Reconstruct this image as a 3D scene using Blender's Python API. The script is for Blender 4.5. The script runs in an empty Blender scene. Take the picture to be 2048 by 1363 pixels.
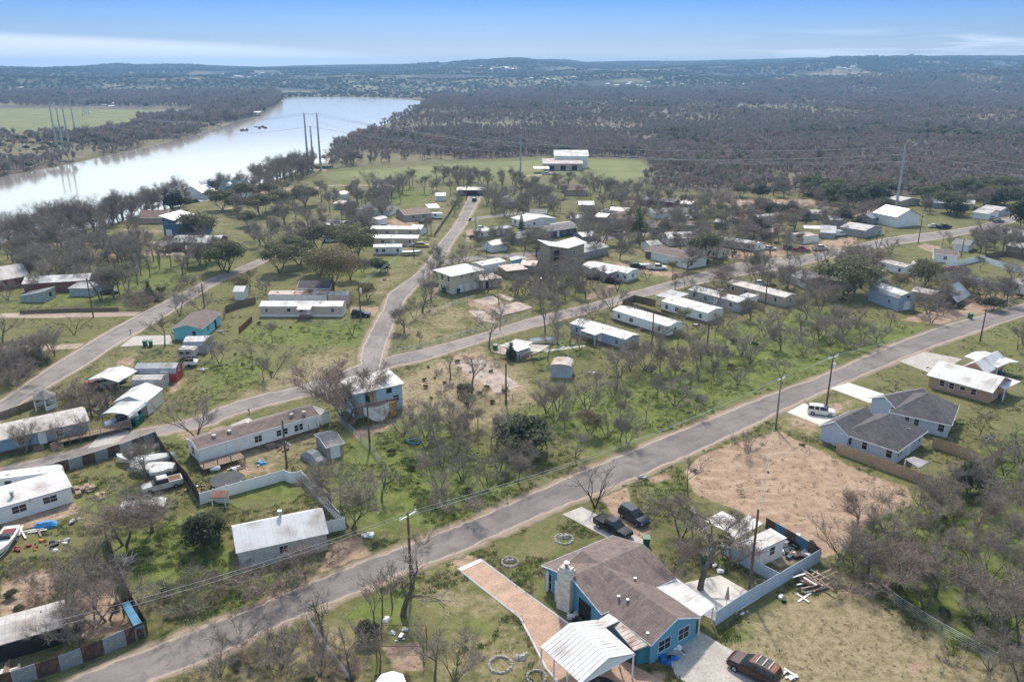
import bpy, math, random
import numpy as np
from mathutils import Vector
random.seed(7); rng=np.random.default_rng(7)
SC=bpy.context.scene; COL=SC.collection
# ---------------- camera, sky, sun, exposure ----------------
FPX=1593.; TILT=math.radians(18.9); CAMH=58.
cd=bpy.data.cameras.new('camera'); cam=bpy.data.objects.new('camera',cd); COL.objects.link(cam)
cam.location=(0,0,CAMH); cam.rotation_euler=(math.pi/2-TILT,0,0)
cd.sensor_width=36; cd.lens=36*FPX/2048; cd.clip_start=1; cd.clip_end=60000
SC.camera=cam
SUN_EL=math.radians(50); SUN_AZ=math.radians(-4)      # azimuth from +Y towards +X
w=bpy.data.worlds.new('World'); SC.world=w; w.use_nodes=True
nt=w.node_tree; nt.nodes.clear()
out=nt.nodes.new('ShaderNodeOutputWorld'); bg=nt.nodes.new('ShaderNodeBackground')
sky=nt.nodes.new('ShaderNodeTexSky'); sky.sky_type='NISHITA'; sky.sun_disc=False
sky.sun_elevation=SUN_EL; sky.sun_rotation=SUN_AZ; sky.altitude=300; sky.air_density=1.15; sky.dust_density=1.0; sky.ozone_density=2.0
bg.inputs[1].default_value=.15
# thin cloud bank low over the horizon (direction based, part of the sky itself)
tc=nt.nodes.new('ShaderNodeTexCoord'); sx=nt.nodes.new('ShaderNodeSeparateXYZ'); nt.links.new(tc.outputs['Generated'],sx.inputs[0])
def M(op,a,b=None,c=None,clamp=False):
    n=nt.nodes.new('ShaderNodeMath'); n.operation=op; n.use_clamp=clamp
    for i,v in enumerate((a,b,c)):
        if v is None: continue
        if isinstance(v,(int,float)): n.inputs[i].default_value=v
        else: nt.links.new(v,n.inputs[i])
    return n.outputs[0]
mp=nt.nodes.new('ShaderNodeMapping'); mp.inputs['Scale'].default_value=(3,3,48); nt.links.new(tc.outputs['Generated'],mp.inputs[0])
nz=nt.nodes.new('ShaderNodeTexNoise'); nz.inputs['Scale'].default_value=2.2; nz.inputs['Detail'].default_value=7; nt.links.new(mp.outputs[0],nz.inputs['Vector'])
mp2=nt.nodes.new('ShaderNodeMapping'); mp2.inputs['Scale'].default_value=(1.2,1.2,9); nt.links.new(tc.outputs['Generated'],mp2.inputs[0])
nz2=nt.nodes.new('ShaderNodeTexNoise'); nz2.inputs['Scale'].default_value=2; nz2.inputs['Detail'].default_value=3; nt.links.new(mp2.outputs[0],nz2.inputs['Vector'])
lowband=M('SUBTRACT',1.0,M('DIVIDE',M('ABSOLUTE',M('SUBTRACT',sx.outputs[2],.020)),.022),clamp=True)
wisp=M('MULTIPLY',M('MULTIPLY',M('SUBTRACT',nz.outputs[0],.47),8,clamp=True),M('MULTIPLY',M('SUBTRACT',nz2.outputs[0],.40),7,clamp=True))
right=M('MULTIPLY',M('SUBTRACT',sx.outputs[0],.12),3.5,clamp=True)
left=M('MULTIPLY',M('SUBTRACT',-.02,sx.outputs[0]),5,clamp=True)
zl=M('ADD',M('MULTIPLY',sx.outputs[0],-.05),.006)
bank=M('MULTIPLY',left,M('MULTIPLY',M('SUBTRACT',M('ADD',zl,M('MULTIPLY',nz2.outputs[0],.010)),sx.outputs[2]),130,clamp=True))
cl=M('ADD',M('MULTIPLY',M('MULTIPLY',wisp,lowband),right),M('MULTIPLY',bank,.75),clamp=True)
CLOUD=nt.nodes.new('ShaderNodeMixRGB'); CLOUD.inputs[2].default_value=(4.4,4.6,5.1,1)
nt.links.new(M('MULTIPLY',cl,.9),CLOUD.inputs[0])
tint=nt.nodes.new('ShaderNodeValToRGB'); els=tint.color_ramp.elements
for i,(q,c_) in enumerate([(0,(.42,.47,.62)),(.03,(.215,.30,.54)),(.075,(.095,.20,.50)),(.10,(1.0,.92,.84)),(.5,(1.45,1.22,.98))]):  # above the view, ramp made pale and bright to whiten river, lift fill
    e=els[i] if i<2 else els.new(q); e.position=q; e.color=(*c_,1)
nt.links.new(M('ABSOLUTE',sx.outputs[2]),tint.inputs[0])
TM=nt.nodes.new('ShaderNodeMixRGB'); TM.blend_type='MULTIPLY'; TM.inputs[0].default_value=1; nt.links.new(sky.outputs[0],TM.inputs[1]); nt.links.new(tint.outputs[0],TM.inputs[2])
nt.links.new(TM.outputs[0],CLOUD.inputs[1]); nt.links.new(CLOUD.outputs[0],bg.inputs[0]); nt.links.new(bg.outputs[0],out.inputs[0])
sd=bpy.data.lights.new('sun','SUN'); sd.energy=2.4; sd.angle=math.radians(3); sd.color=(1,.92,.80)
so=bpy.data.objects.new('sun',sd); COL.objects.link(so)
sdir=Vector((math.sin(SUN_AZ)*math.cos(SUN_EL),math.cos(SUN_AZ)*math.cos(SUN_EL),math.sin(SUN_EL)))
so.rotation_euler=sdir.to_track_quat('Z','Y').to_euler()
SC.view_settings.view_transform='Standard'; SC.view_settings.look='None'; SC.view_settings.gamma=1; SC.view_settings.exposure=.80
SC.view_settings.use_curve_mapping=False
SC.cycles.max_bounces=5; SC.cycles.diffuse_bounces=2; SC.cycles.glossy_bounces=3; SC.cycles.transmission_bounces=2; SC.cycles.volume_bounces=0; SC.cycles.transparent_max_bounces=6
SC.cycles.use_denoising=True; SC.cycles.use_adaptive_sampling=True; SC.cycles.adaptive_threshold=.02
# ---------------- helpers ----------------
CT,ST=math.cos(TILT),math.sin(TILT)
def G(px,py,z=0.):
    "ground (or height z) point of a photo measurement"
    dx=(px-1024)/FPX; dz=-(py-681.5)/FPX
    t=(z-CAMH)/(-ST+dz*CT)
    return Vector((dx*t,(CT+dz*ST)*t,z))
def PX(x,y,z=0.):
    z=z-CAMH; f=y*CT-z*ST; u=y*ST+z*CT
    f=np.where(np.abs(f)<1e-3,1e-3,f)
    return np.where(f>1,1024+FPX*x/f,-9999),np.where(f>1,681.5-FPX*u/f,9999)
def P1(x,y,z=0.):
    a,b=PX(np.array([float(x)]),np.array([float(y)]),z); return float(a[0]),float(b[0])
MATS={}
def rgb(c): return (c[0],c[1],c[2],1)
def mat(name,c,kind='plain',rough=.8,metal=0.,c2=None,scale=1.,bump=0.,amt=.12):
    """procedural material: base colour broken up by noise, with optional pattern"""
    if name in MATS: return MATS[name]
    m=bpy.data.materials.new(name); m.use_nodes=True; t=m.node_tree; N=t.nodes; L=t.links
    b=N['Principled BSDF']; b.inputs['Roughness'].default_value=rough; b.inputs['Metallic'].default_value=metal
    tc=N.new('ShaderNodeTexCoord'); n1=N.new('ShaderNodeTexNoise'); n1.inputs['Scale'].default_value=.9*scale; n1.inputs['Detail'].default_value=6
    n1.inputs['Roughness'].default_value=.65; L.new(tc.outputs['Object'],n1.inputs['Vector'])
    c2=c2 or tuple(v*(1-amt*2.6) for v in c)
    r=N.new('ShaderNodeValToRGB'); r.color_ramp.elements[0].position=.38; r.color_ramp.elements[1].position=.62
    r.color_ramp.elements[0].color=rgb(c2); r.color_ramp.elements[1].color=rgb(c); L.new(n1.outputs[0],r.inputs[0]); src=r.outputs[0]
    def mul(src,fac,dark):
        x=N.new('ShaderNodeMixRGB'); x.blend_type='MULTIPLY'; x.inputs[2].default_value=rgb(dark); L.new(fac,x.inputs[0]); L.new(src,x.inputs[1]); return x.outputs[0]
    def mathn(op,a,b=None,cl=True):
        n=N.new('ShaderNodeMath'); n.operation=op; n.use_clamp=cl
        for i,v in enumerate((a,b)):
            if v is None: continue
            if isinstance(v,(int,float)): n.inputs[i].default_value=v
            else: L.new(v,n.inputs[i])
        return n.outputs[0]
    if kind in('siding','boards','ribbed'):
        wv=N.new('ShaderNodeTexWave'); wv.bands_direction='Z' if kind=='siding' else 'X'; wv.inputs['Scale'].default_value={'siding':1.3,'boards':1.0,'ribbed':.8}[kind]*scale
        wv.wave_profile='SAW'; wv.inputs['Distortion'].default_value=0
        L.new(tc.outputs['Object'],wv.inputs['Vector'])
        src=mul(src,mathn('MULTIPLY',mathn('SUBTRACT',wv.outputs['Fac'],.86),6),(.6,.6,.62))
    if kind=='rust':
        n2=N.new('ShaderNodeTexNoise'); n2.inputs['Scale'].default_value=.5*scale; n2.inputs['Detail'].default_value=8; L.new(tc.outputs['Object'],n2.inputs['Vector'])
        x=N.new('ShaderNodeMixRGB'); x.inputs[2].default_value=(.22,.1,.055,1); L.new(mathn('MULTIPLY',mathn('SUBTRACT',n2.outputs[0],.5),7),x.inputs[0]); L.new(src,x.inputs[1]); src=x.outputs[0]
    if kind=='metalroof':
        n2=N.new('ShaderNodeTexNoise'); n2.inputs['Scale'].default_value=.35; n2.inputs['Detail'].default_value=7; L.new(tc.outputs['Object'],n2.inputs['Vector'])
        src=mul(src,mathn('MULTIPLY',mathn('SUBTRACT',n2.outputs[0],.45),3.5),(.55,.48,.42))
    if kind in('shingle','brick'):
        br=N.new('ShaderNodeTexBrick'); mpn=N.new('ShaderNodeMapping'); L.new(tc.outputs['Object'],mpn.inputs[0])
        if kind=='brick': mpn.inputs['Rotation'].default_value=(math.pi/2,0,0)
        br.inputs['Scale'].default_value=1; br.inputs['Brick Width'].default_value=.9 if kind=='shingle' else .5; br.inputs['Row Height'].default_value=.3 if kind=='shingle' else .18
        br.inputs['Mortar Size'].default_value=.02; br.inputs['Color1'].default_value=(1,1,1,1); br.inputs['Color2'].default_value=(.62,.62,.64,1); br.inputs['Mortar'].default_value=(.5,.5,.5,1) if kind=='shingle' else (1.3,1.25,1.2,1)
        L.new(mpn.outputs[0],br.inputs['Vector'])
        x=N.new('ShaderNodeMixRGB'); x.blend_type='MULTIPLY'; x.inputs[0].default_value=.75; L.new(src,x.inputs[1]); L.new(br.outputs[0],x.inputs[2]); src=x.outputs[0]
    n3=N.new('ShaderNodeTexNoise'); n3.inputs['Scale'].default_value=7*scale; n3.inputs['Detail'].default_value=4; L.new(tc.outputs['Object'],n3.inputs['Vector'])
    src=mul(src,mathn('MULTIPLY',mathn('SUBTRACT',n3.outputs[0],.48),4*max(amt,.04)/.12),(.72,.72,.72))
    oi=N.new('ShaderNodeObjectInfo'); hs=N.new('ShaderNodeHueSaturation'); L.new(src,hs.inputs['Color'])
    mr=N.new('ShaderNodeMapRange'); mr.inputs[3].default_value=1-amt*.6; mr.inputs[4].default_value=1+amt*.5; L.new(oi.outputs['Random'],mr.inputs[0]); L.new(mr.outputs[0],hs.inputs['Value'])
    L.new(hs.outputs[0],b.inputs['Base Color'])
    if bump:
        bp=N.new('ShaderNodeBump'); bp.inputs['Strength'].default_value=bump; bp.inputs['Distance'].default_value=.1; L.new(n3.outputs[0],bp.inputs['Height']); L.new(bp.outputs[0],b.inputs['Normal'])
    if name in('live_oak_leaves','rusty_oak_leaves','cedar_leaves','pine_needles','bud_leaves','shrub_leaves','yellow_green_leaves','rank_grass','dry_grass','dark_weeds','trampoline_'):
        tl=N.new('ShaderNodeBsdfTranslucent'); mx=N.new('ShaderNodeMixShader'); mx.inputs[0].default_value=.45; L.new(hs.outputs[0],tl.inputs[0]); L.new(b.outputs[0],mx.inputs[1]); L.new(tl.outputs[0],mx.inputs[2]); L.new(mx.outputs[0],N['Material Output'].inputs[0])
    MATS[name]=m; return m
class MB:
    "collects faces into one mesh"
    def __init__(s): s.v=[]; s.f=[]; s.m=[]
    def add(s,vs,fs,mi=0):
        o=len(s.v); s.v+= [tuple(v) for v in vs]; s.f+=[tuple(i+o for i in f) for f in fs]; s.m+=[mi]*len(fs); return s
    def box(s,c,d,rz=0,mi=0,taper=1.,rx=0,ry=0):
        hx,hy,hz=d[0]/2,d[1]/2,d[2]/2; vs=[]
        cz,sz=math.cos(rz),math.sin(rz); cy_,sy_=math.cos(ry),math.sin(ry)
        for z in(-1,1):
            for (a,b) in((-1,-1),(1,-1),(1,1),(-1,1)):
                k=taper if z>0 else 1
                x,y,zz=a*hx*k,b*hy*k,z*hz
                if ry: x,zz=x*cy_+zz*sy_,-x*sy_+zz*cy_
                vs.append((c[0]+x*cz-y*sz,c[1]+x*sz+y*cz,c[2]+zz))
        return s.add(vs,[(3,2,1,0),(4,5,6,7),(0,1,5,4),(1,2,6,5),(2,3,7,6),(3,0,4,7)],mi)
    def b2(s,x0,x1,y0,y1,z0,z1,mi=0): return s.box(((x0+x1)/2,(y0+y1)/2,(z0+z1)/2),(x1-x0,y1-y0,z1-z0),mi=mi)
    def slab(s,pts,t,mi=0):
        "polygon (3d points, ccw from above) given thickness downwards"
        n=len(pts); vs=[tuple(p) for p in pts]+[(p[0],p[1],p[2]-t) for p in pts]
        return s.add(vs,[tuple(range(n)),tuple(range(2*n-1,n-1,-1))]+[(i,i+n,(i+1)%n+n,(i+1)%n) for i in range(n)],mi)
    def tube(s,pts,rad,n=6,mi=0,cap=True):
        pts=[Vector(p) for p in pts]; k=len(pts); rad=rad if hasattr(rad,'__len__') else [rad]*k; vs=[]
        for i,p in enumerate(pts):
            d=(pts[min(i+1,k-1)]-pts[max(i-1,0)]); d=d.normalized() if d.length>1e-6 else Vector((0,0,1))
            a=d.cross(Vector((0,0,1))); a=a.normalized() if a.length>.05 else Vector((1,0,0)); b=d.cross(a)
            for j in range(n):
                t=2*math.pi*j/n; vs.append(p+(a*math.cos(t)+b*math.sin(t))*rad[i])
        fs=[(i*n+j,i*n+(j+1)%n,(i+1)*n+(j+1)%n,(i+1)*n+j) for i in range(k-1) for j in range(n)]
        if cap: fs+=[tuple(range(n))[::-1],tuple(range((k-1)*n,k*n))]
        return s.add(vs,fs,mi)
    def cyl(s,c,r,h,n=12,mi=0,r2=None): return s.tube([c,(c[0],c[1],c[2]+h)],[r,r if r2 is None else r2],n,mi)
    def blob(s,c,r,seed=0,n=7,mi=0,amp=.25):
        "rough lump (heap, boulder, bag)"
        rr=random.Random(seed); vs=[(c[0],c[1],c[2]+r[2])]; fs=[]; rings=4
        for i in range(1,rings+1):
            ph=i/rings*math.pi*.62
            for j in range(n):
                th=2*math.pi*(j+.5*(i%2))/n; q=1+rr.uniform(-amp,amp)
                vs.append((c[0]+r[0]*math.sin(ph)*math.cos(th)*q,c[1]+r[1]*math.sin(ph)*math.sin(th)*q,max(c[2]+r[2]*math.cos(ph)*q,c[2]-.1)))
        for j in range(n): fs.append((0,1+j,1+(j+1)%n))
        for i in range(rings-1):
            for j in range(n):
                a=1+i*n+j;b=1+i*n+(j+1)%n; fs.append((a,a+n,b+n,b))
        return s.add(vs,fs,mi)
    def mesh(s,name,mats,smooth=False):
        me=bpy.data.meshes.new(name); me.from_pydata(s.v,[],s.f)
        for m in (mats if isinstance(mats,(list,tuple)) else [mats]): me.materials.append(m)
        if any(s.m): me.polygons.foreach_set('material_index',s.m)
        if smooth: me.polygons.foreach_set('use_smooth',[True]*len(s.f))
        me.update(); return me
    def obj(s,name,mats,parent=None,loc=None,rz=0,smooth=False,label=None):
        return link(name,s.mesh(name,mats,smooth),parent,loc,rz,label)
def link(name,data,parent=None,loc=None,rz=0,label=None):
    o=bpy.data.objects.new(name,data); COL.objects.link(o)
    if parent: o.parent=parent
    if loc is not None: o.location=loc
    if rz: o.rotation_euler=(0,0,rz)
    if label: o['label']=label
    return o
def thing(name,label,cat,loc=(0,0,0),rz=0,group=None):
    o=bpy.data.objects.new(name,None); o.empty_display_size=.5; COL.objects.link(o); o.location=loc; o.rotation_euler=(0,0,rz)
    o['label']=label; o['category']=cat
    if group: o['group']=group
    return o
def tag(o,label,cat,group=None):
    o['label']=label; o['category']=cat
    if group: o['group']=group
    return o
def struct(o): o['kind']='structure'; return o
FOOT=[]      # occupied footprints: (cx,cy,ux,uy,hx,hy)
def occupied(x,y,pad=0.):
    for cx,cy,ux,uy,hx,hy in FOOT:
        dx,dy=x-cx,y-cy
        if abs(dx*ux+dy*uy)<hx+pad and abs(-dx*uy+dy*ux)<hy+pad: return True
    return False
def poly_dist(px,py,poly):
    "signed distance (inside positive) of arrays to a polygon"
    n=len(poly); d=np.full(px.shape,1e9); ins=np.zeros(px.shape,bool)
    for i in range(n):
        ax,ay=poly[i]; bx,by=poly[(i+1)%n]
        ex,ey=bx-ax,by-ay; t=np.clip(((px-ax)*ex+(py-ay)*ey)/(ex*ex+ey*ey+1e-9),0,1)
        d=np.minimum(d,(px-ax-ex*t)**2+(py-ay-ey*t)**2)
        c=((ay>py)!=(by>py))&(px<(bx-ax)*(py-ay)/((by-ay) if by!=ay else 1e-9)+ax); ins^=c
    d=np.sqrt(d); return np.where(ins,d,-d)
def sstep(a,b,x):
    t=np.clip((x-a)/(b-a),0,1); return t*t*(3-2*t)
def vnoise(x,y,seed=0):
    "smooth value noise, vectorised"
    xi=np.floor(x).astype(np.int64); yi=np.floor(y).astype(np.int64); fx=x-xi; fy=y-yi
    fx=fx*fx*(3-2*fx); fy=fy*fy*(3-2*fy)
    def h(a,b):
        n=(a*374761393+b*668265263+seed*1442695041)&0x7fffffff; n=((n^(n>>13))*1274126177)&0x7fffffff; return ((n^(n>>16))&0xffff)/65535.
    return (h(xi,yi)*(1-fx)+h(xi+1,yi)*fx)*(1-fy)+(h(xi,yi+1)*(1-fx)+h(xi+1,yi+1)*fx)*fy
def fbm(x,y,o=4,seed=0):
    s=0;a=.5
    for i in range(o): s=s+a*vnoise(x*2**i,y*2**i,seed+i); a*=.5
    return s/(1-.5**o)
# ---------------- terrain ----------------
near_bank=[(-900,900),(-300,570),(0,482),(200,446),(320,414),(430,392),(560,350),(640,306),(720,266),(790,234),(836,213),(850,203),(850,196)]
far_bank=[(1000,186),(700,184),(560,189),(420,192),(-400,192),(-400,178),(-900,178)]
RIV=[G(*p) for p in [(-900,900),(-300,570),(0,482),(200,446),(320,414),(430,392),(560,350),(640,306),(720,266),(790,234),(836,213),(852,205),(835,200),(790,196),(700,193.5),(600,194),(563,197),(566,203),(548,214),(500,235),(400,265),(300,290),(150,322),(0,350),(-300,400),(-900,520)]]
RIVW=[(p.x,p.y) for p in RIV]
SKY=[(-1500,141),(0,142),(60,146),(130,139),(240,134),(270,140),(400,134),(520,138),(600,135),(850,131),(940,126),(1050,122.5),(1130,122.5),(1170,128),(1250,126),(1350,126),(1500,124),(1620,121),(1690,123),(1800,120),(1900,118),(2048,119),(3500,122)]
def terrain(x,y):
    r=np.hypot(x,y); rd=poly_dist(x,y,RIVW)
    z=-5*sstep(-5-r*.002,3,rd)
    az=np.arctan2(x,np.maximum(y,1e-3)); apx=1024+FPX*np.tan(np.clip(az,-1.2,1.2))/CT
    ysk=np.interp(apx,[p[0] for p in SKY],[p[1] for p in SKY])
    top=CAMH+5200*(136.-ysk)/1593/1.0*CT
    n=fbm(x/900,y/900,5,3); n2=fbm(x/350,y/350,4,9)
    start=2080+150*(n2-.5)
    start=np.where(apx>1350,2000+500*(n2-.5),start)
    ridge1=sstep(0,1,(r-start)/np.where(apx>1300,900,480))*(20+np.clip(n-.32,0,1)*130)*np.interp(apx,[0,600,900,1300,1500,1700,2048],[1,1.1,1.25,1.2,1.4,1.5,1.4])
    ridge2=sstep(0,1,(r-3900)/1300)*(1-sstep(0,1,(r-5200)/9000)*.25)
    zz=ridge1*(1-ridge2)+(top-2+ (n2-.5)*5)*ridge2
    front=sstep(-.2,.3,y/np.maximum(r,1))
    return z+np.where(r>1500,zz,0)*front+np.where(r>1500,(1-front)*sstep(1500,5000,r)*60*n,0)
GREEN,DIRT,DRY,LUSH='green','dirt','dry','lush'
def zgen():
    rs=[6.]
    while rs[-1]<8800:
        r=rs[-1]; rs.append(r*(1.05 if r<52 else 1.0075 if r<260 else 1.011 if r<700 else 1.018 if r<2500 else 1.022))
    az=list(np.radians(np.arange(-46,46.01,.22)))+list(np.radians(np.arange(48.5,311.5,2.6)))
    return np.array(rs),np.array(az)
rs,az=zgen(); nr,na=len(rs),len(az)
R_,A_=np.meshgrid(rs,az,indexing='ij'); GX=(R_*np.sin(A_)).ravel(); GY=(R_*np.cos(A_)).ravel(); GZ=terrain(GX,GY)
gpx,gpy=PX(GX,GY)
def mask(polys,feather=10,gpx=None,gpy=None):
    gpx=globals()['gpx'] if gpx is None else gpx; gpy=globals()['gpy'] if gpy is None else gpy; m=np.zeros(GX.shape)
    for p in polys:
        w=1.
        if len(p)==2 and isinstance(p[1],(int,float)): p,w=p
        xs=[q[0] for q in p]; ys=[q[1] for q in p]
        sel=(gpx>min(xs)-60)&(gpx<max(xs)+60)&(gpy>min(ys)-40)&(gpy<max(ys)+40)
        if not sel.any(): continue
        f=feather*np.clip((gpy[sel]-136)/500,.05,1.5)
        m[sel]=np.maximum(m[sel],w*sstep(-f,f,poly_dist(gpx[sel],gpy[sel],p)))
    return m
# painted ground cover: where earth, rank grass and dry grass lie
dirt_p=[
 [(1368,945),(1400,912),(1475,885),(1560,862),(1650,905),(1740,950),(1815,975),(1825,1010),(1745,1035),(1700,1090),(1650,1115),(1590,1090),(1525,1045),(1440,1005),(1390,985)],
 ([(1195,985),(1255,968),(1262,1010),(1305,1058),(1270,1080),(1228,1040),(1212,1008)],1.),
 ([(700,1160),(640,1140),(665,1080),(720,1070),(745,1110)],.9),([(560,1190),(650,1140),(700,1150),(600,1190)],.7),
 ([(0,1160),(120,1130),(112,1190),(75,1250),(0,1250)],.95),([(150,1170),(225,1150),(265,1265),(170,1280),(120,1240)],.85),
 ([(0,1045),(150,1005),(160,1025),(60,1060),(0,1070)],.9),([(150,1020),(190,1035),(200,1060),(150,1050)],.6),
 ([(470,930),(570,915),(540,945),(480,960)],.6),([(570,940),(600,900),(640,930),(620,950)],.35),
 ([(780,755),(880,715),(960,700),(1050,760),(1060,790),(960,800),(900,830),(820,815)],.42),
 ([(890,700),(960,705),(1050,775),(1000,795),(930,760)],.8),
 ([(340,835),(440,840),(520,850),(440,880),(350,890)],.5),
 ([(690,855),(800,830),(790,860),(710,885)],.6),
 ([(1580,830),(1640,800),(1730,790),(1650,850),(1630,880),(1570,858)],.55),
 ([(930,595),(1060,600),(1070,625),(960,650),(930,630)],.55),
 ([(700,612),(765,612),(760,632),(700,630)],.9),([(870,565),(905,560),(870,600),(840,600)],.5),([(730,580),(790,578),(760,590),(720,588)],.6),
 ([(1180,580),(1235,565),(1215,595),(1170,600)],.7),([(1130,575),(1250,568),(1230,600),(1120,598)],.4),
 ([(1400,490),(1520,480),(1600,510),(1500,520),(1420,520)],.8),([(1560,500),(1650,480),(1720,470),(1700,500),(1600,505)],.8),
 ([(1800,640),(1900,605),(1965,590),(2048,590),(1980,625),(1880,650)],.9),
 ([(1660,425),(1790,405),(1800,425),(1680,440)],.9),([(1370,398),(1620,398),(1700,415),(1560,412),(1370,408)],.9),([(1420,432),(1520,425),(1530,440),(1430,445)],.7),
 ([(1850,485),(1900,495),(1860,505),(1830,490)],.8),([(1980,425),(2048,410),(2048,440),(2000,445)],.6),
 ([(770,440),(830,425),(830,460),(780,462)],.8),([(930,460),(955,455),(960,480),(930,485)],.8),
 ([(490,370),(620,375),(610,392),(500,388)],.8),([(600,330),(660,335),(650,345),(600,340)],.7),
 ([(150,484),(440,474),(440,482),(160,496)],.7),([(270,500),(430,503),(430,509),(270,509)],.8),
 ([(230,715),(280,700),(270,740),(225,735)],.6),([(345,760),(395,745),(350,790),(330,790)],.7),
 ([(1060,1290),(1100,1290),(1110,1363),(1090,1400),(1060,1340)],.5),([(1300,1330),(1340,1340),(1330,1363),(1290,1363)],.7),
 ([(1430,1205),(1500,1180),(1480,1225),(1430,1250)],.6),([(1680,1165),(1730,1160),(1720,1200),(1690,1200)],.6),([(1812,1325),(1850,1322),(1862,1340),(1820,1350)],1.),
 ([(900,1130),(920,1100),(965,1115),(930,1135)],.8),([(640,1330),(700,1315),(760,1330),(720,1350),(650,1350)],.5),([(760,1290),(840,1280),(850,1340),(790,1350)],.8),
 ([(1290,950),(1340,945),(1350,960),(1300,965)],.8),([(1560,1030),(1600,1040),(1580,1060),(1545,1045)],.6),([(1530,1120),(1560,1100),(1590,1120),(1560,1140)],.9),
 ([(20,760),(60,770),(40,800),(0,800)],.0),([(520,625),(700,627),(700,636),(520,636)],.3),([(240,455),(330,460),(310,470),(235,468)],.7),
 ([(1090,540),(1130,545),(1120,560),(1085,555)],.7),([(1040,505),(1100,515),(1060,525)],.6),([(1230,520),(1380,545),(1370,560),(1230,540)],.7),([(1620,560),(1700,555),(1680,575)],.0)]
lush_p=[
 ([(690,880),(830,850),(1000,900),(1060,960),(960,1050),(860,1070),(700,1060),(640,960)],.75),([(760,860),(860,820),(930,870),(900,960),(800,950)],1.),
 ([(1000,830),(1300,740),(1450,700),(1560,700),(1560,770),(1380,850),(1200,920),(1060,880)],.8),([(1130,780),(1300,760),(1320,830),(1180,870)],1.),
 ([(1450,680),(1700,640),(1850,640),(1850,680),(1560,790),(1430,740)],.7),
 ([(230,1060),(440,1030),(470,1140),(400,1220),(260,1170),(225,1100)],1.),([(440,1130),(640,1110),(560,1190),(400,1250),(300,1240)],.75),
 ([(620,1005),(650,1010),(500,1000),(440,1030),(400,1010),(480,965),(580,955),(680,1060),(640,1060)],.8),
 ([(520,645),(740,640),(720,700),(500,690),(470,660)],.85),([(400,720),(560,700),(520,780),(400,790)],.7),([(380,800),(480,790),(430,830),(360,830)],.6),
 ([(150,960),(240,940),(260,1020),(160,1030)],.7),([(150,1180),(150,1200)],0),
 ([(1700,1000),(1850,1000),(2048,900),(2048,1300),(1900,1290),(1760,1180),(1680,1120)],.85),([(1960,880),(2048,850),(2048,960),(1960,960)],.9),
 ([(250,880),(380,870),(380,960),(330,930)],.7),([(200,520),(400,505),(480,520),(360,580),(240,620),(0,620),(0,595)],.6),([(560,1200),(820,1110),(820,1090),(560,1185)],0),
 ([(780,1120),(1130,1020),(1160,1100),(1080,1130),(960,1140),(840,1200)],.3),([(840,1190),(1020,1230),(1000,1300),(880,1280)],.5),([(720,1180),(840,1150),(830,1260),(720,1260),(640,1240)],.7),
 ([(1000,1150),(1060,1110),(1110,1180),(1130,1240),(1060,1180)],.7),([(1300,970),(1370,940),(1400,1000),(1300,1010)],.7),([(1400,1290),(1360,1250),(1500,1230),(1540,1260),(1480,1310)],.5),([(1640,1140),(1700,1110),(1740,1130),(1700,1150)],.8),
 ([(950,670),(1010,690),(1120,760),(1200,700),(1100,660),(1060,690)],.6),([(1290,660),(1400,660),(1640,600),(1700,640),(1500,700),(1290,700)],.6),
 ([(1060,575),(1170,560),(1180,600),(1100,640),(1060,610)],.45),([(700,385),(800,370),(870,385),(840,410),(720,410)],.8),([(1940,650),(2048,625),(2048,800),(1960,740)],.45),([(1780,735),(1850,745),(1700,775),(1620,800)],.35),
 ([(600,540),(790,500),(820,520),(740,570),(620,560)],.6),([(400,560),(480,545),(520,580),(420,600)],.4),([(480,1260),(640,1200),(600,1330),(480,1363),(420,1363)],.45)]
dry_p=[
 [(770,765),(880,720),(960,695),(1060,760),(1075,800),(960,815),(900,850),(800,830)],
 ([(1440,1290),(1500,1230),(1650,1170),(1760,1200),(1900,1300),(2048,1330),(2048,1420),(1580,1420)],.9),
 ([(820,1160),(900,1120),(1000,1170),(1060,1260),(1080,1363),(1000,1400),(850,1400),(880,1250)],.5),([(900,1120),(1010,1080),(1130,1060),(1080,1130)],.3),
 ([(400,1300),(560,1230),(700,1250),(760,1363),(700,1400),(380,1400)],.6),
 ([(640,700),(720,690),(700,780),(560,790),(440,815),(500,770),(600,720)],.8),([(800,610),(900,590),(1000,640),(900,690),(790,700)],.5),
 ([(1010,800),(1060,780),(1010,900),(900,850),(960,800)],.6),([(230,760),(340,790),(280,830),(230,830)],.2),([(1580,800),(1660,800),(1760,785),(1640,860),(1560,860)],.7),
 ([(140,760),(230,690),(300,690),(280,725),(170,770)],.4),([(1380,830),(1300,880),(1200,915),(1120,945),(1060,980),(1000,1000),(1010,980),(1200,890)],.6),
 ([(440,880),(620,850),(700,900),(600,940),(450,960)],.6),([(250,1150),(420,1120),(500,1180),(320,1260),(260,1220)],.3),
 ([(1600,740),(1700,700),(1540,780),(1450,820),(1400,830)],.4),([(1100,500),(1300,480),(1700,480),(1700,560),(1300,560),(1150,560)],.4),([(0,415),(500,380),(900,370),(900,520),(500,480),(0,520)],.35),([(700,520),(870,500),(760,600),(720,570)],.5),([(1620,800),(1740,880),(1640,900)],.3)]
FIELD=[[(655,358),(640,345),(760,338),(900,328),(1085,320),(1180,318),(1280,322),(1302,340),(1300,352),(1240,362),(1170,358),(1090,352),(900,352),(760,360)]]
FIELD2=[[(-400,270),(-400,212),(0,217),(200,219),(390,220),(385,228),(290,235),(235,258),(130,262)],[(690,180),(752,180),(752,183),(700,183)]]
HILLB=[[(1540,158),(1600,145),(1700,137),(1780,150),(1830,160),(1700,165),(1600,170),(1560,172)]]
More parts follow.
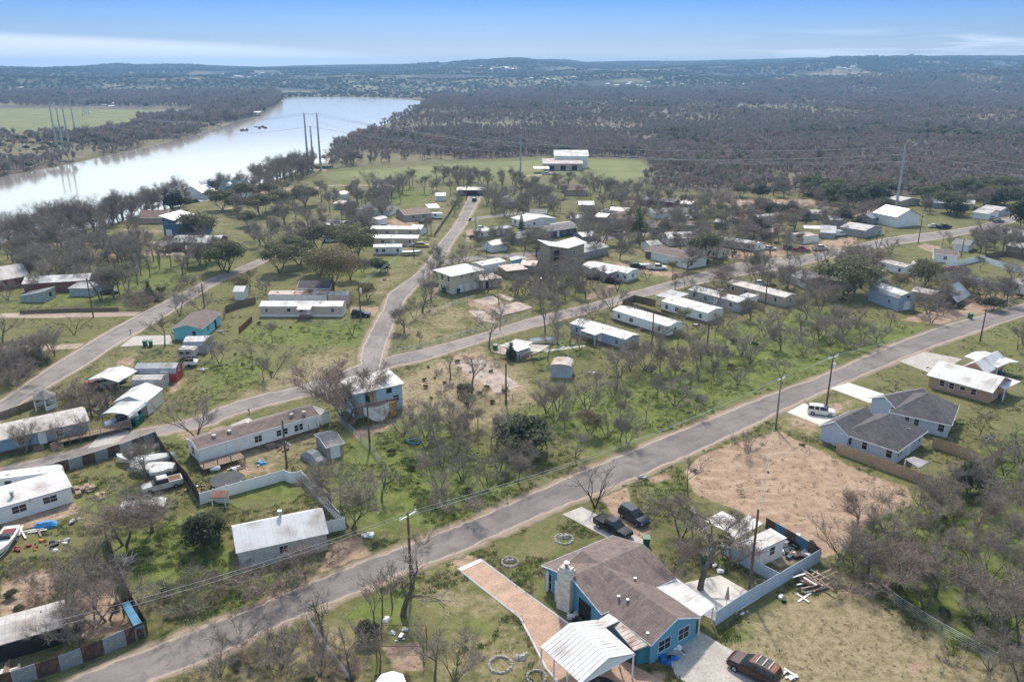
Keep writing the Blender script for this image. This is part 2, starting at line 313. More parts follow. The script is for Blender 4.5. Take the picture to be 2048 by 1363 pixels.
dirt=mask(dirt_p,12); lush=mask(lush_p,26); dry=mask(dry_p,30)
fld=mask(FIELD,4); fld2=mask(FIELD2,3)
# woodland floor
wood_p=[[(-500,268),(0,262),(240,262),(300,240),(400,222),(-400,215),(-400,150),(2600,150),(2600,400),(2048,400),(1900,395),(1700,388),(1300,380),(1280,352),(1310,345),(1285,318),(1080,312),(900,322),(650,335),(640,300),(760,240),(840,200),(600,184),(560,200),(500,240),(300,290),(0,350),(-500,420)]]
wood=mask(wood_p,8)*(1-fld)*(1-fld2)
rr=np.hypot(GX,GY); wood=np.maximum(wood,sstep(1500,2200,rr)); wood=np.where(GY<0,sstep(300,700,rr),wood); wood=wood*(1-fld2)
HILLB+=[[(1250,175),(1500,176),(1500,181),(1250,180)],[(1530,172),(1650,174),(1640,179),(1530,177)],[(1840,171),(1960,170),(1960,174),(1840,175)],[(690,163),(770,160),(770,164),(690,167)],[(930,136),(1020,134),(1020,138),(930,140)],[(300,158),(420,154),(420,158),(300,162)]]
hpx,hpy=PX(GX,GY,GZ); hb=mask(HILLB,30,hpx,hpy)*sstep(1700,1900,np.hypot(GX,GY))
dirt=dirt*(1-wood); 
faces=[]
ii,jj=np.meshgrid(np.arange(nr-1),np.arange(na),indexing='ij'); j2=(jj+1)%na
F=np.stack([ii*na+jj,(ii+1)*na+jj,(ii+1)*na+j2,ii*na+j2],-1).reshape(-1,4)[:,::-1]
V=np.stack([GX,GY,GZ],-1)
V=np.vstack([V,[[0,0,0]]]); 
me=bpy.data.meshes.new('ground'); nq=len(F); nv=len(V)
tri=np.stack([np.full(na,nv-1),np.arange(na),(np.arange(na)+1)%na],-1)[:,::-1]
me.vertices.add(nv); me.vertices.foreach_set('co',V.ravel())
me.loops.add(nq*4+na*3); me.loops.foreach_set('vertex_index',np.concatenate([F.ravel(),tri.ravel()]).astype(np.int32))
me.polygons.add(nq+na); me.polygons.foreach_set('loop_start',np.concatenate([np.arange(nq)*4,nq*4+np.arange(na)*3]).astype(np.int32))
me.polygons.foreach_set('use_smooth',np.ones(nq+na,bool)); me.update(calc_edges=True); me.validate()
def attr(me,name,cols):
    a=me.attributes.new(name,'FLOAT_COLOR','POINT'); c=np.ones((len(me.vertices),4),np.float32)
    for i,v in enumerate(cols): c[:len(v),i]=v
    a.data.foreach_set('color',c.ravel())
attr(me,'cover',[dirt,lush,dry]); glade=1-sstep(.37,.44,fbm(GX/110,GY/110,4,55)); attr(me,'cover2',[wood,np.maximum(fld,fld2),hb]); attr(me,'cover3',[glade*wood,glade*0,glade*0])
ground=struct(link('ground',me))
def nodes(m):
    N=m.node_tree.nodes; L=m.node_tree.links
    class K:
        @staticmethod
        def noise(scale,detail=5,vec=None,rough=.6,dist=0):
            n=N.new('ShaderNodeTexNoise'); n.inputs['Scale'].default_value=scale; n.inputs['Detail'].default_value=detail; n.inputs['Roughness'].default_value=rough; n.inputs['Distortion'].default_value=dist
            g=N.new('ShaderNodeNewGeometry') if vec is None else None
            L.new(g.outputs['Position'] if g else vec,n.inputs['Vector']); return n.outputs[0]
        @staticmethod
        def m(op,a,b=None,cl=False):
            n=N.new('ShaderNodeMath'); n.operation=op; n.use_clamp=cl
            for i,v in enumerate((a,b)):
                if v is None: continue
                if isinstance(v,(int,float)): n.inputs[i].default_value=v
                else: L.new(v,n.inputs[i])
            return n.outputs[0]
        @staticmethod
        def step(v,a,b):
            n=N.new('ShaderNodeMapRange'); n.interpolation_type='SMOOTHSTEP'; n.inputs[1].default_value=a; n.inputs[2].default_value=b; L.new(v,n.inputs[0]); return n.outputs[0]
        @staticmethod
        def mix(f,a,b,bl='MIX'):
            n=N.new('ShaderNodeMixRGB'); n.blend_type=bl
            for i,v in enumerate((f,a,b)):
                if isinstance(v,tuple): n.inputs[i].default_value=rgb(v)
                elif isinstance(v,(int,float)): n.inputs[i].default_value=v
                else: L.new(v,n.inputs[i])
            return n.outputs[0]
        @staticmethod
        def attr(name):
            n=N.new('ShaderNodeAttribute'); n.attribute_name=name; s=N.new('ShaderNodeSeparateColor'); L.new(n.outputs['Color'],s.inputs[0]); return s.outputs
    K.N=N; K.L=L; K.b=N['Principled BSDF']; return K
gm=bpy.data.materials.new('ground'); gm.use_nodes=True; K=nodes(gm)
K.b.inputs['Roughness'].default_value=.95; K.b.inputs['Specular IOR Level'].default_value=.15
A=K.attr('cover'); B=K.attr('cover2')
n_big=K.noise(.035,5); n_mid=K.noise(.16,6,rough=.7); n_f=K.noise(.9,6,rough=.75); n_ff=K.noise(4.2,3,rough=.7); n_p=K.noise(.45,5,rough=.7,dist=.6)
base=K.mix(K.step(n_mid,.38,.62),(.105,.115,.038),(.165,.165,.066))
base=K.mix(K.step(n_f,.44,.66),base,(.20,.165,.085))
dryc=K.mix(K.step(n_f,.36,.62),(.20,.165,.085),(.33,.275,.165))
lushc=K.mix(K.step(n_p,.36,.62),(.085,.118,.028),(.165,.195,.05)); lushc=K.mix(K.step(n_f,.50,.68),lushc,(.20,.18,.085))
gg=K.N.new('ShaderNodeNewGeometry'); mpn=K.N.new('ShaderNodeMapping'); mpn.inputs['Rotation'].default_value=(0,0,.55); mpn.inputs['Scale'].default_value=(.10,.5,1); K.L.new(gg.outputs['Position'],mpn.inputs[0]); n_tr=K.noise(1.,6,mpn.outputs[0],.75,2.2)
dirtc=K.mix(K.step(n_p,.38,.62),(.30,.205,.14),(.41,.30,.21)); dirtc=K.mix(K.m('MULTIPLY',K.step(n_tr,.52,.66),.5),dirtc,(.56,.43,.335)); dirtc=K.mix(K.m('MULTIPLY',K.step(n_tr,.44,.34),.5),dirtc,(.27,.175,.115)); dirtc=K.mix(K.m('MULTIPLY',K.step(n_f,.58,.68),.6),dirtc,(.27,.22,.12))
def thr(a,k=1.,w=.10,n=None):
    v=K.m('ADD',a,K.m('MULTIPLY',K.m('SUBTRACT',n or n_mid,.5),k)); v=K.m('ADD',v,K.m('MULTIPLY',K.m('SUBTRACT',n_f,.5),.5)); return K.step(v,.5-w,.5+w)
c=K.mix(thr(A[2],1.2,.25),base,dryc)
c=K.mix(thr(A[1],1.5,.2,n_p),c,lushc)
c=K.mix(K.m('MULTIPLY',K.step(K.m('ADD',n_mid,K.m('MULTIPLY',K.m('SUBTRACT',n_f,.5),.6)),.66,.74),.55),c,dirtc)
c=K.mix(thr(A[0],.75,.12),c,dirtc)
woodc=K.mix(K.step(n_mid,.35,.65),(.115,.095,.076),(.165,.135,.108)); woodc=K.mix(K.step(n_big,.52,.66),woodc,(.085,.092,.05)); ln=K.N.new('ShaderNodeVectorMath'); ln.operation='LENGTH'; K.L.new(gg.outputs['Position'],ln.inputs[0]); woodc=K.mix(K.step(ln.outputs['Value'],1900,2400),woodc,(.04,.05,.03))
GL=K.attr('cover3'); woodc=K.mix(K.m('MULTIPLY',GL[0],.8),woodc,(.20,.175,.10)); c=K.mix(B[0],c,woodc)
fc=K.mix(K.step(n_big,.4,.6),(.17,.19,.075),(.22,.225,.10)); c=K.mix(B[1],c,fc)
c=K.mix(K.m('MULTIPLY',B[2],K.step(n_big,.45,.6)),c,(.36,.24,.15))
c=K.mix(K.m('MULTIPLY',K.step(n_ff,.45,.7),.45),c,(.5,.5,.5),'MULTIPLY')
K.L.new(c,K.b.inputs['Base Color'])
bp=K.N.new('ShaderNodeBump'); bp.inputs['Strength'].default_value=.4; bp.inputs['Distance'].default_value=.2
K.L.new(K.m('ADD',n_f,K.m('MULTIPLY',n_ff,.4)),bp.inputs['Height']); K.L.new(bp.outputs[0],K.b.inputs['Normal'])
me.materials.append(gm)
def cover_at(x,y):
    "which ground cover lies at a point (nearest grid vertex)"
    r=math.hypot(x,y); a=math.atan2(x,y)
    i=int(np.clip(np.searchsorted(rs,r),0,nr-1))
    if abs(a)<math.radians(46): j=int((math.degrees(a)+46)/.22+.5)
    else: j=0
    k=i*na+j; return dirt[k],lush[k],dry[k],wood[k],fld[k]+fld2[k],GZ[k]
# ---------------- river ----------------
wm=bpy.data.materials.new('river_water'); wm.use_nodes=True; K=nodes(wm)
K.b.inputs['Base Color'].default_value=(.26,.235,.205,1); K.b.inputs['Roughness'].default_value=.42; K.b.inputs['IOR'].default_value=1.33
K.b.inputs['Metallic'].default_value=.0; K.b.inputs['Coat Weight'].default_value=1.; K.b.inputs['Coat Tint'].default_value=(1,.93,.86,1); K.b.inputs['Coat Roughness'].default_value=.11; K.b.inputs['Coat IOR'].default_value=2.1
bp=K.N.new('ShaderNodeBump'); bp.inputs['Strength'].default_value=.05; bp.inputs['Distance'].default_value=.05; K.L.new(K.noise(.6,3),bp.inputs['Height']); K.L.new(bp.outputs[0],K.b.inputs['Normal'])
m=MB(); wpts=[]
xs=[p[0] for p in RIVW]; ys=[p[1] for p in RIVW]
m.add([(min(xs)-40,min(ys)-60,-1.5),(max(xs)+60,min(ys)-60,-1.5),(max(xs)+60,max(ys)+200,-1.5),(min(xs)-40,max(ys)+200,-1.5)],[(0,1,2,3)])
struct(m.obj('river_water',wm))
# ---------------- roads ----------------
def catmull(P,k=8):
    out=[]; n=len(P)
    for i in range(n-1):
        p0,p1,p2,p3=P[max(i-1,0)],P[i],P[i+1],P[min(i+2,n-1)]
        for j in range(k):
            t=j/k; out.append(.5*((2*p1)+(p2-p0)*t+(2*p0-5*p1+4*p2-p3)*t*t+(3*p1-p0-3*p2+p3)*t**3))
    out.append(P[-1]); return out
def roadmat(name,c1,c2,edge,seal=True):
    m=bpy.data.materials.new(name); m.use_nodes=True; K=nodes(m); K.b.inputs['Roughness'].default_value=.9; K.b.inputs['Specular IOR Level'].default_value=.25
    u=K.N.new('ShaderNodeUVMap'); s=K.N.new('ShaderNodeSeparateXYZ'); K.L.new(u.outputs[0],s.inputs[0])
    nm=K.noise(.12,6,rough=.7); nf=K.noise(1.6,5,rough=.8); ng=K.noise(9,2)
    mv=K.N.new('ShaderNodeMapping'); mv.inputs['Scale'].default_value=(7,.18,1); K.L.new(u.outputs[0],mv.inputs[0]); st=K.noise(1.,5,mv.outputs[0],.7)
    c=K.mix(K.step(nm,.35,.65),c1,c2); c=K.mix(K.m('MULTIPLY',K.step(st,.5,.68),.5),c,(.62,.6,.6),'MULTIPLY')
    c=K.mix(K.m('MULTIPLY',K.step(ng,.5,.75),.3),c,(1.35,1.32,1.3),'MULTIPLY'); c=K.mix(K.m('MULTIPLY',K.step(nf,.6,.75),.35),c,edge)
    d=K.m('ABSOLUTE',K.m('SUBTRACT',s.outputs[0],.5)); tr=K.step(K.m('ABSOLUTE',K.m('SUBTRACT',d,.2)),.10,.02); c=K.mix(K.m('MULTIPLY',tr,K.m('MULTIPLY',st,.55)),c,(1.25,1.22,1.2),'MULTIPLY')
    pn=K.noise(.33,2,rough=.3); c=K.mix(K.m('MULTIPLY',K.step(pn,.62,.635),.45),c,(.66,.65,.66),'MULTIPLY'); e=K.step(K.m('ADD',d,K.m('MULTIPLY',K.m('SUBTRACT',nf,.5),.16)),.40,.475)
    c=K.mix(e,c,edge); K.L.new(c,K.b.inputs['Base Color']); return m
asph=roadmat('asphalt',(.165,.147,.137),(.235,.208,.19),(.40,.32,.25))
asph2=roadmat('worn_asphalt',(.19,.17,.155),(.275,.247,.225),(.42,.345,.28))
lane=roadmat('dirt_track',(.33,.25,.19),(.42,.33,.26),(.24,.2,.12))
should=roadmat('gravel_verge',(.26,.205,.15),(.33,.26,.19),(.17,.15,.08))
def ribbon(name,left,right,mt,z,jit=0.,seed=0,wid=0.):
    r_=random.Random(seed); L_=catmull(left); R2=catmull(right); m=MB(); uv=[]; L=0; vs=[]
    for i,(a,b) in enumerate(zip(L_,R2)):
        d=(b-a); d.normalize(); a=a-d*(wid+r_.uniform(-jit,jit)); b=b+d*(wid+r_.uniform(-jit,jit))
        c=(a+b)/2
        if i: L+=(c-pc).length
        pc=c
        for k in (0,.08,.5,.92,1):
            p=a.lerp(b,k); vs.append((p.x,p.y,z if k not in(0,1) else z-.0)); uv.append((k,L))
    n=len(L_); fs=[(i*5+k,i*5+k+1,i*5+k+6,i*5+k+5) for i in range(n-1) for k in range(4)]
    m.add(vs,fs); me=m.mesh(name,mt)
    if me.polygons[0].normal.z<0: me.flip_normals()
    ul=me.uv_layers.new(name='uv')
    for l in me.loops: ul.data[l.index].uv=uv[l.vertex_index]
    return struct(link(name,me))
ROADS=[]
def road(name,pairs,mt,z=.03,verge=1.1,seed=0):
    l=[G(a,b) for a,b,_,_ in pairs]; r=[G(c,d) for _,_,c,d in pairs]
    if verge: ribbon('road_verge',l,r,should,z-.012,.35,seed+5,verge)
    ribbon(name,l,r,mt,z,.22,seed)
    cs=catmull([(a+b)/2 for a,b in zip(l,r)],6); ws=[(a-b).length for a,b in zip(l,r)]
    ROADS.append(([(p.x,p.y) for p in cs],sum(ws)/len(ws)/2))
def track(name,pts,width,mt,z=.022,verge=0.,seed=0):
    c=[G(*p) for p in pts]; l=[];r=[]
    for i,p in enumerate(c):
        d=c[min(i+1,len(c)-1)]-c[max(i-1,0)]; d.normalize(); n=Vector((-d.y,d.x,0)); l.append(p+n*width/2); r.append(p-n*width/2)
    if verge: ribbon('road_verge',l,r,should,z-.008,.3,seed+5,verge)
    ribbon(name,l,r,mt,z,.2,seed); ROADS.append(([(p.x,p.y) for p in catmull(c,6)],width/2))
def blocked(X,Y,pf=.1,pr=.3):
    "vectorised: inside a footprint or on a road"
    b=np.zeros(X.shape,bool)
    for cx,cy,ux,uy,hx,hy in FOOT: dx,dy=X-cx,Y-cy; b|=(np.abs(dx*ux+dy*uy)<hx+pf)&(np.abs(-dx*uy+dy*ux)<hy+pf)
    for cs,w in ROADS:
        for i in range(len(cs)-1):
            ax,ay=cs[i];bx,by=cs[i+1]; ex,ey=bx-ax,by-ay; t=np.clip(((X-ax)*ex+(Y-ay)*ey)/(ex*ex+ey*ey+1e-9),0,1); b|=(X-ax-ex*t)**2+(Y-ay-ey*t)**2<(w+pr)**2
    return b
def onroad(x,y,pad=0.):
    for cs,w in ROADS:
        for i in range(len(cs)-1):
            ax,ay=cs[i];bx,by=cs[i+1]; ex,ey=bx-ax,by-ay; t=max(0,min(1,((x-ax)*ex+(y-ay)*ey)/(ex*ex+ey*ey+1e-9)))
            if (x-ax-ex*t)**2+(y-ay-ey*t)**2<(w+pad)**2: return True
    return False
road('main_road',[(-80,1460,160,1430),(128,1363,301,1363),(380,1262,420,1318),(492,1222,530,1264),(560,1189,605,1230),(661,1149,731,1177),(745,1115,801,1146),(850,1076,900,1112),(939,1040,1000,1068),(1045,994,1100,1023),(1150,947,1215,978),(1270,898,1310,940),(1380,852,1430,887),(1550,785,1610,800),(1656,746,1710,757),(1788,688,1840,703),(1901,648,1946,666),(2048,607,2048,632),(2200,560,2210,583)],asph,.036,seed=1)
road('side_road',[(-150,900,-100,950),(0,803,20,825),(90,740,125,758),(144,707,180,725),(193,676,226,694),(257,640,290,657),(347,594,365,610),(411,563,434,567),(480,535,495,540),(560,500,570,505)],asph2,.036,seed=2)
road('middle_road',[(945,385,964,385),(935,400,958,400),(910,450,930,450),(886,478,907,483),(858,519,886,517),(830,550,850,558),(781,585,815,594),(768,614,803,618),(753,640,791,640),(735,675,778,675),(724,700,769,700),(722,728,760,735)],asph2,.040,seed=3)
road('cross_street',[(-100,965,-100,985),(0,938,0,957),(150,900,150,920),(250,866,262,885),(332,850,340,865),(400,832,420,850),(450,811,455,835),(518,790,520,815),(584,776,598,795),(660,752,672,776),(722,728,750,745),(768,716,790,733),(850,697,861,717),(961,668,991,674),(1055,639,1080,650),(1171,610,1190,621),(1271,583,1285,593),(1380,552,1395,568),(1491,523,1494,549),(1609,510,1590,533),(1700,492,1710,505),(1790,473,1800,488),(1870,464,1880,478),(1946,453,1955,463),(2006,438,2020,447),(2080,418,2090,425)],asph2,.032,seed=4)
track('dirt_track',[(-80,631),(100,631),(200,629),(285,627)],4.2,lane,seed=5)
track('dirt_track',[(-80,698),(60,696),(150,692),(200,688)],4.,lane,seed=6)
track('dirt_track',[(-60,488),(180,488),(330,484),(450,478)],4.5,lane,seed=7)
track('dirt_track',[(200,511),(330,508),(440,508)],4,lane,seed=8)
track('back_street',[(872,528),(950,516),(1050,508),(1110,500),(1200,478),(1330,462)],5,asph2,.028,seed=9)
track('back_street',[(925,442),(980,433),(1060,424)],4.5,asph2,.028,seed=10)
track('dirt_track',[(1240,402),(1370,402),(1480,403),(1600,410),(1750,425)],5,lane,seed=11)
track('dirt_track',[(440,420),(600,392),(650,372),(780,372)],3.5,lane,seed=12)
track('dirt_track',[(1050,352),(1080,350),(1110,344)],5,lane,seed=13)
# ---------------- materials ----------------
W_=mat('white_paint',(.80,.79,.77),'siding',.6,amt=.05); WP=mat('white_trim',(.78,.78,.77),rough=.5,amt=.03)
CREAM=mat('cream_paint',(.66,.60,.46),'siding',amt=.05); TAN=mat('tan_paint',(.50,.42,.31),'siding',amt=.06); BEIGE=mat('beige_metal',(.62,.56,.48),'boards',.6,amt=.04)
PINK=mat('pink_paint',(.62,.46,.40),'boards',amt=.05); TEAL=mat('teal_paint',(.20,.52,.58),'siding',amt=.04); SKYB=mat('light_blue_paint',(.40,.56,.66),'siding',amt=.06)
BLUE=mat('blue_paint',(.12,.33,.47),'boards',amt=.05); DKB=mat('dark_blue_paint',(.06,.15,.24),'boards',amt=.05); BGREY=mat('blue_grey_paint',(.36,.44,.54),'boards',amt=.06); GREY=mat('grey_paint',(.38,.38,.38),'boards',amt=.08)
PBLUE=mat('pale_blue_siding',(.52,.57,.66),'siding',amt=.03); LBLUE=mat('faded_blue_siding',(.24,.36,.52),'siding',amt=.08); MAROON=mat('maroon_paint',(.20,.035,.04),'siding',amt=.05); RED=mat('barn_red_paint',(.34,.05,.045),'boards',amt=.05)
BRICK=mat('tan_brick',(.50,.31,.21),'brick',amt=.06); RBRICK=mat('red_brick',(.27,.11,.08),'brick',amt=.08); STONE=mat('limestone',(.70,.66,.58),'brick',amt=.1,scale=1.4)
DKG=mat('charcoal_paint',(.09,.10,.11),'siding'); BROWN=mat('brown_boards',(.21,.15,.10),'boards',amt=.12); OLIVE=mat('weathered_boards',(.34,.29,.21),'boards',amt=.14)
RW=mat('white_metal_roof',(.69,.68,.665),'metalroof',.6,.0,amt=.03); RWD=mat('weathered_white_roof',(.54,.50,.46),'metalroof',.5,.0,amt=.1); RG=mat('grey_metal_roof',(.42,.43,.44),'metalroof',.42,.35,amt=.1); RBL=mat('blue_metal_roof',(.05,.25,.40),'plain',.4,.2); RRU=mat('rusty_metal_roof',(.50,.42,.37),'rust',.6,.1,amt=.1)
RSB=mat('brown_shingles',(.25,.19,.165),'shingle',.95,c2=(.185,.14,.125),amt=.1); RSG=mat('charcoal_shingles',(.15,.135,.14),'shingle',.95,c2=(.105,.095,.10),amt=.1); RST=mat('tan_shingles',(.34,.25,.19),'shingle',.95); RSL=mat('light_grey_shingles',(.33,.31,.29),'shingle',.95); RDB=mat('dark_green_metal_roof',(.05,.10,.12),'plain',.4)
GLASS=mat('dark_glass',(.02,.025,.03),'plain',.08,amt=.1); DARK=mat('dark_gap',(.02,.02,.02)); WOOD=mat('weathered_wood',(.30,.21,.15),'boards',amt=.12,scale=2); NEWW=mat('cedar_pickets',(.56,.37,.23),amt=.1); ORANGE=mat('orange_door',(.55,.25,.04))
CONC=mat('concrete',(.52,.48,.43),scale=.5,c2=(.40,.36,.31),amt=.12); CONCW=mat('new_concrete',(.66,.62,.55),scale=.4,amt=.05); PCONC=mat('stained_concrete',(.47,.38,.32),scale=.6,c2=(.28,.21,.16),amt=.16); GRAV=mat('red_granite_gravel',(.47,.31,.22),scale=.6,c2=(.35,.23,.165),amt=.16)
STEEL=mat('galvanised_steel',(.42,.44,.46),'plain',.4,.6); CORR=mat('corrugated_sheet',(.33,.38,.41),'ribbed',.5,.3,amt=.1,scale=2.2); CORRU=mat('rusted_sheet',(.10,.06,.045),'rust',.85,c2=(.05,.035,.03),amt=.1,scale=2); POLEW=mat('creosote_pole',(.17,.10,.07),amt=.1); VINYL=mat('white_vinyl',(.85,.85,.85),rough=.5,amt=.03); FBLUE=mat('blue_grey_fence',(.50,.58,.68),'boards',amt=.05,scale=2.5); BLK=mat('black_plastic',(.015,.015,.017),rough=.45); RUB=mat('tyre_rubber',(.02,.02,.02),rough=.9); GRNP=mat('green_plastic',(.0,.12,.075),rough=.45,amt=.04); TARP=mat('blue_tarp',(.05,.30,.62),rough=.5); WTARP=mat('white_tarp',(.74,.73,.70),rough=.6,amt=.08); RUSTM=mat('rust',(.18,.08,.045),'rust'); STRAW=mat('dead_brush',(.36,.26,.17),amt=.2,scale=4); ROCK=mat('pale_rock',(.55,.50,.43),amt=.2,scale=3)
TRIM=mat('pale_trim',(.66,.72,.78),rough=.5); LAMP=mat('headlamp_glass',(.6,.62,.65),rough=.1); TAIL=mat('tail_lamp',(.35,.01,.01),rough=.2)
# ---------------- buildings ----------------
def frame_of(A,B,C=None,z=0.):
    a=G(A[0],A[1],z); b=G(B[0],B[1],z); a.z=b.z=0; u=b-a; L=u.length; u.normalize(); n=Vector((-u.y,u.x,0)); d=None
    if C is not None:
        c=G(C[0],C[1],z); d=abs((c-a).dot(n))
    return a,u,n,L,d
def ribs(m,p,q,up,L,t=.05,step=.75):
    pass
def roof_mesh(kind,L,D,h,rise,o,t=.12,slant=0):
    "returns list of roof plane polygons (ccw from above) in wing coordinates"
    x0,x1,y0,y1=-o,L+o,-o,D+o
    if kind=='x': k=rise*(D/2+o)/(D/2); e=h-(k-rise); r=h+rise; return [[(x0,y0,e),(x1,y0,e),(x1,D/2,r),(x0,D/2,r)],[(x0,D/2,r),(x1,D/2,r),(x1,y1,e),(x0,y1,e)]]
    if kind=='y': k=rise*(L/2+o)/(L/2); e=h-(k-rise); r=h+rise; return [[(x0,y0,e),(L/2,y0,r),(L/2,y1,r),(x0,y1,e)],[(L/2,y0,r),(x1,y0,e),(x1,y1,e),(L/2,y1,r)]]
    if kind=='hip':
        s=min(L,D)/2+o; e=h-rise*o/(s-o) if s>o else h; r=h+rise
        if L>=D: a=(x0+s,D/2,r); b=(x1-s,D/2,r); return [[(x0,y0,e),(x1,y0,e),b,a],[(x1,y0,e),(x1,y1,e),b],[(x1,y1,e),(x0,y1,e),a,b],[(x0,y1,e),(x0,y0,e),a]]
        a=(L/2,y0+s,r); b=(L/2,y1-s,r); return [[(x0,y0,e),(x1,y0,e),a],[(x1,y0,e),(x1,y1,e),b,a],[(x1,y1,e),(x0,y1,e),b],[(x0,y1,e),(x0,y0,e),a,b]]
    if kind=='shed': return [[(x0,y0,h),(x1,y0,h),(x1,y1,h+rise),(x0,y1,h+rise)]]
    if kind=='shedf': return [[(x0,y0,h+rise),(x1,y0,h+rise),(x1,y1,h),(x0,y1,h)]]
    if kind=='shedx': return [[(x0,y0,h),(x1,y0,h+rise),(x1,y1,h+rise),(x0,y1,h)]]
    if kind=='shedr': return [[(x0,y0,h+rise),(x1,y0,h),(x1,y1,h),(x0,y1,h+rise)]]
    if kind=='butter': return [[(x0,y0,h+rise),(L*.5,y0,h),(L*.5,y1,h),(x0,y1,h+rise)],[(L*.5,y0,h),(x1,y0,h+rise),(x1,y1,h+rise),(L*.5,y1,h)]]
    if kind in('gamx','arch'):
        P=[(0,0),(.10,.62),(.5,1),(.9,.62),(1,0)] if kind=='gamx' else [(0,0),(.06,.55),(.2,.85),(.5,1),(.8,.85),(.94,.55),(1,0)]
        out=[]
        for (a,b),(c,d) in zip(P[:-1],P[1:]): out.append([(x0,y0+(y1-y0)*a,h+rise*b),(x1,y0+(y1-y0)*a,h+rise*b),(x1,y0+(y1-y0)*c,h+rise*d),(x0,y0+(y1-y0)*c,h+rise*d)])
        return out
    if kind in('gamy','archy'):
        return [[(y,x,z) for (x,y,z) in p][::-1] for p in roof_mesh('gamx' if kind=='gamy' else 'arch',D,L,h,rise,o)]
def top_at(kind,L,D,h,rise,x,y,side):
    k={'x':lambda:h+rise*(1-abs(y-D/2)/(D/2)),'y':lambda:h+rise*(1-abs(x-L/2)/(L/2)),'shed':lambda:h+rise*y/D,'shedf':lambda:h+rise*(1-y/D),'shedx':lambda:h+rise*x/L,'shedr':lambda:h+rise*(1-x/L),'butter':lambda:h+rise*abs(x-L/2)/(L/2)}
    return k[kind]() if kind in k else h
def lerp3(a,b,t): return tuple(a[i]+(b[i]-a[i])*t for i in range(3))
def add_roof(root,base,rot,planes,rmat,t,metal,seams,nm='roof',stepw=.92,label=None):
    m=MB()
    for P in planes: m.slab(P,t)
    if metal:
        for P in planes:
            if len(P)!=4: continue
            # ribs run up the slope: find the pair of edges with changing height
            e0=abs(P[1][2]-P[0][2]); e1=abs(P[2][2]-P[1][2])
            a,b,c,d=(P[0],P[1],P[2],P[3]) if e1>=e0 else (P[1],P[2],P[3],P[0])
            n=int(math.dist(a,b)/stepw)
            if seams:
                for i in range(n+1):
                    p=lerp3(a,b,min(max(i/n,.004),.996)); q=lerp3(d,c,min(max(i/n,.004),.996)); w=.025
                    ux=[(b[k]-a[k])/math.dist(a,b)*w for k in range(3)]
                    m.add([(p[0]-ux[0],p[1]-ux[1],p[2]+.0),(p[0]+ux[0],p[1]+ux[1],p[2]+.0),(q[0]+ux[0],q[1]+ux[1],q[2]+.0),(q[0]-ux[0],q[1]-ux[1],q[2]+.0),(p[0],p[1],p[2]+.03),(q[0],q[1],q[2]+.03)],[(0,4,5,3),(4,1,2,5)])
    r=m.obj(nm,rmat,root,base,rot,label=label)
    # ridge cap
    return r
def window(root,wall_m,x,y,z,w,h,ang,trim,glass,mull=1,nm='window'):
    "window standing 3 cm proud of a wall; local wing coordinates, ang = wall direction"
    f=MB(); t=.07
    f.b2(-w/2-t,w/2+t,-.05,.01,h/2,h/2+t); f.b2(-w/2-t,w/2+t,-.07,.01,-h/2-t,-h/2); f.b2(-w/2-t,-w/2,-.05,.01,-h/2,h/2); f.b2(w/2,w/2+t,-.05,.01,-h/2,h/2)
    for i in range(1,mull+1): f.b2(-w/2+w*i/(mull+1)-.025,-w/2+w*i/(mull+1)+.025,-.045,-.02,-h/2,h/2)
    if nm=='window' and h>.8: f.b2(-w/2,w/2,-.043,-.02,-.02,.02)
    o=f.obj(nm,trim,root,(x,y,z),ang)
    g=MB(); g.b2(-w/2,w/2,-.022,.008,-h/2,h/2); g.obj('pane' if nm=='window' else 'door_leaf',glass,o,(0,0,0))
    return o
LAND=[]   # landmarks for labels (x,y,phrase)
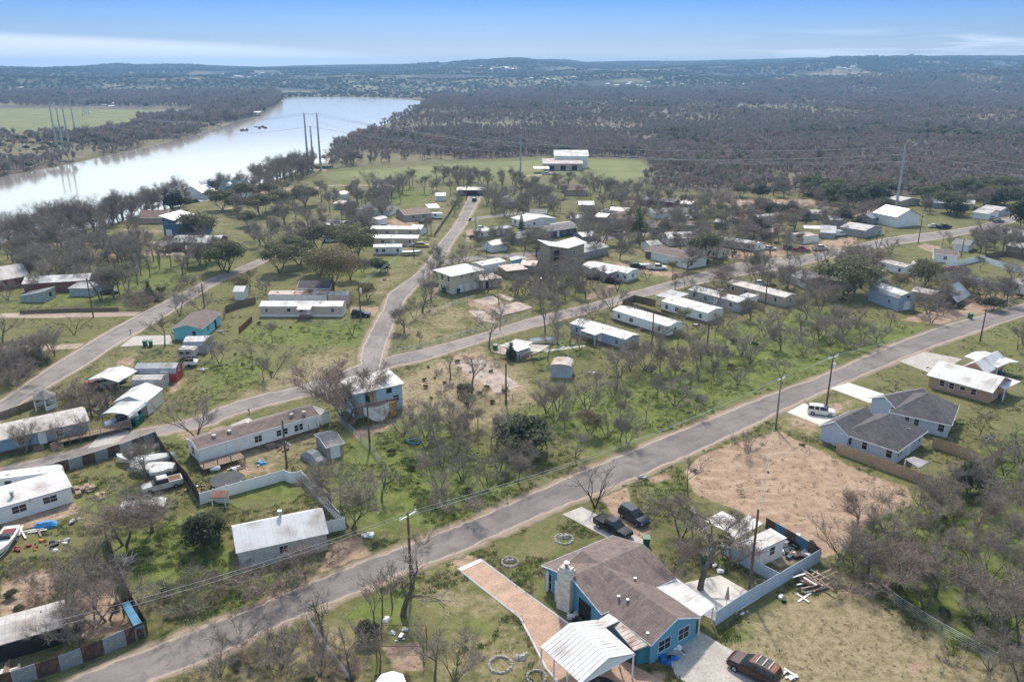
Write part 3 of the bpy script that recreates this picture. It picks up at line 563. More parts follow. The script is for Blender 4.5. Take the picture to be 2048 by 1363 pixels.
def wing(root,A,B,C=None,z=0.,depth=None,h=2.7,roof='x',rise=.8,o=.35,wall=W_,rm=RW,metal=None,seams=True,win='',trim=WP,open_=False,t=.12,skirt=None,posts=None,lz=0.,shrink=0.,glass=GLASS,foot=True,frame=None,pm=WP):
    a,u,n,L,d=frame or frame_of(A,B,C,z); D=depth or d
    if shrink: a=a+u*shrink+n*shrink; L-=2*shrink; D-=2*shrink
    rot=math.atan2(u.y,u.x); base=Vector((a.x,a.y,lz))-(root.location if root else Vector())
    if foot: c=a+u*L/2+n*D/2; FOOT.append((c.x,c.y,u.x,u.y,L/2,D/2))
    if metal is None: metal=rm in(RW,RWD,RG,RBL,RRU,RDB)
    planes=roof_mesh(roof,L,D,h+lz*0,rise,o)
    if not open_:
        m=MB(); T=lambda x,y:top_at(roof,L,D,h,rise,x,y,0)-t*1.02
        ring=[(0,0),(L/2,0),(L,0),(L,D/2),(L,D),(L/2,D),(0,D),(0,D/2)]
        vs=[(x,y,-.25) for x,y in ring]+[(x,y,T(x,y)) for x,y in ring]; k=8
        fs=[(i,(i+1)%k,(i+1)%k+k,i+k) for i in range(k)]; m.add(vs,fs)
        if roof in('gamx','arch','gamy','archy'):
            prof=[(p[0],p[1]) for p in ([(0,0),(.10,.62),(.5,1),(.9,.62),(1,0)] if 'gam' in roof else [(0,0),(.06,.55),(.2,.85),(.5,1),(.8,.85),(.94,.55),(1,0)])]
            for e in (0.01,(L if roof in('gamx','arch') else D)-.01):
                W=D if roof in('gamx','arch') else L
                vs=[((e,W*p,h+rise*q-t*1.1) if roof in('gamx','arch') else (W*p,e,h+rise*q-t*1.1)) for p,q in prof]; m.add(vs,[tuple(range(len(vs)))])
        m.obj('wall',wall,root,base,rot)
        if skirt: s=MB(); s.b2(-.02,L+.02,-.02,D+.02,-.2,.55); s.obj('skirting',skirt,root,base,rot)
    else:
        ps=posts or [(0.1,.1),(L-.1,.1),(L-.1,D-.1),(.1,D-.1),(L/2,.1),(L/2,D-.1)]
        for x,y in ps:
            p=MB(); p.box((0,0,0),(.14,.14,1)); zt=top_at(roof,L,D,h,rise,x,y,0)-t; p=MB(); p.b2(-.07,.07,-.07,.07,-.1,zt); loc=base+Vector((u.x*x-u.y*y,u.y*x+u.x*y,0)); p.obj('post',pm,root,loc,rot)
    add_roof(root,base,rot,planes,rm,t,metal,seams and metal)
    # trim fascia
    if roof in('x','y','hip','shed','shedf') and not metal:
        m=MB(); e=planes[0][0][2]
        if roof=='x':
            for y in(-o-.02,D+o+.02): m.b2(-o,L+o,y-.02,y+.02,e-.2,e+.01)
            for x in(-o-.015,L+o+.015):
                m.tube([(x,-o,e-.08),(x,D/2,h+rise-.08),(x,D+o,e-.08)],.09,4)
        if roof=='y':
            for x in(-o-.02,L+o+.02): m.b2(x-.02,x+.02,-o,D+o,e-.2,e+.01)
            for y in(-o-.015,D+o+.015): m.tube([(-o,y,e-.08),(L/2,y,h+rise-.08),(L+o,y,e-.08)],.09,4)
        if roof=='hip':
            m.b2(-o,L+o,-o-.04,-o,e-.2,e+.01); m.b2(-o,L+o,D+o,D+o+.04,e-.2,e+.01); m.b2(-o-.04,-o,-o,D+o,e-.2,e+.01); m.b2(L+o,L+o+.04,-o,D+o,e-.2,e+.01)
        if m.v: m.obj('fascia',trim,root,base,rot)
    R=lambda x,y,zz:base+Vector((u.x*x-u.y*y,u.y*x+u.x*y,zz))
    for w_ in win.split():
        # side:u:w:h:sill[:type]
        q=w_.split(':'); sd=q[0]; uu=float(q[1]); ww=float(q[2]) if len(q)>2 else 1.; hh=float(q[3]) if len(q)>3 else 1.1; si=float(q[4]) if len(q)>4 else 1.; ty=q[5] if len(q)>5 else 'w'
        if sd=='f': p=R(L*uu,-.004,si+hh/2); an=rot
        elif sd=='r': p=R(L+.004,D*uu,si+hh/2); an=rot+math.pi/2
        elif sd=='l': p=R(-.004,D*uu,si+hh/2); an=rot-math.pi/2
        else: p=R(L*uu,D+.004,si+hh/2); an=rot+math.pi
        if ty=='d': window(root,wall,p.x,p.y,p.z,ww,hh,an,trim,WP,0,'door')
        elif ty=='g': window(root,wall,p.x,p.y,p.z,ww,hh,an,trim,WP,0,'garage_door')
        elif ty=='k': window(root,wall,p.x,p.y,p.z,ww,hh,an,DARK,DARK,0,'opening')
        elif ty=='b': window(root,wall,p.x,p.y,p.z,ww,hh,an,NEWW,NEWW,0,'hatch')
        else: window(root,wall,p.x,p.y,p.z,ww,hh,an,trim,glass,1 if ww>.9 else 0)
    return a,u,n,L,D,R
def house(label,A,B,C=None,lm=None,cat='house',name='house',group=None,**k):
    z=k.get('z',0.); fr=frame_of(A,B,C,z); a,u,n,L,d=fr; D=k.get('depth') or d; c=a+u*L/2+n*D/2
    root=thing(name,label,cat,(c.x,c.y,0),0,group)
    if lm: LAND.append((c.x,c.y,lm,math.hypot(L,D)/2))
    R=wing(root,A,B,C,**k)
    if cat in('mobile home','trailer'):
        a,u,n,L,D,RR=R; q=random.Random(int(a.x*10)); rot=math.atan2(u.y,u.x); hh=k.get('h',2.7)
        for i in range(3):
            p=RR(L*(.15+.3*i+q.uniform(-.05,.08)),D*q.choice((.3,.7)),hh+k.get('rise',.5)*.5); m=MB(); (m.cyl((0,0,-.1),.13,.4,8) if q.random()<.5 else m.b2(-.25,.25,-.25,.25,-.1,.22)); m.obj('roof_vent',q.choice((STEEL,RWD,GREY)),root,p)
        if not k.get('skirt'): m=MB(); m.b2(-.03,L+.03,-.03,D+.03,-.2,.5); m.obj('skirting',q.choice((GREY,RWD,BROWN)),root,RR(0,0,0),rot)
        p=RR(L*.55,-1.1,0); m=MB(); m.b2(-.8,.8,-.6,.95,0,.18); m.b2(-.8,.8,-.2,.95,.18,.38); m.obj('steps',WOOD,root,p,rot)
    elif C is None or z==0:
        a,u,n,L,D,RR=R; q=random.Random(int(a.x*10)); 
        if L>7 and not k.get('open_'):
            p=RR(L*q.uniform(.2,.8),D*.62,k.get('h',2.7)+k.get('rise',.8)*.6); m=MB(); m.cyl((0,0,-.3),.09,.6,6); m.obj('vent_pipe',STEEL,root,p)
    return root
def vent(root,px,py,z,r=.12,h=.3,mt=STEEL,nm='vent_pipe'):
    p=G(px,py,z); m=MB(); m.cyl((0,0,-.3),r,h+.3,8); m.cyl((0,0,h-.05),r*1.6,.12,8); m.obj(nm,mt,root,p-root.location)
def pad(name,pts,mt,z=.05,t=.12,label=None,cat=None):
    "flat sheet of concrete or gravel on the ground"
    P=[G(*p) for p in pts]; 
    if sum((P[i].x*P[(i+1)%len(P)].y-P[(i+1)%len(P)].x*P[i].y) for i in range(len(P)))<0: P=P[::-1]
    m=MB(); m.slab([(p.x,p.y,z) for p in P],t); o=m.obj(name,mt)
    return struct(o)
PADS=[]
def padx(*a,**k): 
    PADS.append(a[1]); return pad(*a,**k)
def onpad(x,y):
    a,b=P1(x,y); 
    return any(poly_dist(np.array([a]),np.array([b]),q)[0]>-3 for q in PADS)
# ---------------- drives and slabs ----------------
padx('concrete_drive',[(1125,1028),(1163,1013),(1225,1045),(1295,1083),(1262,1100)],CONC)
padx('gravel_drive',[(918,1137),(962,1119),(1050,1185),(1140,1250),(1230,1310),(1330,1363),(1300,1420),(1160,1420),(1092,1335),(1040,1235)],GRAV,z=.045)
padx('concrete_apron',[(915,1137),(960,1117),(968,1121),(925,1141)],CONCW,z=.06)
padx('concrete_drive',[(1330,1300),(1400,1262),(1480,1310),(1600,1385),(1560,1430),(1430,1400),(1352,1352)],CONC)
padx('patio',[(1370,1165),(1440,1150),(1520,1195),(1437,1245),(1380,1215)],CONCW)
padx('concrete_drive',[(1574,824),(1608,806),(1690,840),(1640,850)],CONCW); padx('concrete_drive',[(1660,776),(1697,765),(1768,788),(1740,806)],CONCW)
padx('concrete_drive',[(1797,722),(1850,703),(1925,718),(1870,750)],CONC); padx('concrete_drive',[(240,693),(268,672),(340,670),(345,688)],CONC)
padx('broken_slab',[(905,725),(962,716),(1042,772),(995,787),(945,755)],PCONC); padx('broken_slab',[(980,618),(1036,604),(1066,617),(1004,633)],PCONC,z=.25,t=.4); padx('broken_slab',[(944,601),(985,591),(1003,603),(974,612)],PCONC); padx('broken_slab',[(988,590),(1000,587),(1032,598),(1020,602)],PCONC); padx('broken_slab',[(935,622),(970,622),(1000,648),(960,640)],PCONC)
padx('concrete_pad',[(460,850),(497,835),(510,843),(475,858)],CONC); padx('concrete_pad',[(985,705),(1000,690),(1080,688),(1095,700),(1040,718)],PCONC,z=.2,t=.3); padx('concrete_path',[(1085,700),(1170,690),(1172,693),(1090,704)],CONC)
padx('concrete_drive',[(200,868),(240,855),(260,862),(235,885),(175,897)],CONC); padx('concrete_path',[(178,824),(222,790),(226,793),(184,828)],CONC)
m=MB()
for P in ([(915,1137),(1040,1235),(1092,1335),(1160,1420)],[(962,1118),(1050,1184),(1140,1249)]):
    q=[G(*p) for p in P]; m.tube([(p.x,p.y,.06) for p in q],.11,4)
struct(m.obj('drive_kerb',WP))
# ---------------- the blue house in front ----------------
zE=2.9
bh=house('wide blue house with brown shingled L-shaped roof and stone chimney beside the concrete drive',(1082,1128),(1204,1227),(1222,1065),lm='the blue brown-roofed house',z=zE,h=zE,roof='y',rise=1.5,o=.3,wall=BLUE,rm=RSB,shrink=.35,trim=TRIM,
 win='f:.72:1.9:2.1:.15:k f:.08:1.0:2.0:.2')
def extra(root,*a,**k): return wing(root,*a,**k)
extra(bh,(1302,1288),(1403,1231),(1230,1160),z=zE,h=zE-.02,roof='y',rise=1.45,o=.3,wall=BLUE,rm=RSB,shrink=.35,trim=TRIM,depth=15.2,win='f:.3:1.7:1.3:.9 f:.72:1.6:1.4:.9 l:.55:.9:1.0:1.1 l:.75:1:1:1.1')
# chimney, lean-to awning, vents, white patio roof
c=G(1131,1215); m=MB(); m.b2(-.85,.85,-.6,.6,-.2,5.1); m.b2(-.7,.7,-.45,.45,5.1,5.45); m.obj('chimney',STONE,bh,c-bh.location,math.radians(-36)); m=MB(); m.cyl((0,0,5.4),.22,.6,10); m.cyl((0,0,5.95),.34,.12,10); m.obj('chimney_pot',STEEL,bh,c-bh.location)
for q in((1270,1160),(1237,1196),(1255,1203),(1295,1270)): vent(bh,*q,3.6)
def quad_roof(root,pts,mt,t=.12,nm='roof_sheet',posts=None,pm=WP,seams=True):
    "roof sheet through photo points with their heights (x,y,z)"
    P=[G(*p) for p in pts]; 
    if sum((P[i].x*P[(i+1)%len(P)].y-P[(i+1)%len(P)].x*P[i].y) for i in range(len(P)))<0: P=P[::-1]
    loc=root.location.copy() if root else P[0].copy(); loc.z=0
    Q=[tuple(p-loc) for p in P]
    o=None
    m=MB(); m.slab(Q,t)
    if seams and len(Q)==4:
        a,b,c,d=(Q if abs(Q[1][2]-Q[0][2])<=abs(Q[2][2]-Q[1][2]) else Q[1:]+Q[:1]); n=max(1,int(math.dist(a,b)/.6))
        for i in range(n+1):
            p=lerp3(a,b,min(max(i/n,.01),.99)); q=lerp3(d,c,min(max(i/n,.01),.99)); m.tube([(p[0],p[1],p[2]+.0),(q[0],q[1],q[2]+.0)],.018,4)
    o=m.obj(nm,mt,root,(0,0,0) if root else loc)
    cx=sum(q[0] for q in Q)/len(Q); cy=sum(q[1] for q in Q)/len(Q)
    if posts:
        for q in Q[:posts]:
            x,y=q[0]+(cx-q[0])*.06,q[1]+(cy-q[1])*.06; pp=MB(); pp.b2(-.07,.07,-.07,.07,-.1,q[2]-t); pp.obj('post',pm,root,(x,y,0))
    xs=[p.x for p in P];ys=[p.y for p in P]; FOOT.append(((min(xs)+max(xs))/2,(min(ys)+max(ys))/2,1,0,(max(xs)-min(xs))/2,(max(ys)-min(ys))/2))
    return o
quad_roof(bh,[(1402,1231,2.75),(1430,1211,2.5),(1350,1153,2.5),(1311,1172,2.85)],RW,nm='patio_roof',posts=4)
quad_roof(bh,[(1227,1252,2.55),(1240,1243,2.75),(1305,1286,2.75),(1268,1300,2.2)],RRU,nm='lean_to_roof')
p=G(1275,1330); m=MB(); m.b2(0,3.1,0,2.2,-.2,2.3); m.obj('store_room',mat('deep_teal_boards',(.05,.22,.30),'boards'),bh,p-bh.location,math.radians(25))
# porch posts
for q in((1094,1180),(1112,1200)):
    m=MB(); m.b2(-.15,.15,-.15,.15,-.1,2.6); m.obj('porch_post',WP,bh,G(*q)-bh.location)
# near carport
def carport(label,pts,hs,mt=RW,name='carport',lm=None,cat='carport',ridge=None,posts=True,side=None):
    "gable carport: pts = near-left eave, near-right eave, far-right eave, far-left eave"
    A=[G(p[0],p[1],hs[0]) for p in pts]; c=sum(A,Vector())/4; c.z=0; r=thing(name,label,cat,c)
    Q=[a-c for a in A]; rz=hs[1]; rn=(Q[0]+Q[1])/2; rf=(Q[2]+Q[3])/2; rn.z=rf.z=rz
    for P in([Q[0],rn,rf,Q[3]],[rn,Q[1],Q[2],rf]):
        P=[tuple(v) for v in P]; n=max(3,int(math.dist(P[0],P[3])/1.0)); 
        flip=((P[1][0]-P[0][0])*(P[2][1]-P[0][1])-(P[1][1]-P[0][1])*(P[2][0]-P[0][0]))<0
        for i in range(n):
            a=lerp3(P[0],P[3],i/n+.0005); b=lerp3(P[1],P[2],i/n+.0005); c2=lerp3(P[1],P[2],(i+1)/n-.0005); d=lerp3(P[0],P[3],(i+1)/n-.0005)
            pl=[a,b,c2,d]; pl=pl[::-1] if flip else pl; m=MB(); m.slab(pl,.06)
            for f in(.02,.5):
                s=lerp3(a,d,f); e=lerp3(b,c2,f); m.tube([(s[0],s[1],s[2]),(e[0],e[1],e[2])],.04,4)
            m.obj('roof_panel',mt,r)
    g=MB()
    for e0,e1,rr_ in((Q[0],Q[1],rn),(Q[3],Q[2],rf)):
        g.add([tuple(e0-Vector((0,0,.1))),tuple(e1-Vector((0,0,.1))),tuple(rr_-Vector((0,0,.12)))],[(0,1,2)]); g.tube([e0-Vector((0,0,.12)),e1-Vector((0,0,.12))],.08,4)
    g.obj('gable_end',WP,r)
    if posts:
        n=3
        for s in((0,3),(1,2)):
            for i in range(n+1):
                q=Q[s[0]].lerp(Q[s[1]],i/n)*.97; p=MB(); p.b2(-.08,.08,-.08,.08,-.1,hs[0]-.1); p.obj('post',WP,r,(q.x,q.y,0))
    if lm: LAND.append((c.x,c.y,lm,4))
    dd=(Q[1]-Q[0]); L=dd.length; dd.normalize(); FOOT.append((c.x,c.y,dd.x,dd.y,L/2,(Q[3]-Q[0]).length/2))
    return r
cp=carport('large white metal carport on posts at the end of the red gravel drive',[(1162,1366),(1270,1306),(1193,1238),(1080,1292)],(3.1,4.3),lm='the near white carport')
quad_roof(cp,[(1193,1241,3.0),(1216,1226,2.9),(1238,1240,2.9),(1209,1255,3.0)],RW,nm='porch_cover')
# ---------------- other buildings, near to far ----------------
H=house
H('white metal shed with a door inside the blue fence pen',(1476,1084),(1509,1105),(1571,1075),lm='the white pen shed',cat='shed',name='shed',z=2.6,h=2.6,roof='shed',rise=.15,o=.25,wall=W_,rm=RW,win='r:.62:.9:1.1:1 r:.3:.9:1.9:.1:d',shrink=.25)
for i,(pts,lb) in enumerate([([(1407,1040,2.5),(1448,1060,2.6),(1477,1038,2.6),(1444,1021,2.5)],'small flat white open shed roof nearest the parked black cars'),([(1449,1060,2.4),(1470,1077,2.5),(1526,1046,2.5),(1497,1029,2.4)],'middle flat white open shed roof behind the fenced pen')]):
    P=G(*pts[0][:2],2.5); P.z=0; r=thing('open_shed',lb,'shed',P); quad_roof(r,pts,RW,posts=4)
# two new houses
n1=H('nearer new grey shingled house with pale blue siding beside the bare dirt lot',(1684,893),(1788,929),(1859,894),lm='the nearer new grey-roofed house',h=2.8,roof='hip',rise=2.7,o=.45,wall=PBLUE,rm=RSG,trim=W_,win='f:.12:.8:1.5:.9 f:.42:.8:1.5:.9 f:.88:.9:1.5:.9 r:.1:.5:1.3:1 r:.2:.5:1.3:1 r:.48:.9:2:.1:d r:.66:.5:.8:1.3 r:.86:.7:1.3:1')
extra(n1,(1640,879),(1692,899),depth=8.6,h=2.8,roof='y',rise=1.5,o=.4,wall=PBLUE,rm=RSG)
quad_roof(n1,[(1810,917,2.3),(1838,935,2.2),(1858,923,2.2),(1828,912,2.3)],mat('patio_cover',(.4,.38,.38)),nm='patio_cover',posts=4)
n2=H('farther new grey shingled house with pale blue siding beyond its twin',(1780,850),(1893,875),(1948,846),lm='the farther new grey-roofed house',h=2.8,roof='hip',rise=2.7,o=.45,wall=PBLUE,rm=RSG,trim=W_,win='f:.28:.7:1.3:.9 f:.45:.7:1.3:.9 f:.88:.9:1.4:.9 r:.12:.5:1.3:1 r:.25:.5:1.3:1 r:.45:.9:2:.1:d r:.66:.6:.8:1.2 r:.88:.6:1.1:1')
extra(n2,(1740,823),(1792,848),depth=8.4,h=2.8,roof='y',rise=1.4,o=.4,wall=PBLUE,rm=RSG)
for q in((1700,830),(1758,790)): pass
for r,q in((n1,(1818,860)),(n1,(1688,845)),(n2,(1910,812)),(n2,(1783,797))): vent(r,*q,3.6,.1,.3)
b=H('long tan brick house with white metal roof right of the new houses',(1856,773),(1977,807),(2015,784),lm='the tan brick house',h=2.6,roof='x',rise=1.7,o=.5,wall=BRICK,rm=RW,trim=WP,win='f:.22:.9:1.1:.9 f:.38:.9:1.1:.9 f:.56:.9:.7:1.2 f:.74:.9:1.1:.9 r:.2:.7:1.1:.9')
extra(b,(1925,755),(1965,766),(2010,745),h=2.6,roof='y',rise=1.4,o=.5,wall=BRICK,rm=RW)
quad_roof(b,[(1988,768,2.7),(2010,778,2.5),(2042,762,2.5),(2006,752,2.7)],RW,nm='porch_roof',posts=4)
H('white open carport with dark car beneath behind the tan brick house',(1929,712),(1996,734),(2025,719),lm='the white carport behind the brick house',cat='carport',name='carport',z=2.6,h=2.6,roof='x',rise=.5,o=.1,rm=RW,open_=True)
# white farmhouse in the middle foreground
wh=H('white house with broad white metal roof inside the vinyl fence yard',(481,1138),(655,1099),(443,1092),lm='the white house with the broad roof',h=2.7,roof='x',rise=1.6,o=.3,wall=mat('plain_white_wall',(.70,.69,.66),'siding'),rm=RW,win='l:.35:.9:1.2:1 l:.75:.7:.9:1.1 f:.5:1:1:1')
vent(wh,560,1028,4.5,.2,.5)
# long white trailer home
t1=H('long white mobile home with brown shingle roof and ruined deck',(401,931),(639,859),(382,909),lm='the long white mobile home',cat='mobile home',name='mobile_home',h=2.9,roof='x',rise=.75,o=.15,wall=W_,rm=RSB,trim=WP,win='l:.55:1.2:1.3:1 f:.24:.9:2:.3:d f:.47:1.2:1.1:1.1 f:.645:.8:1.0:1.1 f:.70:.8:1.0:1.1 f:.80:.8:1.1:1 f:.835:.8:1.1:1')
for q in((428,873),(459,864),(583,831),(608,826)): vent(t1,*q,3.4,.22,.3,RWD)
H('weathered grey box shed with flat shingle roof behind the white mobile home',(656,919),(687,911),(637,893),lm='the grey box shed',cat='shed',name='shed',h=2.3,roof='x',rise=.5,o=.2,wall=mat('grey_board_shed',(.42,.38,.35),'boards'),rm=RSL,win='f:.5:1.4:1.8:.1:d')
H('small white garden shed at the end of the long mobile home',(644,850),(659,844),(638,834),cat='shed',name='shed',h=2.,roof='y',rise=.5,o=.1,wall=W_,rm=RW)
# light blue two-storey
b2=H('light blue two-storey house with white roof and bare tree at its corner',(712,838),(806,816),(676,816),lm='the light blue two-storey house',h=4.9,roof='shed',rise=.5,o=.45,wall=SKYB,rm=RW,trim=BROWN,win='f:.72:.9:.8:3.6 f:.86:.9:.9:1.9 f:.3:1.4:1.8:2.6 f:.38:1.1:4.2:.2:b l:.3:.8:1:3.3 l:.75:.8:1.1:1.2 f:.62:.1:2:.2')
o_=MB(); bs=G(712,838)
def loc_of(A,B,x,y): a,u,n,L,d=frame_of(A,B); return a+u*x+n*y,math.atan2(u.y,u.x)
p,ro=loc_of((712,838),(806,816),.3,-2.6); m=MB(); m.b2(0,6.4,0,2.6,2.35,2.5); m.obj('balcony_deck',WOOD,b2,p-b2.location,ro)
for x,y in((.1,.1),(3,.1),(6.3,.1)):
    m=MB(); m.b2(x-.07,x+.07,y-.07,y+.07,-.1,3.3); m.obj('balcony_post',WOOD,b2,p-b2.location,ro)
m=MB(); n=12
vs=[];
for i in range(n+1):
    a=i/n; vs+=[(.2+6.0*a*.8,-.05-.9*math.sin(a*math.pi),3.1-.0*a),(.2+6.0*a*.8,-.12-1.1*math.sin(a*math.pi)*1.2,.5+1.3*(2*a-1)**2)]
m.add(vs,[(2*i,2*i+2,2*i+3,2*i+1) for i in range(n)]); m.add([(x,y+.05,z) for x,y,z in vs],[(2*i+1,2*i+3,2*i+2,2*i) for i in range(n)])
tp=m.obj('white_tarp',WTARP,None,p,ro,smooth=True); tag(tp,'large white tarp hanging from the balcony of the light blue house','tarp')
m=MB()
for i in range(9): m.b2(-.5-i*.0-1.9*i/8,-.25-1.9*i/8+.1,-.2,1.0,2.2-2.2*i/8,2.28-2.2*i/8)
m.tube([(-.2,-.25,2.5),(-2.4,-.25,.3)],.06,4); m.tube([(-.2,1.05,2.5),(-2.4,1.05,.3)],.06,4); m.obj('stairs',WOOD,b2,p-b2.location,ro)
m=MB(); m.b2(4.9,6.1,-.3,-.15,.3,3.0); m.obj('orange_panel',ORANGE,b2,p-b2.location,ro)
# left foreground cluster
H('beige metal workshop with bright white gable roof beside the cross street',(227,803),(292,804),(337,776),lm='the beige workshop',cat='workshop',name='workshop',z=2.7,h=2.7,roof='y',rise=1.1,o=.15,wall=BEIGE,rm=RW,shrink=.1,win='f:.7:.9:2:.1:k')
H('pale domed metal carport over a silver pickup in front of the beige workshop',(202,832),(259,834),(288,807),lm='the pickup carport',cat='carport',name='carport',z=2.3,h=2.3,roof='archy',rise=.8,o=.05,rm=mat('pale_blue_roof',(.62,.67,.68),'metalroof',.45),open_=True,pm=STEEL)
H('red barn shed with domed silver roof and white doors',(272,765),(354,764),(376,750),lm='the red barn shed',cat='barn',name='barn',h=1.9,roof='gamx',rise=1.5,o=.08,wall=RED,rm=RG,win='f:.72:1.4:2.2:.1:g r:.5:.8:.7:1.9 f:.18:1.4:1:.9:b')
H('small grey rounded storage shed squeezed beside the red barn',(266,784),(325,783),(333,770),cat='shed',name='shed',h=1.7,roof='gamx',rise=1.1,o=.08,wall=GREY,rm=RWD,win='r:.5:.7:.6:1.6')
H('white open canopy sheltering a truck and junk beside the side road',(175,757),(236,761),(258,737),lm='the white canopy',cat='canopy',name='canopy',z=2.7,h=2.5,roof='y',rise=.7,o=.1,rm=RW,open_=True,pm=STEEL)
tl=H('long blue trailer house with pale metal roof and brown deck at the left edge',(-60,924),(180,869),(167,817),lm='the long blue trailer house',cat='mobile home',name='mobile_home',depth=6.6,h=2.7,roof='x',rise=.9,o=.3,wall=LBLUE,rm=RWD,skirt=RUSTM,win='f:.42:.9:1.2:1 f:.6:1:2:.4:d f:.75:1:1:1')
p,ro=loc_of((-60,924),(180,869),12,-2.4); m=MB()
m.b2(0,11,0,2.3,.75,.9); m.obj('deck',WOOD,tl,p-tl.location,ro); m=MB()
for i in range(8): m.b2(i*1.55,i*1.55+.1,0,.1,0,1.75)
m.b2(0,11,0,.06,1.65,1.75); m.b2(0,11,0,.06,1.25,1.3); m.obj('railing',WOOD,tl,p-tl.location,ro)
m=MB()
for i in range(5): m.b2(-1.9,-.1,-1.2+i*.3,-.9+i*.3,0,.15+.17*i)
m.obj('steps',WOOD,tl,p-tl.location+Vector((.5,.6,0)),ro)
w1=H('white flat roofed building with two windows at the left edge below the cross street',(-70,1069),(147,1003),(135,949),lm='the white building at the left edge',depth=6.2,h=2.5,roof='x',rise=.55,o=.2,wall=W_,rm=RW,seams=False,win='f:.79:1.7:.9:1 f:.5:1.7:1:.9')
vent(w1,24,990,3,.2,.5,STEEL); vent(w1,60,1000,2.9,.08,.2)
H('long low shed with ribbed pale metal roof behind the striped sheet fence',(-80,1348),(135,1284),(125,1230),lm='the long low pale shed',cat='shed',name='shed',depth=4.6,h=2.3,roof='x',rise=.55,o=.25,wall=DARK,rm=RWD)
# teal house and its neighbours
H('teal house with brown shingle roof below the side road bend',(349,679),(406,679),(454,647),lm='the teal house',h=2.7,roof='y',rise=.9,o=.35,wall=TEAL,rm=RSB,trim=mat('teal_trim',(.3,.6,.66)),win='f:.72:.8:1:1 r:.3:.8:1:1 r:.7:1:2:.1:k')
H('small dark grey shed with rounded roof behind the teal house',(368,708),(415,707),(412,692),cat='shed',name='shed',h=1.9,roof='gamx',rise=1.2,o=.05,wall=GREY,rm=RG)
pk=H('long pink and white mobile home with white roof and wooden porch',(521,633),(686,633),(694,627),lm='the pink mobile home',cat='mobile home',name='mobile_home',h=2.7,roof='x',rise=.7,o=.1,wall=PINK,rm=RW,skirt=WP,depth=4.6,win='f:.08:.6:.9:1.2 f:.35:.9:.8:1.3 f:.50:.9:.9:1.2 f:.59:.9:1.9:.3:d f:.88:.8:.9:1.2')
p,ro=loc_of((521,633),(686,633),9.8,-2); m=MB(); m.b2(0,3,0,1.9,.4,.5); m.obj('porch_deck',WOOD,pk,p-pk.location,ro); m=MB(); m.slab([(-.2,-.2,2.5),(3.2,-.2,2.5),(3.2,2,2.9),(-.2,2,2.9)],.1); m.obj('porch_roof',RW,pk,p-pk.location,ro)
H('narrow pale trailer annexe directly behind the pink mobile home',(538,607),(655,607),depth=4,cat='trailer',name='trailer',h=2.5,roof='x',rise=.4,o=.1,wall=W_,rm=RRU)
H('small pinkish shed beyond the right end of the pink mobile home',(657,608),(697,608),depth=4,cat='shed',name='shed',h=2.4,roof='x',rise=.4,o=.1,wall=PINK,rm=RWD)
H('low dark roofed outbuilding in front of the big rusty oak',(598,592),(660,592),depth=6,cat='shed',name='shed',h=2.3,roof='x',rise=1.3,o=.3,wall=BROWN,rm=RSG)
cr=H('cream two-storey house with flat white roof beside the middle road',(905,588),(959,576),(881,578),lm='the cream two-storey house',h=5.3,roof='shed',rise=.3,o=1.1,wall=CREAM,rm=RW,seams=False,win='f:.35:.6:.5:4.1 f:.72:.6:.5:4.1 l:.25:.9:1.4:3.2 l:.7:.9:1.4:3.2 f:.3:1.5:2:.1:g f:.55:1.5:2:.1:g f:.83:.9:2:.1:d l:.75:.5:1.2:.6 l:.55:.5:1.2:.6 l:.3:1.2:1.2:.9:b')
H('long white trailer joined behind the cream two-storey house',(965,551),(1012,541),(952,535),lm='the trailer behind the cream house',cat='trailer',name='trailer',depth=5,h=3,roof='x',rise=.4,o=.1,wall=W_,rm=RW)
H('small bright turquoise shed right of the cream house',(1024,536),(1058,534),depth=4,lm='the turquoise shed',cat='shed',name='shed',h=2.4,roof='y',rise=.5,o=.2,wall=TEAL,rm=RG)
H('low pink walled shed with rusty roof attached right of the cream house',(962,578),(1003,572),depth=5,cat='shed',name='shed',h=2.5,roof='shed',rise=.2,o=.2,wall=PINK,rm=RRU,win='f:.3:.8:1.8:.1:k')
H('small low shed with pinkish flat roof among bare trees',(1014,558),(1055,553),depth=6,cat='shed',name='shed',h=2.4,roof='shed',rise=.3,o=.2,wall=OLIVE,rm=RRU)
tw=H('tall weathered three-storey tower house with white butterfly roof',(1099,541),(1167,535),depth=8,lm='the tall tower house',h=6.6,roof='butter',rise=1.3,o=.7,wall=OLIVE,rm=RW,seams=False,win='f:.2:1.6:1.6:4.4:k f:.2:1.6:1.8:2.3:k f:.2:1.6:2:.1:k f:.7:1:1:4.4 f:.7:1:1:2.2')
p,ro=loc_of((1099,541),(1167,535),.4,-1.6)
for zz in(2.1,4.3):
    m=MB(); m.b2(0,5.2,0,1.6,zz,zz+.18); m.obj('balcony_deck',WOOD,tw,p-tw.location,ro); m=MB()
    for i in range(9): m.b2(i*.62,i*.62+.08,0,.08,zz,zz+1.05)
    m.b2(0,5.2,0,.08,zz+1.,zz+1.08); m.obj('railing',BROWN,tw,p-tw.location,ro)
H('low grey roofed annexe right behind the tall tower house',(1168,520),(1216,508),depth=9,h=2.6,roof='x',rise=1.1,o=.3,wall=GREY,rm=RG,cat='annexe')
mt_=H('white mobile home with porch roof over two red trucks',(1165,548),(1254,565),(1272,556),lm='the mobile home with red trucks',cat='mobile home',name='mobile_home',h=2.8,roof='x',rise=.5,o=.15,wall=W_,rm=RW,win='f:.8:.7:1:1 r:.5:.8:1:1 f:.95:.7:.9:1')
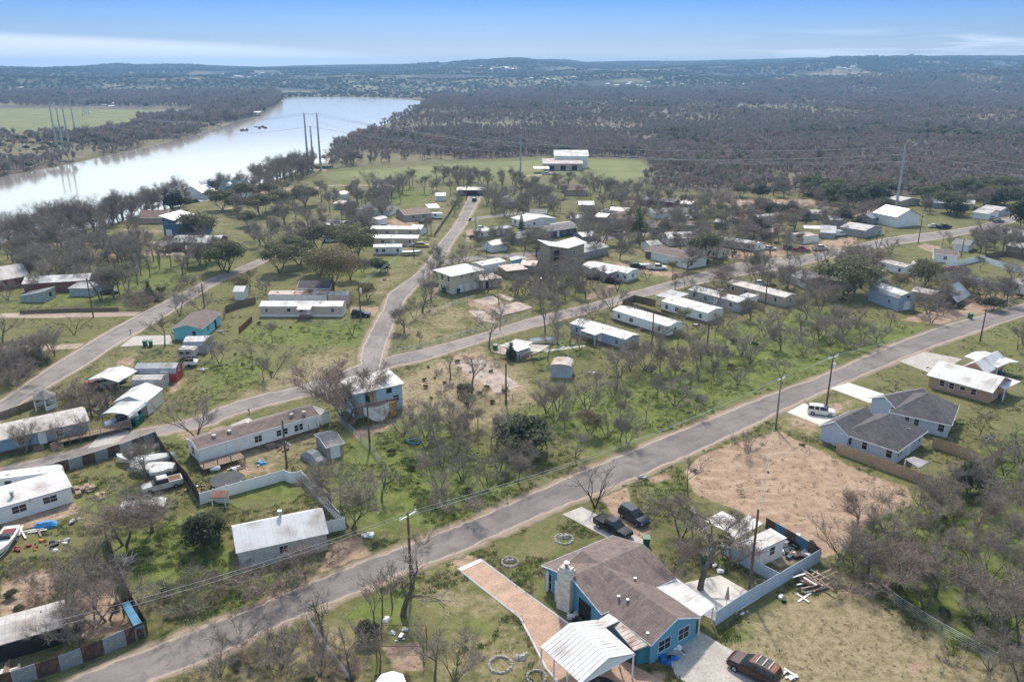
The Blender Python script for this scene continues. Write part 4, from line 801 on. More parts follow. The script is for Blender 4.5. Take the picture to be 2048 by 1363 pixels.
quad_roof(mt_,[(1163,530,2.6),(1180,537,2.6),(1206,531,2.7),(1190,524,2.7)],RW,nm='porch_roof',posts=4); quad_roof(mt_,[(1190,538,2.6),(1216,547,2.6),(1238,541,2.7),(1210,534,2.7)],RW,nm='carport_roof',posts=4)
T=lambda lb,A,B,C,lm=None,**k: H(lb,A,B,C,lm=lm,cat='mobile home',name='mobile_home',**{**dict(h=2.7,roof='x',rise=.5,o=.15,wall=W_,rm=RW,win='f:.12:.8:1:1 f:.35:1.1:1:1 f:.55:.9:1.9:.2:d f:.85:.8:1:1 r:.5:.8:1:1'),**k})
ta=T('blue-grey mobile home with white roof and flat porch near the junk yard',(1141,668),(1250,702),(1277,692),'the blue-grey mobile home',wall=BGREY)
quad_roof(ta,[(1160,660,2.6),(1190,670,2.5),(1214,661,2.7),(1182,653,2.7)],RW,nm='porch_roof',posts=4)
T('long white mobile home second from the junk yard behind the brushy lot',(1225,640),(1335,675),(1353,667),'the second white mobile home',depth=5)
tc_=T('white mobile home with square extension behind the brown wooden fence',(1322,622),(1414,647),(1432,639),'the white home behind the wooden fence',depth=6.2)
td=T('narrow silver-roofed mobile home with white box trailer alongside',(1376,598),(1476,625),(1491,616),'the narrow silver-roofed mobile home',wall=mat('pale_grey_wall',(.56,.56,.55),'boards'),depth=4.6)
te=T('tan mobile home with pale roof at the end of the trailer row',(1452,584),(1568,615),(1585,604),'the tan mobile home',wall=TAN,rm=RWD,depth=5.)
H('flat grey-blue roof carport at the head of the fenced trailer yard',(1312,608),(1345,616),(1376,606),cat='carport',name='carport',z=0,h=2.4,roof='shed',rise=.1,o=.3,rm=RG,open_=True)
quad_roof(None,[(1468,588,2.8),(1492,596,2.8),(1504,588,2.8),(1478,581,2.8)],RW,nm='flat_cover') if False else None
H('white cargo box trailer beside the silver-roofed mobile home',(1476,610),(1497,615),(1504,607),cat='box trailer',name='box_trailer',h=2.6,roof='shed',rise=.02,o=.02,wall=W_,rm=RW,seams=False)
H('blue-grey barn with gambrel roof and white window among brush',(1735,600),(1795,622),(1817,614),lm='the blue-grey barn',cat='barn',name='barn',h=3.2,roof='gamx',rise=1.4,o=.15,wall=BGREY,rm=RG,win='r:.5:.9:.7:3.2 r:.5:1.8:2:.3:g f:.7:1:1:1.2')
H('open sided house with steep grey gable roof near the right edge',(1868,606),(1905,613),depth=8,lm='the grey gabled open house',h=2.7,roof='y',rise=1.9,o=1.3,wall=BROWN,rm=RG,win='f:.5:1.4:1.6:.3:k')
H('low pale cottage left of the grey gabled open house',(1822,598),(1865,606),depth=5,cat='cottage',h=2.3,roof='x',rise=.6,o=.3,wall=OLIVE,rm=RWD)
H('white small house with pale roof under the spreading oak',(1703,558),(1757,566),(1768,557),h=2.5,roof='x',rise=.7,o=.3,wall=W_,rm=RW,lm='the small white oak-shaded house',cat='cottage')
T('long weathered white trailer behind the spreading oak',(1742,537),(1808,552),(1815,545),'the weathered white trailer',rm=RWD,depth=4.5)
H('brown roofed pale house beyond the weathered trailer',(1866,523),(1912,527),depth=7,lm='the brown-roofed pale house',h=2.7,roof='x',rise=.8,o=.3,wall=W_,rm=RSB,win='f:.5:1:1:1')
H('pale low house with grey roof beside the green bin and lawn',(1578,565),(1610,578),depth=8,lm='the pale low lawn house',h=2.5,roof='x',rise=.8,o=.3,wall=W_,rm=RSL)
H('white hipped house at the right edge beyond the white fence',(2012,580),(2100,600),depth=9,lm='the right edge white house',h=2.6,roof='hip',rise=1.3,o=.4,wall=W_,rm=RWD)
H('white two gabled barn house with silver roof below the slender pylon',(1745,445),(1790,455),(1835,445),lm='the silver-roofed barn house',h=4.2,roof='x',rise=2.6,o=.4,depth=12,wall=W_,rm=RG,win='f:.2:1.2:1.2:1.2 f:.7:2:2.4:.1:g l:.5:1:1:2')
H('small grey gabled outbuilding left of the silver-roofed barn house',(1712,446),(1742,450),depth=7,cat='outbuilding',h=2.6,roof='y',rise=1.4,o=.3,wall=GREY,rm=RG)
H('white patched-roof house left of the barn house',(1680,468),(1728,476),depth=12,lm='the patched-roof house',h=2.8,roof='x',rise=1,o=.4,wall=GREY,rm=RWD)
H('flat white canopy roof left of the patched-roof house',(1607,470),(1645,472),depth=5,cat='canopy',name='canopy',h=2.6,roof='shed',rise=.2,o=.2,rm=RW,open_=True)
H('white lean-to with sloping grey metal roof',(1640,476),(1670,478),depth=8,cat='lean-to',name='lean_to',h=2.1,roof='shed',rise=1.2,o=.2,wall=GREY,rm=RG)
H('small white box house with rusty pink roof',(1605,488),(1636,484),depth=6,cat='cottage',lm='the rusty-roofed box house',h=2.6,roof='shed',rise=.1,o=.15,wall=W_,rm=RRU)
H('small grey roofed shed in the middle of the far lots',(1517,473),(1545,475),depth=6,cat='shed',name='shed',h=2,roof='shed',rise=.6,o=.3,wall=OLIVE,rm=RWD)
T('pale turquoise trailer with white roof in the far lots',(1509,448),(1562,443),(1568,437),'the pale turquoise trailer',wall=mat('pale_turq',(.50,.62,.64),'boards'),depth=4)
H('grey weathered outbuilding below the pale turquoise trailer',(1495,461),(1527,465),depth=6,cat='outbuilding',h=2.4,roof='x',rise=.5,o=.2,wall=GREY,rm=RSL)
H('white metal roofed house among bare trees left of the oak clump',(1337,492),(1390,490),depth=10,lm='the white-roofed house among trees',h=2.7,roof='x',rise=1.1,o=.3,wall=W_,rm=RW)
T('long white roofed mobile home angled toward the bend',(1425,491),(1510,505),(1520,498),'the angled white-roofed home',depth=5)
T('yellowish mobile home with brown roof in front of its white neighbour',(1372,505),(1436,519),(1450,512),'the yellowish mobile home',wall=CREAM,rm=RSB,depth=5)
H('white gable-ended house with brown shingle roof near the bare oaks',(1375,538),(1412,531),depth=16,lm='the white gable-ended house',h=2.8,roof='y',rise=1.1,o=.3,wall=W_,rm=RSB,win='f:.2:1:1.2:.9')
H('low brown building behind the white gable-ended house',(1290,515),(1350,525),depth=8,h=2.4,roof='x',rise=.8,o=.3,wall=BROWN,rm=RSB)
H('white house with two dark windows beside the young pine',(1024,449),(1050,457),depth=14,lm='the white house by the young pine',h=2.8,roof='x',rise=.9,o=.4,wall=W_,rm=RW,win='f:.25:1.2:1.5:.6 f:.7:1.2:1.5:.6 r:.3:1:1:1')
dh=H('charcoal house with white framed windows and pale roof',(1092,478),(1152,469),depth=8,lm='the charcoal house',h=2.9,roof='x',rise=1.2,o=.4,wall=DKG,rm=RSL,trim=WP,win='f:.15:1.6:1.3:1 f:.4:1:2:.3:d f:.6:1.1:1.3:1 f:.85:1.1:1.3:1')
extra(dh,(1060,487),(1092,480),depth=8,h=2.6,roof='x',rise=1,o=.3,wall=BROWN,rm=RSL)
T('narrow white trailer right of the middle road',(956,478),(1023,469),(1027,464),'the narrow white trailer',depth=3.6)
H('low pale house with tan roof and side awning left of the middle road',(812,443),(862,439),depth=13,lm='the tan-roofed ranch house',h=2.8,roof='x',rise=1.2,o=.5,wall=mat('stucco',(.45,.40,.36)),rm=RST,win='f:.3:1:1:1 f:.7:1:1:1')
H('white covered patio roof right of the tan-roofed ranch house',(858,428),(880,427),depth=8,cat='patio cover',name='patio_cover',h=2.5,roof='shed',rise=.4,o=.2,rm=RW,open_=True)
T('upper of three white-roofed trailers beside the middle road',(742,472),(835,473),(836,466),'the upper white-roofed trailer',depth=6,wall=TAN)
T('middle of three white-roofed trailers beside the middle road',(728,491),(836,492),(838,482),'the middle white-roofed trailer',depth=6,wall=TAN)
T('lower of three white-roofed trailers beside the middle road',(748,510),(804,509),(806,502),'the lower white-roofed trailer',depth=4)
H('white roofed cottage tucked below the big live oaks',(645,462),(680,464),depth=9,cat='cottage',lm='the oak-side cottage',h=2.6,roof='x',rise=.8,o=.3,wall=DKB,rm=RW)
H('white sided cottage with grey hip roof left of the ranch house',(712,430),(778,433),depth=9,lm='the grey-hipped cottage',cat='cottage',h=2.7,roof='hip',rise=1.6,o=.4,wall=W_,rm=RSL)
H('small white awning shed between cottages and trailers',(738,450),(757,452),depth=6,cat='shed',name='shed',h=2.5,roof='y',rise=.5,o=.2,wall=W_,rm=RW)
H('long low white-roofed house at the top of the middle road',(916,391),(966,391),depth=7,lm='the house at the road end',h=2.7,roof='shed',rise=.3,o=.8,wall=DARK,rm=RWD)
bb=H('dark blue modern house with slanted grey roof and pale garage',(329,473),(350,474),depth=12,lm='the dark blue modern house',h=6.2,roof='shedr',rise=1.5,o=.8,wall=DKB,rm=RG,seams=False,win='f:.5:2.2:2.4:.2:g f:.3:.8:.8:4.6')
extra(bb,(350,474),(404,474),depth=11,h=5,roof='x',rise=1.2,o=.5,wall=DKB,rm=RG,seams=False)
H('brown-roofed low house just left of the dark blue modern house',(278,448),(330,447),depth=12,lm='the brown-roofed lakeside house',h=2.6,roof='x',rise=1.9,o=.5,wall=TAN,rm=mat('red_brown_shingles',(.20,.115,.09),'shingle'))
H('long barn red building with white metal roof between dirt tracks',(345,502),(437,502),depth=10,lm='the long red building',h=3,roof='x',rise=1.4,o=.3,wall=RBRICK,rm=RW)
H('low brick red lean-to at the left of the long red building',(312,505),(342,505),depth=5,cat='carport',name='carport',h=2.3,roof='shed',rise=.2,o=.1,rm=RWD,open_=True)
wl=H('white lakeside house with white cupola roof',(407,400),(434,396),depth=15,lm='the white lakeside house',h=3.4,roof='x',rise=2.4,o=.6,wall=W_,rm=RW,seams=False)
p,ro=loc_of((407,400),(434,396),9,6); m=MB(); m.b2(-1,1,-1,1,5.2,7.4); m.box((0,0,7.9),(3,3,1),taper=.1); m.obj('cupola',RDB,wl,p-wl.location,ro)
w2=H('white gabled house with dark roof and two dormers by the lake',(440,397),(486,398),depth=10,lm='the dormer lake house',h=4.3,roof='x',rise=3.6,o=.5,wall=W_,rm=RDB,seams=False,win='r:.5:1:1.4:4.6')
for x in(4,9):
    p,ro=loc_of((440,397),(486,398),x,1.6); m=MB(); m.b2(-1,1,0,2.5,4.8,6.4); m.add([(-1.2,-.2,6.4),(1.2,-.2,6.4),(0,-.2,7.4),(-1.2,3.4,6.4),(1.2,3.4,6.4),(0,3.4,7.4)],[(0,1,2),(0,2,5,3),(1,4,5,2)]); m.obj('dormer',WP,w2,p-w2.location,ro)
H('small brown hip roofed boat house right of the dormer lake house',(492,388),(512,388),depth=8,cat='boat house',h=2.4,roof='hip',rise=1.4,o=.4,wall=BROWN,rm=RSB)
T('long pale roofed trailer at the lakeside left',(72,480),(160,479),(162,472),'the lakeside trailer',rm=RWD,wall=RBRICK,depth=6)
lh=H('long white-roofed building behind bare pecan trees at the left edge',(50,588),(180,580),(186,567),lm='the long pecan-shaded building',depth=7,h=3,roof='x',rise=1,o=.3,wall=RBRICK,rm=RW)
H('white domed-roof house at the far left behind the pecan trees',(-10,582),(60,570),depth=9,lm='the far left pecan house',h=3,roof='x',rise=2.6,o=.4,wall=RBRICK,rm=RWD)
H('slanted pale green garden shed among grass at the left',(42,604),(92,604),depth=5,cat='shed',name='shed',lm='the pale green shed',h=1.6,roof='shedx',rise=1.3,o=.2,wall=mat('pale_green_boards',(.36,.42,.38),'boards'),rm=RG,win='r:.5:1:1:1:k')
H('small light blue roofed shed under the pecan trees',(140,592),(188,592),depth=5,cat='shed',name='shed',h=2.2,roof='shed',rise=.4,o=.2,wall=mat('lblue_boards',(.4,.46,.5),'boards'),rm=RG)
H('open pavilion with white roof between the three tall pylon poles',(603,337),(655,337),depth=14,cat='pavilion',name='pavilion',lm='the white roofed pavilion',h=3.2,roof='x',rise=2.,o=.5,rm=RW,open_=True,seams=False,pm=RUSTM)
fh=H('large white two-level barn house alone in the green field',(1088,341),(1164,341),depth=26,lm='the big white field house',h=4.2,roof='x',rise=1.5,o=.6,wall=mat('pinkish_wall',(.52,.42,.38),'boards'),rm=mat('pink_white_roof',(.66,.55,.52),'metalroof'),seams=False,win='f:.2:3:2.6:.2:k f:.5:3:2.6:.2:k f:.8:3:2.6:.2:k')
p,ro=loc_of((1088,341),(1164,341),7,11); wing(fh,None,None,frame=(p,*frame_of((1088,341),(1164,341))[1:3],20,12),h=7.6,roof='x',rise=2.8,o=.6,wall=W_,rm=RW,seams=False)
H('small white canopy beside the big field house',(1068,347),(1098,347),depth=9,cat='canopy',name='canopy',h=2.8,roof='shed',rise=.3,o=.3,rm=RW,open_=True,seams=False)
H('maroon mobile home with white windows behind bare trees',(1280,411),(1347,418),depth=6,lm='the maroon mobile home',cat='mobile home',name='mobile_home',h=3,roof='x',rise=.8,o=.2,wall=MAROON,rm=RSL,win='f:.2:1.4:1.3:1 f:.55:1:2.2:.3:d f:.66:1:1.2:1')
H('grey-roofed low house behind the young pine',(1306,438),(1392,436),depth=9,lm='the low grey-roofed house',h=2.7,roof='x',rise=1,o=.3,wall=W_,rm=RSL)
H('brown hip roofed house left of the young pine',(1218,450),(1268,452),depth=12,lm='the brown hip-roofed house',h=2.7,roof='hip',rise=2.,o=.4,wall=TAN,rm=RST)
H('red-brown roofed house near the back field',(1128,391),(1172,392),depth=10,lm='the red-brown roofed house',h=3,roof='x',rise=1.7,o=.4,wall=TAN,rm=mat('red_brown_shingles',(.2,.1,.08)))
H('grey-blue cabin with hip roof right of the road end',(1005,416),(1033,415),depth=10,lm='the grey-blue cabin',cat='cabin',h=3,roof='hip',rise=1.4,o=.4,wall=DKB,rm=RSL)
for lb,A,B,d,wl_,rm_ in [('small white shed with flat roof behind the charcoal house',(1142,449),(1162,449),5,W_,RW),('white roofed open shed left of the brown hip-roofed house',(1158,421),(1188,421),9,TAN,RW),('pale blue roofed shed below the white roofed open shed',(1190,445),(1212,447),7,GREY,RG),
 ('bright white far shed in the woods right of centre',(1625,376),(1663,379),12,W_,RW),('low white shed right of the slender pylon',(1866,416),(1900,418),8,GREY,RW),('cream hip roofed house right of the slender pylon',(1907,417),(1945,420),12,TAN,RWD),('pale low roof just behind the silver-roofed barn house',(1772,408),(1800,413),12,TAN,RWD),
 ('ruined pale-roofed house at the right edge near the bend',(1985,476),(2060,490),12,BROWN,RWD),('grey cottage near the far dirt lot',(1605,438),(1640,440),9,GREY,RWD),('low white house hidden by trees near the right edge',(1945,436),(1975,440),10,W_,RWD),('tiny white shed near the brown roofed houses',(675,400),(700,398),8,W_,RWD),('white outbuilding by the pavilion track',(757,386),(790,384),10,TAN,RWD),
 ('flat white awning shed deep in the centre trees',(1428,456),(1446,458),5,OLIVE,RW),('tan slab-roofed shed behind the low grey-roofed house',(1366,462),(1395,464),7,TAN,RST),('grey hip-like roof cottage near the tall evergreen at the right',(1960,428),(1998,433),10,GREY,RWD),('pinkish roofed cottage under the left live oaks',(668,418),(690,420),8,TAN,RRU),
 ('white roofed shack on the left of the middle road bend',(822,470),(842,471),6,W_,RW),('small white shed near the top of the middle road',(872,402),(890,402),6,W_,RW),('weathered cottage between the back streets',(1062,438),(1092,438),8,TAN,RSL),('rusty roofed shack left of the tall tower house',(1042,545),(1070,547),5,OLIVE,RRU),('long grey shed just above the tower house',(1110,468),(1150,462),6,GREY,RWD),
 ('white trailer-like shed by the back dirt street',(1220,432),(1256,434),6,W_,RW),('brown shed beside the maroon mobile home',(1360,418),(1382,420),6,BROWN,RG),('pale lean cottage below the dirt street',(1452,425),(1480,427),7,W_,RWD),('grey cabin left of the patched-roof house',(1660,452),(1684,452),7,GREY,RG),('small white house above the far right lawn',(1905,500),(1935,504),8,W_,RSL),
 ('low pale shed right of the far right lawn pole',(2010,505),(2048,512),8,GREY,RWD),('white shed behind the round live oak',(1820,548),(1850,552),6,W_,RW),('faded house left of the weathered trailer',(1660,575),(1690,580),7,TAN,RSL),('low white roof behind the cream two-storey house',(985,505),(1015,500),6,W_,RW),('dim grey house beyond the narrow white trailer',(1035,490),(1060,486),7,GREY,RSL),('little white shed left of the pink mobile home',(470,600),(488,600),4,W_,RW),
 ('pale roofed workshop left of the back street',(1165,487),(1195,484),7,GREY,RG),('low red brown cottage in the centre trees',(1300,467),(1330,467),8,BROWN,RSB),('white roofed cottage at the end of the back street',(1300,505),(1322,503),6,W_,RWD)]:
    H(lb,A,B,depth=d,h=2.5,roof='x',rise=.9,o=.3,wall=wl_,rm=rm_,cat='shed' if 'shed' in lb else 'house',name='shed' if 'shed' in lb else 'house',seams=False)
P=G(1045,700); jr=thing('tarp_roof_home','low pale home with sagging grey awning roof on the pad by the cross street','house',P); LAND.append((P.x,P.y,'the grey awning home',5))
quad_roof(jr,[(998,690,2.4),(1036,702,2.1),(1062,693,2.5),(1030,680,2.6)],RG,nm='awning_roof',posts=4); quad_roof(jr,[(1040,700,2.),(1078,703,1.7),(1100,690,2.),(1062,688,2.4)],RWD,nm='awning_roof',posts=4)
wing(jr,(1012,706),(1046,713),depth=4,h=1.9,roof='shed',rise=.2,o=.1,wall=W_,rm=RWD,win='f:.5:1:1:.6',foot=False)
# hut with half its roof gone
H('small ruined white hut with torn peeling roof beside the broken slab',(1101,754),(1142,757),(1147,748),depth=4,lm='the ruined white hut',cat='hut',name='hut',h=2.2,roof='archy',rise=.8,o=.2,wall=mat('hut_wall',(.5,.54,.58),'boards'),rm=RRU)
# gazebo
g0=G(93,815); g=thing('gazebo','small white six-sided gazebo with grey shingle roof in the left garden','gazebo',g0); LAND.append((g0.x,g0.y,'the gazebo',3))
m=MB(); P=[(2.1*math.cos(a),2.1*math.sin(a)) for a in [math.pi/3*i for i in range(6)]]
for i in range(6):
    a,b_=P[i],P[(i+1)%6]; q=MB(); q.slab([(a[0],a[1],2.3),(b_[0],b_[1],2.3),(0,0,3.6)],.08); q.obj('roof_panel',RSL,g)
    q=MB(); q.b2(-.08,.08,-.08,.08,0,2.25); q.obj('post',WP,g,(a[0]*.88,a[1]*.88,0))
    ax,ay=a[0]*.88,a[1]*.88; bx,by=b_[0]*.88,b_[1]*.88
    if i!=4: q=MB(); q.box(((ax+bx)/2,(ay+by)/2,.45),(math.dist((ax,ay),(bx,by))-.16,.06,.8),rz=math.atan2(by-ay,bx-ax)); q.obj('rail_panel',WP,g)
FOOT.append((g0.x,g0.y,1,0,2,2))
# ---------------- fences ----------------
def panel_fence(label,pts,h,step,mts,thick=.05,name='fence',cat='fence',post=None,lm=None,z0=0.,cap=False,gapw=.02,jit=.0,part='panel',posth=0.):
    P=[G(*p) for p in pts]; c=P[len(P)//2].copy(); r=thing(name,label,cat,c)
    if lm: LAND.append((c.x,c.y,lm,3))
    cache={}; k=0
    for a,b in zip(P[:-1],P[1:]):
        d=b-a; L=d.length; n=max(1,round(L/step)); s=L/n; an=math.atan2(d.y,d.x); d.normalize()
        FOOT.append(((a.x+b.x)/2,(a.y+b.y)/2,d.x,d.y,L/2,.5))
        for i in range(n):
            key=(round(s,2),k%len(mts) if len(mts)>1 else 0,random.Random(k).randint(0,2) if jit else 0)
            if key not in cache:
                m=MB(); hh=h+(key[2]-1)*jit; m.b2(-s/2+gapw/2,s/2-gapw/2,-thick/2,thick/2,z0,hh)
                if cap: m.b2(-s/2,s/2,-.06,.06,hh,hh+.07)
                if part=='corrugated_panel':
                    for q in range(int(s/.3)): m.b2(-s/2+.1+q*.3,-s/2+.2+q*.3,-.06,.06,.05,hh-.04)
                if part=='picket_section':
                    m=MB(); w=s/14
                    for q in range(14): m.b2(-s/2+q*w+.01,-s/2+(q+1)*w-.01,-.012,.012,z0,hh+((q*7)%3-1)*.02)
                    m.b2(-s/2,s/2,.015,.06,.4,.5); m.b2(-s/2,s/2,.015,.06,1.3,1.4)
                cache[key]=m.mesh(part,mts[key[1]])
            p=a+d*(s*(i+.5)); link(part,cache[key],r,p-c,an)
            if post:
                if 'post' not in cache: m=MB(); m.b2(-.07,.07,-.07,.07,-.1,h+posth); cache['post']=m.mesh('post',post)
                link('post',cache['post'],r,a+d*(s*i)-c,an)
            k+=1
        if post: link('post',cache['post'],r,b-c,an)
    return r
panel_fence('alternating silver and rusted sheet metal fence along the bottom left roadside',[(-60,1395),(28,1372),(122,1341),(210,1308),(296,1270)],1.9,1.75,[CORR,CORRU],part='corrugated_panel',jit=.06,lm='the striped roadside fence')
panel_fence('tall dark sheet metal fence running back from the bottom left corner of the yard',[(296,1268),(262,1205),(238,1150),(220,1100),(212,1075)],2.1,1.6,[CORRU,CORRU,CORR],part='corrugated_panel',jit=.1)
panel_fence('alternating black and grey sheet fence along the cross street at left',[(-60,992),(60,961),(140,939),(242,908),(312,882)],1.75,1.75,[CORRU,CORR],part='corrugated_panel',jit=.05,lm='the striped street fence')
panel_fence('dark leaning sheet fence between the junk boats and the mobile home',[(312,882),(345,930),(375,965),(402,1008)],1.9,1.6,[CORRU],part='corrugated_panel',jit=.12)
panel_fence('white vinyl privacy fence bending around the yard of the white house',[(402,1008),(455,992),(569,960),(582,966),(604,962),(690,1058),(637,1068)],1.75,2.1,[VINYL],post=VINYL,posth=.12,lm='the white vinyl fence',gapw=.03)
panel_fence('long pale blue-grey board fence beside the dry lawn',[(1430,1251),(1480,1217),(1560,1170),(1640,1122)],1.9,2.0,[FBLUE],lm='the pale blue board fence',gapw=.04)
panel_fence('inner pale blue fence between the patio yard and the pen',[(1447,1107),(1500,1138),(1556,1168)],1.6,2.0,[FBLUE],gapw=.04)
panel_fence('dark stained fence closing the far side of the junk pen',[(1640,1120),(1590,1090),(1530,1056)],1.7,1.9,[CORRU,DKB],gapw=.04,jit=.05)
panel_fence('cedar picket fence in front of the nearer new house',[(1672,905),(1740,930),(1800,952),(1870,978)],1.8,2.4,[NEWW],post=NEWW,part='picket_section',lm='the cedar picket fence')
panel_fence('cedar picket fence between the back yards of the two new houses',[(1864,895),(1900,905),(1953,925)],1.8,2.4,[NEWW],post=NEWW,part='picket_section')
panel_fence('cedar picket fence behind the new houses toward the trees',[(1940,950),(1975,930),(2002,912)],1.8,2.4,[NEWW],post=NEWW,part='picket_section')
panel_fence('dark weathered wooden fence enclosing the grassy corner by the white homes',[(1345,645),(1290,628),(1245,612),(1268,602),(1310,612)],1.7,2.4,[BROWN],part='picket_section',post=BROWN)
panel_fence('orange-brown wooden fence between silver-roofed and tan mobile homes',[(1398,580),(1465,597),(1530,625)],1.8,2.4,[NEWW],part='picket_section')
panel_fence('dark wooden fence curving left of the pink mobile home',[(448,640),(452,625),(480,615),(512,607)],1.8,2.4,[BROWN],part='picket_section')
panel_fence('weathered red wooden fence between teal house and pink mobile home',[(478,668),(492,655),(505,643)],1.5,2.0,[RUSTM],part='picket_section')
panel_fence('long white privacy fence around the far right lawn',[(1890,535),(1925,530),(1960,522),(2010,538),(2048,548)],1.8,2.4,[VINYL]); panel_fence('near white privacy fence of the far right lawn',[(1885,558),(1950,567),(2020,585),(2080,598)],1.8,2.4,[VINYL])
panel_fence('dark wooden fence beyond the far right white fence',[(1970,517),(2010,512),(2060,520)],1.7,2.4,[BROWN],part='picket_section')
panel_fence('dark board fence right of the dirt lane at left',[(40,628),(130,624),(238,622)],1.,2.4,[BROWN],part='picket_section')
panel_fence('long brown fence along the left side of the middle road',[(868,475),(885,450),(902,425),(912,408)],1.4,2.4,[BROWN],part='picket_section')
panel_fence('brown slatted garden fence beside the side road near the gazebo',[(0,840),(40,825),(75,812),(95,800)],1.3,2.0,[BROWN],post=BROWN,part='picket_section')
def wire_fence(label,pts,h=1.3,step=3.,mt=STEEL,name='wire_fence'):
    P=[G(*p) for p in pts]; c=P[0].copy(); r=thing(name,label,'fence',c); m=MB(); m.cyl((0,0,-.1),.045,h+.1,5); pm=m.mesh('post',mt); w=MB()
    for a,b in zip(P[:-1],P[1:]):
        d=b-a; n=max(1,round(d.length/step))
        for i in range(n): link('post',pm,r,a+d*(i/n)-c)
        for z in(.1,.35,.6,.85,1.1,h): w.tube([a-c+Vector((0,0,z)),b-c+Vector((0,0,z))],.016 if z<h else .028,3,cap=False)
    w.obj('wire_mesh',mt,r); return r
wire_fence('chain link fence rail running from the blue two-storey house corner down the lot',[(672,838),(705,868),(740,900),(760,925)])
wire_fence('chain link fence around the vacant corner lot by the middle road',[(722,900),(760,925)]) if False else None
wire_fence('low wire fence enclosing the vacant corner lot with slabs',[(820,665),(778,712),(860,692),(960,662),(1060,634)],1.2)
wire_fence('low wire fence along the upper edge of the vacant corner lot',[(860,628),(905,612),(950,598)],1.2)
wire_fence('thin wire fence from the roadside down the bottom yard',[(615,1247),(650,1300),(700,1370)],1.3)
wire_fence('overgrown wire fence along the dry lawn and the right thicket',[(1735,1165),(1800,1215),(1880,1265),(1990,1325)],1.3)
wire_fence('rusty wire fence at the end of the broken slab',[(940,815),(1000,805),(1050,795)],1.2,mt=RUSTM)
def rail(label,pts,mt,h=1.1):
    P=[G(*p) for p in pts]; c=P[0].copy(); r=thing('rail_fence',label,'fence',c); m=MB(); m.b2(-.06,.06,-.06,.06,-.1,h); pm=m.mesh('post',mt)
    for a,b in zip(P[:-1],P[1:]):
        d=b-a; n=max(1,round(d.length/2.4)); w=MB()
        for z in(.5,1.): w.tube([a-c+Vector((0,0,z)),b-c+Vector((0,0,z))],.05,4)
        w.obj('rail',mt,r)
        for i in range(n): link('post',pm,r,a+d*(i/n)-c)
rail('yellowish rail fence along the side road under the oaks',[(375,568),(392,560),(408,552)],mat('yellow_rail',(.55,.48,.28)))
# ---------------- poles and lines ----------------
def catenary(a,b,sag,n=14): return [a.lerp(b,i/n)-Vector((0,0,sag*4*(i/n)*(1-i/n))) for i in range(n+1)]
POLES={}
def pole(key,px,py,h,label,arm=0.,arot=0.,tr=False,lamp=False,arms=WP):
    p=G(px,py); r=thing('utility_pole',label,'utility pole',p); m=MB(); m.tube([(0,0,-.3),(0,0,h)],[.19,.12],8); m.obj('pole',POLEW,r)
    if arm:
        m=MB(); m.box((0,0,h-.5),(arm,.13,.16),rz=arot); m.obj('crossarm',arms,r)
        for s in(-.45,0,.45): q=MB(); q.cyl((0,0,0),.06,.28,6); q.obj('insulator',WP,r,(math.cos(arot)*arm*s,math.sin(arot)*arm*s,h-.42))
    if tr: m=MB(); m.cyl((0,0,0),.27,.95,10); m.cyl((0,0,.95),.12,.2,8); m.obj('transformer',WP,r,(.38,-.1,h-2.6))
    if lamp: m=MB(); m.tube([(0,0,0),(0,-1.2,.3)],.04,5); m.box((0,-1.4,.3),(.35,.7,.16)); m.obj('lamp_arm',WP,r,(0,0,h-1.4))
    POLES[key]=(p,h,arm,arot); return r
pole('a',823,1182,10.6,'tall rusty brown utility pole with slanted white crossarm by the lower main road',2.6,.9)
pole('a0',-330,1560,10.6,'utility pole beyond the bottom left corner',2.4,.9)
pole('b',1551,857,9.6,'brown utility pole with thin crossarm near the bare dirt lot',2.3,.7)
pole('c',1653,810,9.8,'dark utility pole with white crossarm and transformer by the white car',3.0,.6,True)
pole('d',1960,682,7.5,'brown utility pole on the lawn at the right end of the main road',0)
pole('e',1497,1192,11.5,'thin brown pole standing in the fenced patio yard')
pole('f',740,898,8.2,'thin dark pole in the lot below the light blue house'); pole('g',574,935,8.,'thin pole beside the broken deck behind the mobile home'); pole('h',1012,808,8.,'thin dark pole beside the broken slab')
pole('i',1081,613,9.,'dark pole on the lawn left of the vacant slabs',0,0,False,True); pole('i2',722,640,9.5,'dark pole in front of the pink mobile home',0,0,True,False)
pole('j',187,635,10,'dark pole by the dirt lane at left'); pole('k',409,616,6.5,'thin pole with small white box above the teal house'); pole('l',376,540,9,'dark pole with transformer on the left lawn',0,0,True)
pole('m',952,478,8,'dark pole left of the narrow white trailer',0,0,True); pole('n',1836,487,10.5,'tall pole beside the far bend in the cross street',1.6,.3,True); pole('o',1922,514,6,'short pole on the far right lawn'); pole('p',2003,515,7,'pole with white cap beyond the far right fence')
pole('q',828,515,6,'pole with lamp beside the parked boat',0,0,False,True); pole('r',1303,700,9,'slender grey pole among the brush in front of the white homes') ; pole('s',1414,700,6,'slender grey pole beside the wooden fence'); pole('t',1530,610,7,'thin pole among the trees left of the barn')
pole('u',184,835,4.5,'rusty upright pipe in the junk garden'); pole('v',215,815,4.,'second shorter pipe in the junk garden'); pole('x',137,495,7,'thin pole near the upper dirt track'); pole('y',535,455,8,'thin pole by the oak beside the track'); pole('z',933,400,8,'pole beside the house at the road end',0,0,True); pole('aa',1550,420,5,'short pole by the far dirt street')
pole('bb',2260,560,7.5,'utility pole past the right edge of the main road',2,.5)
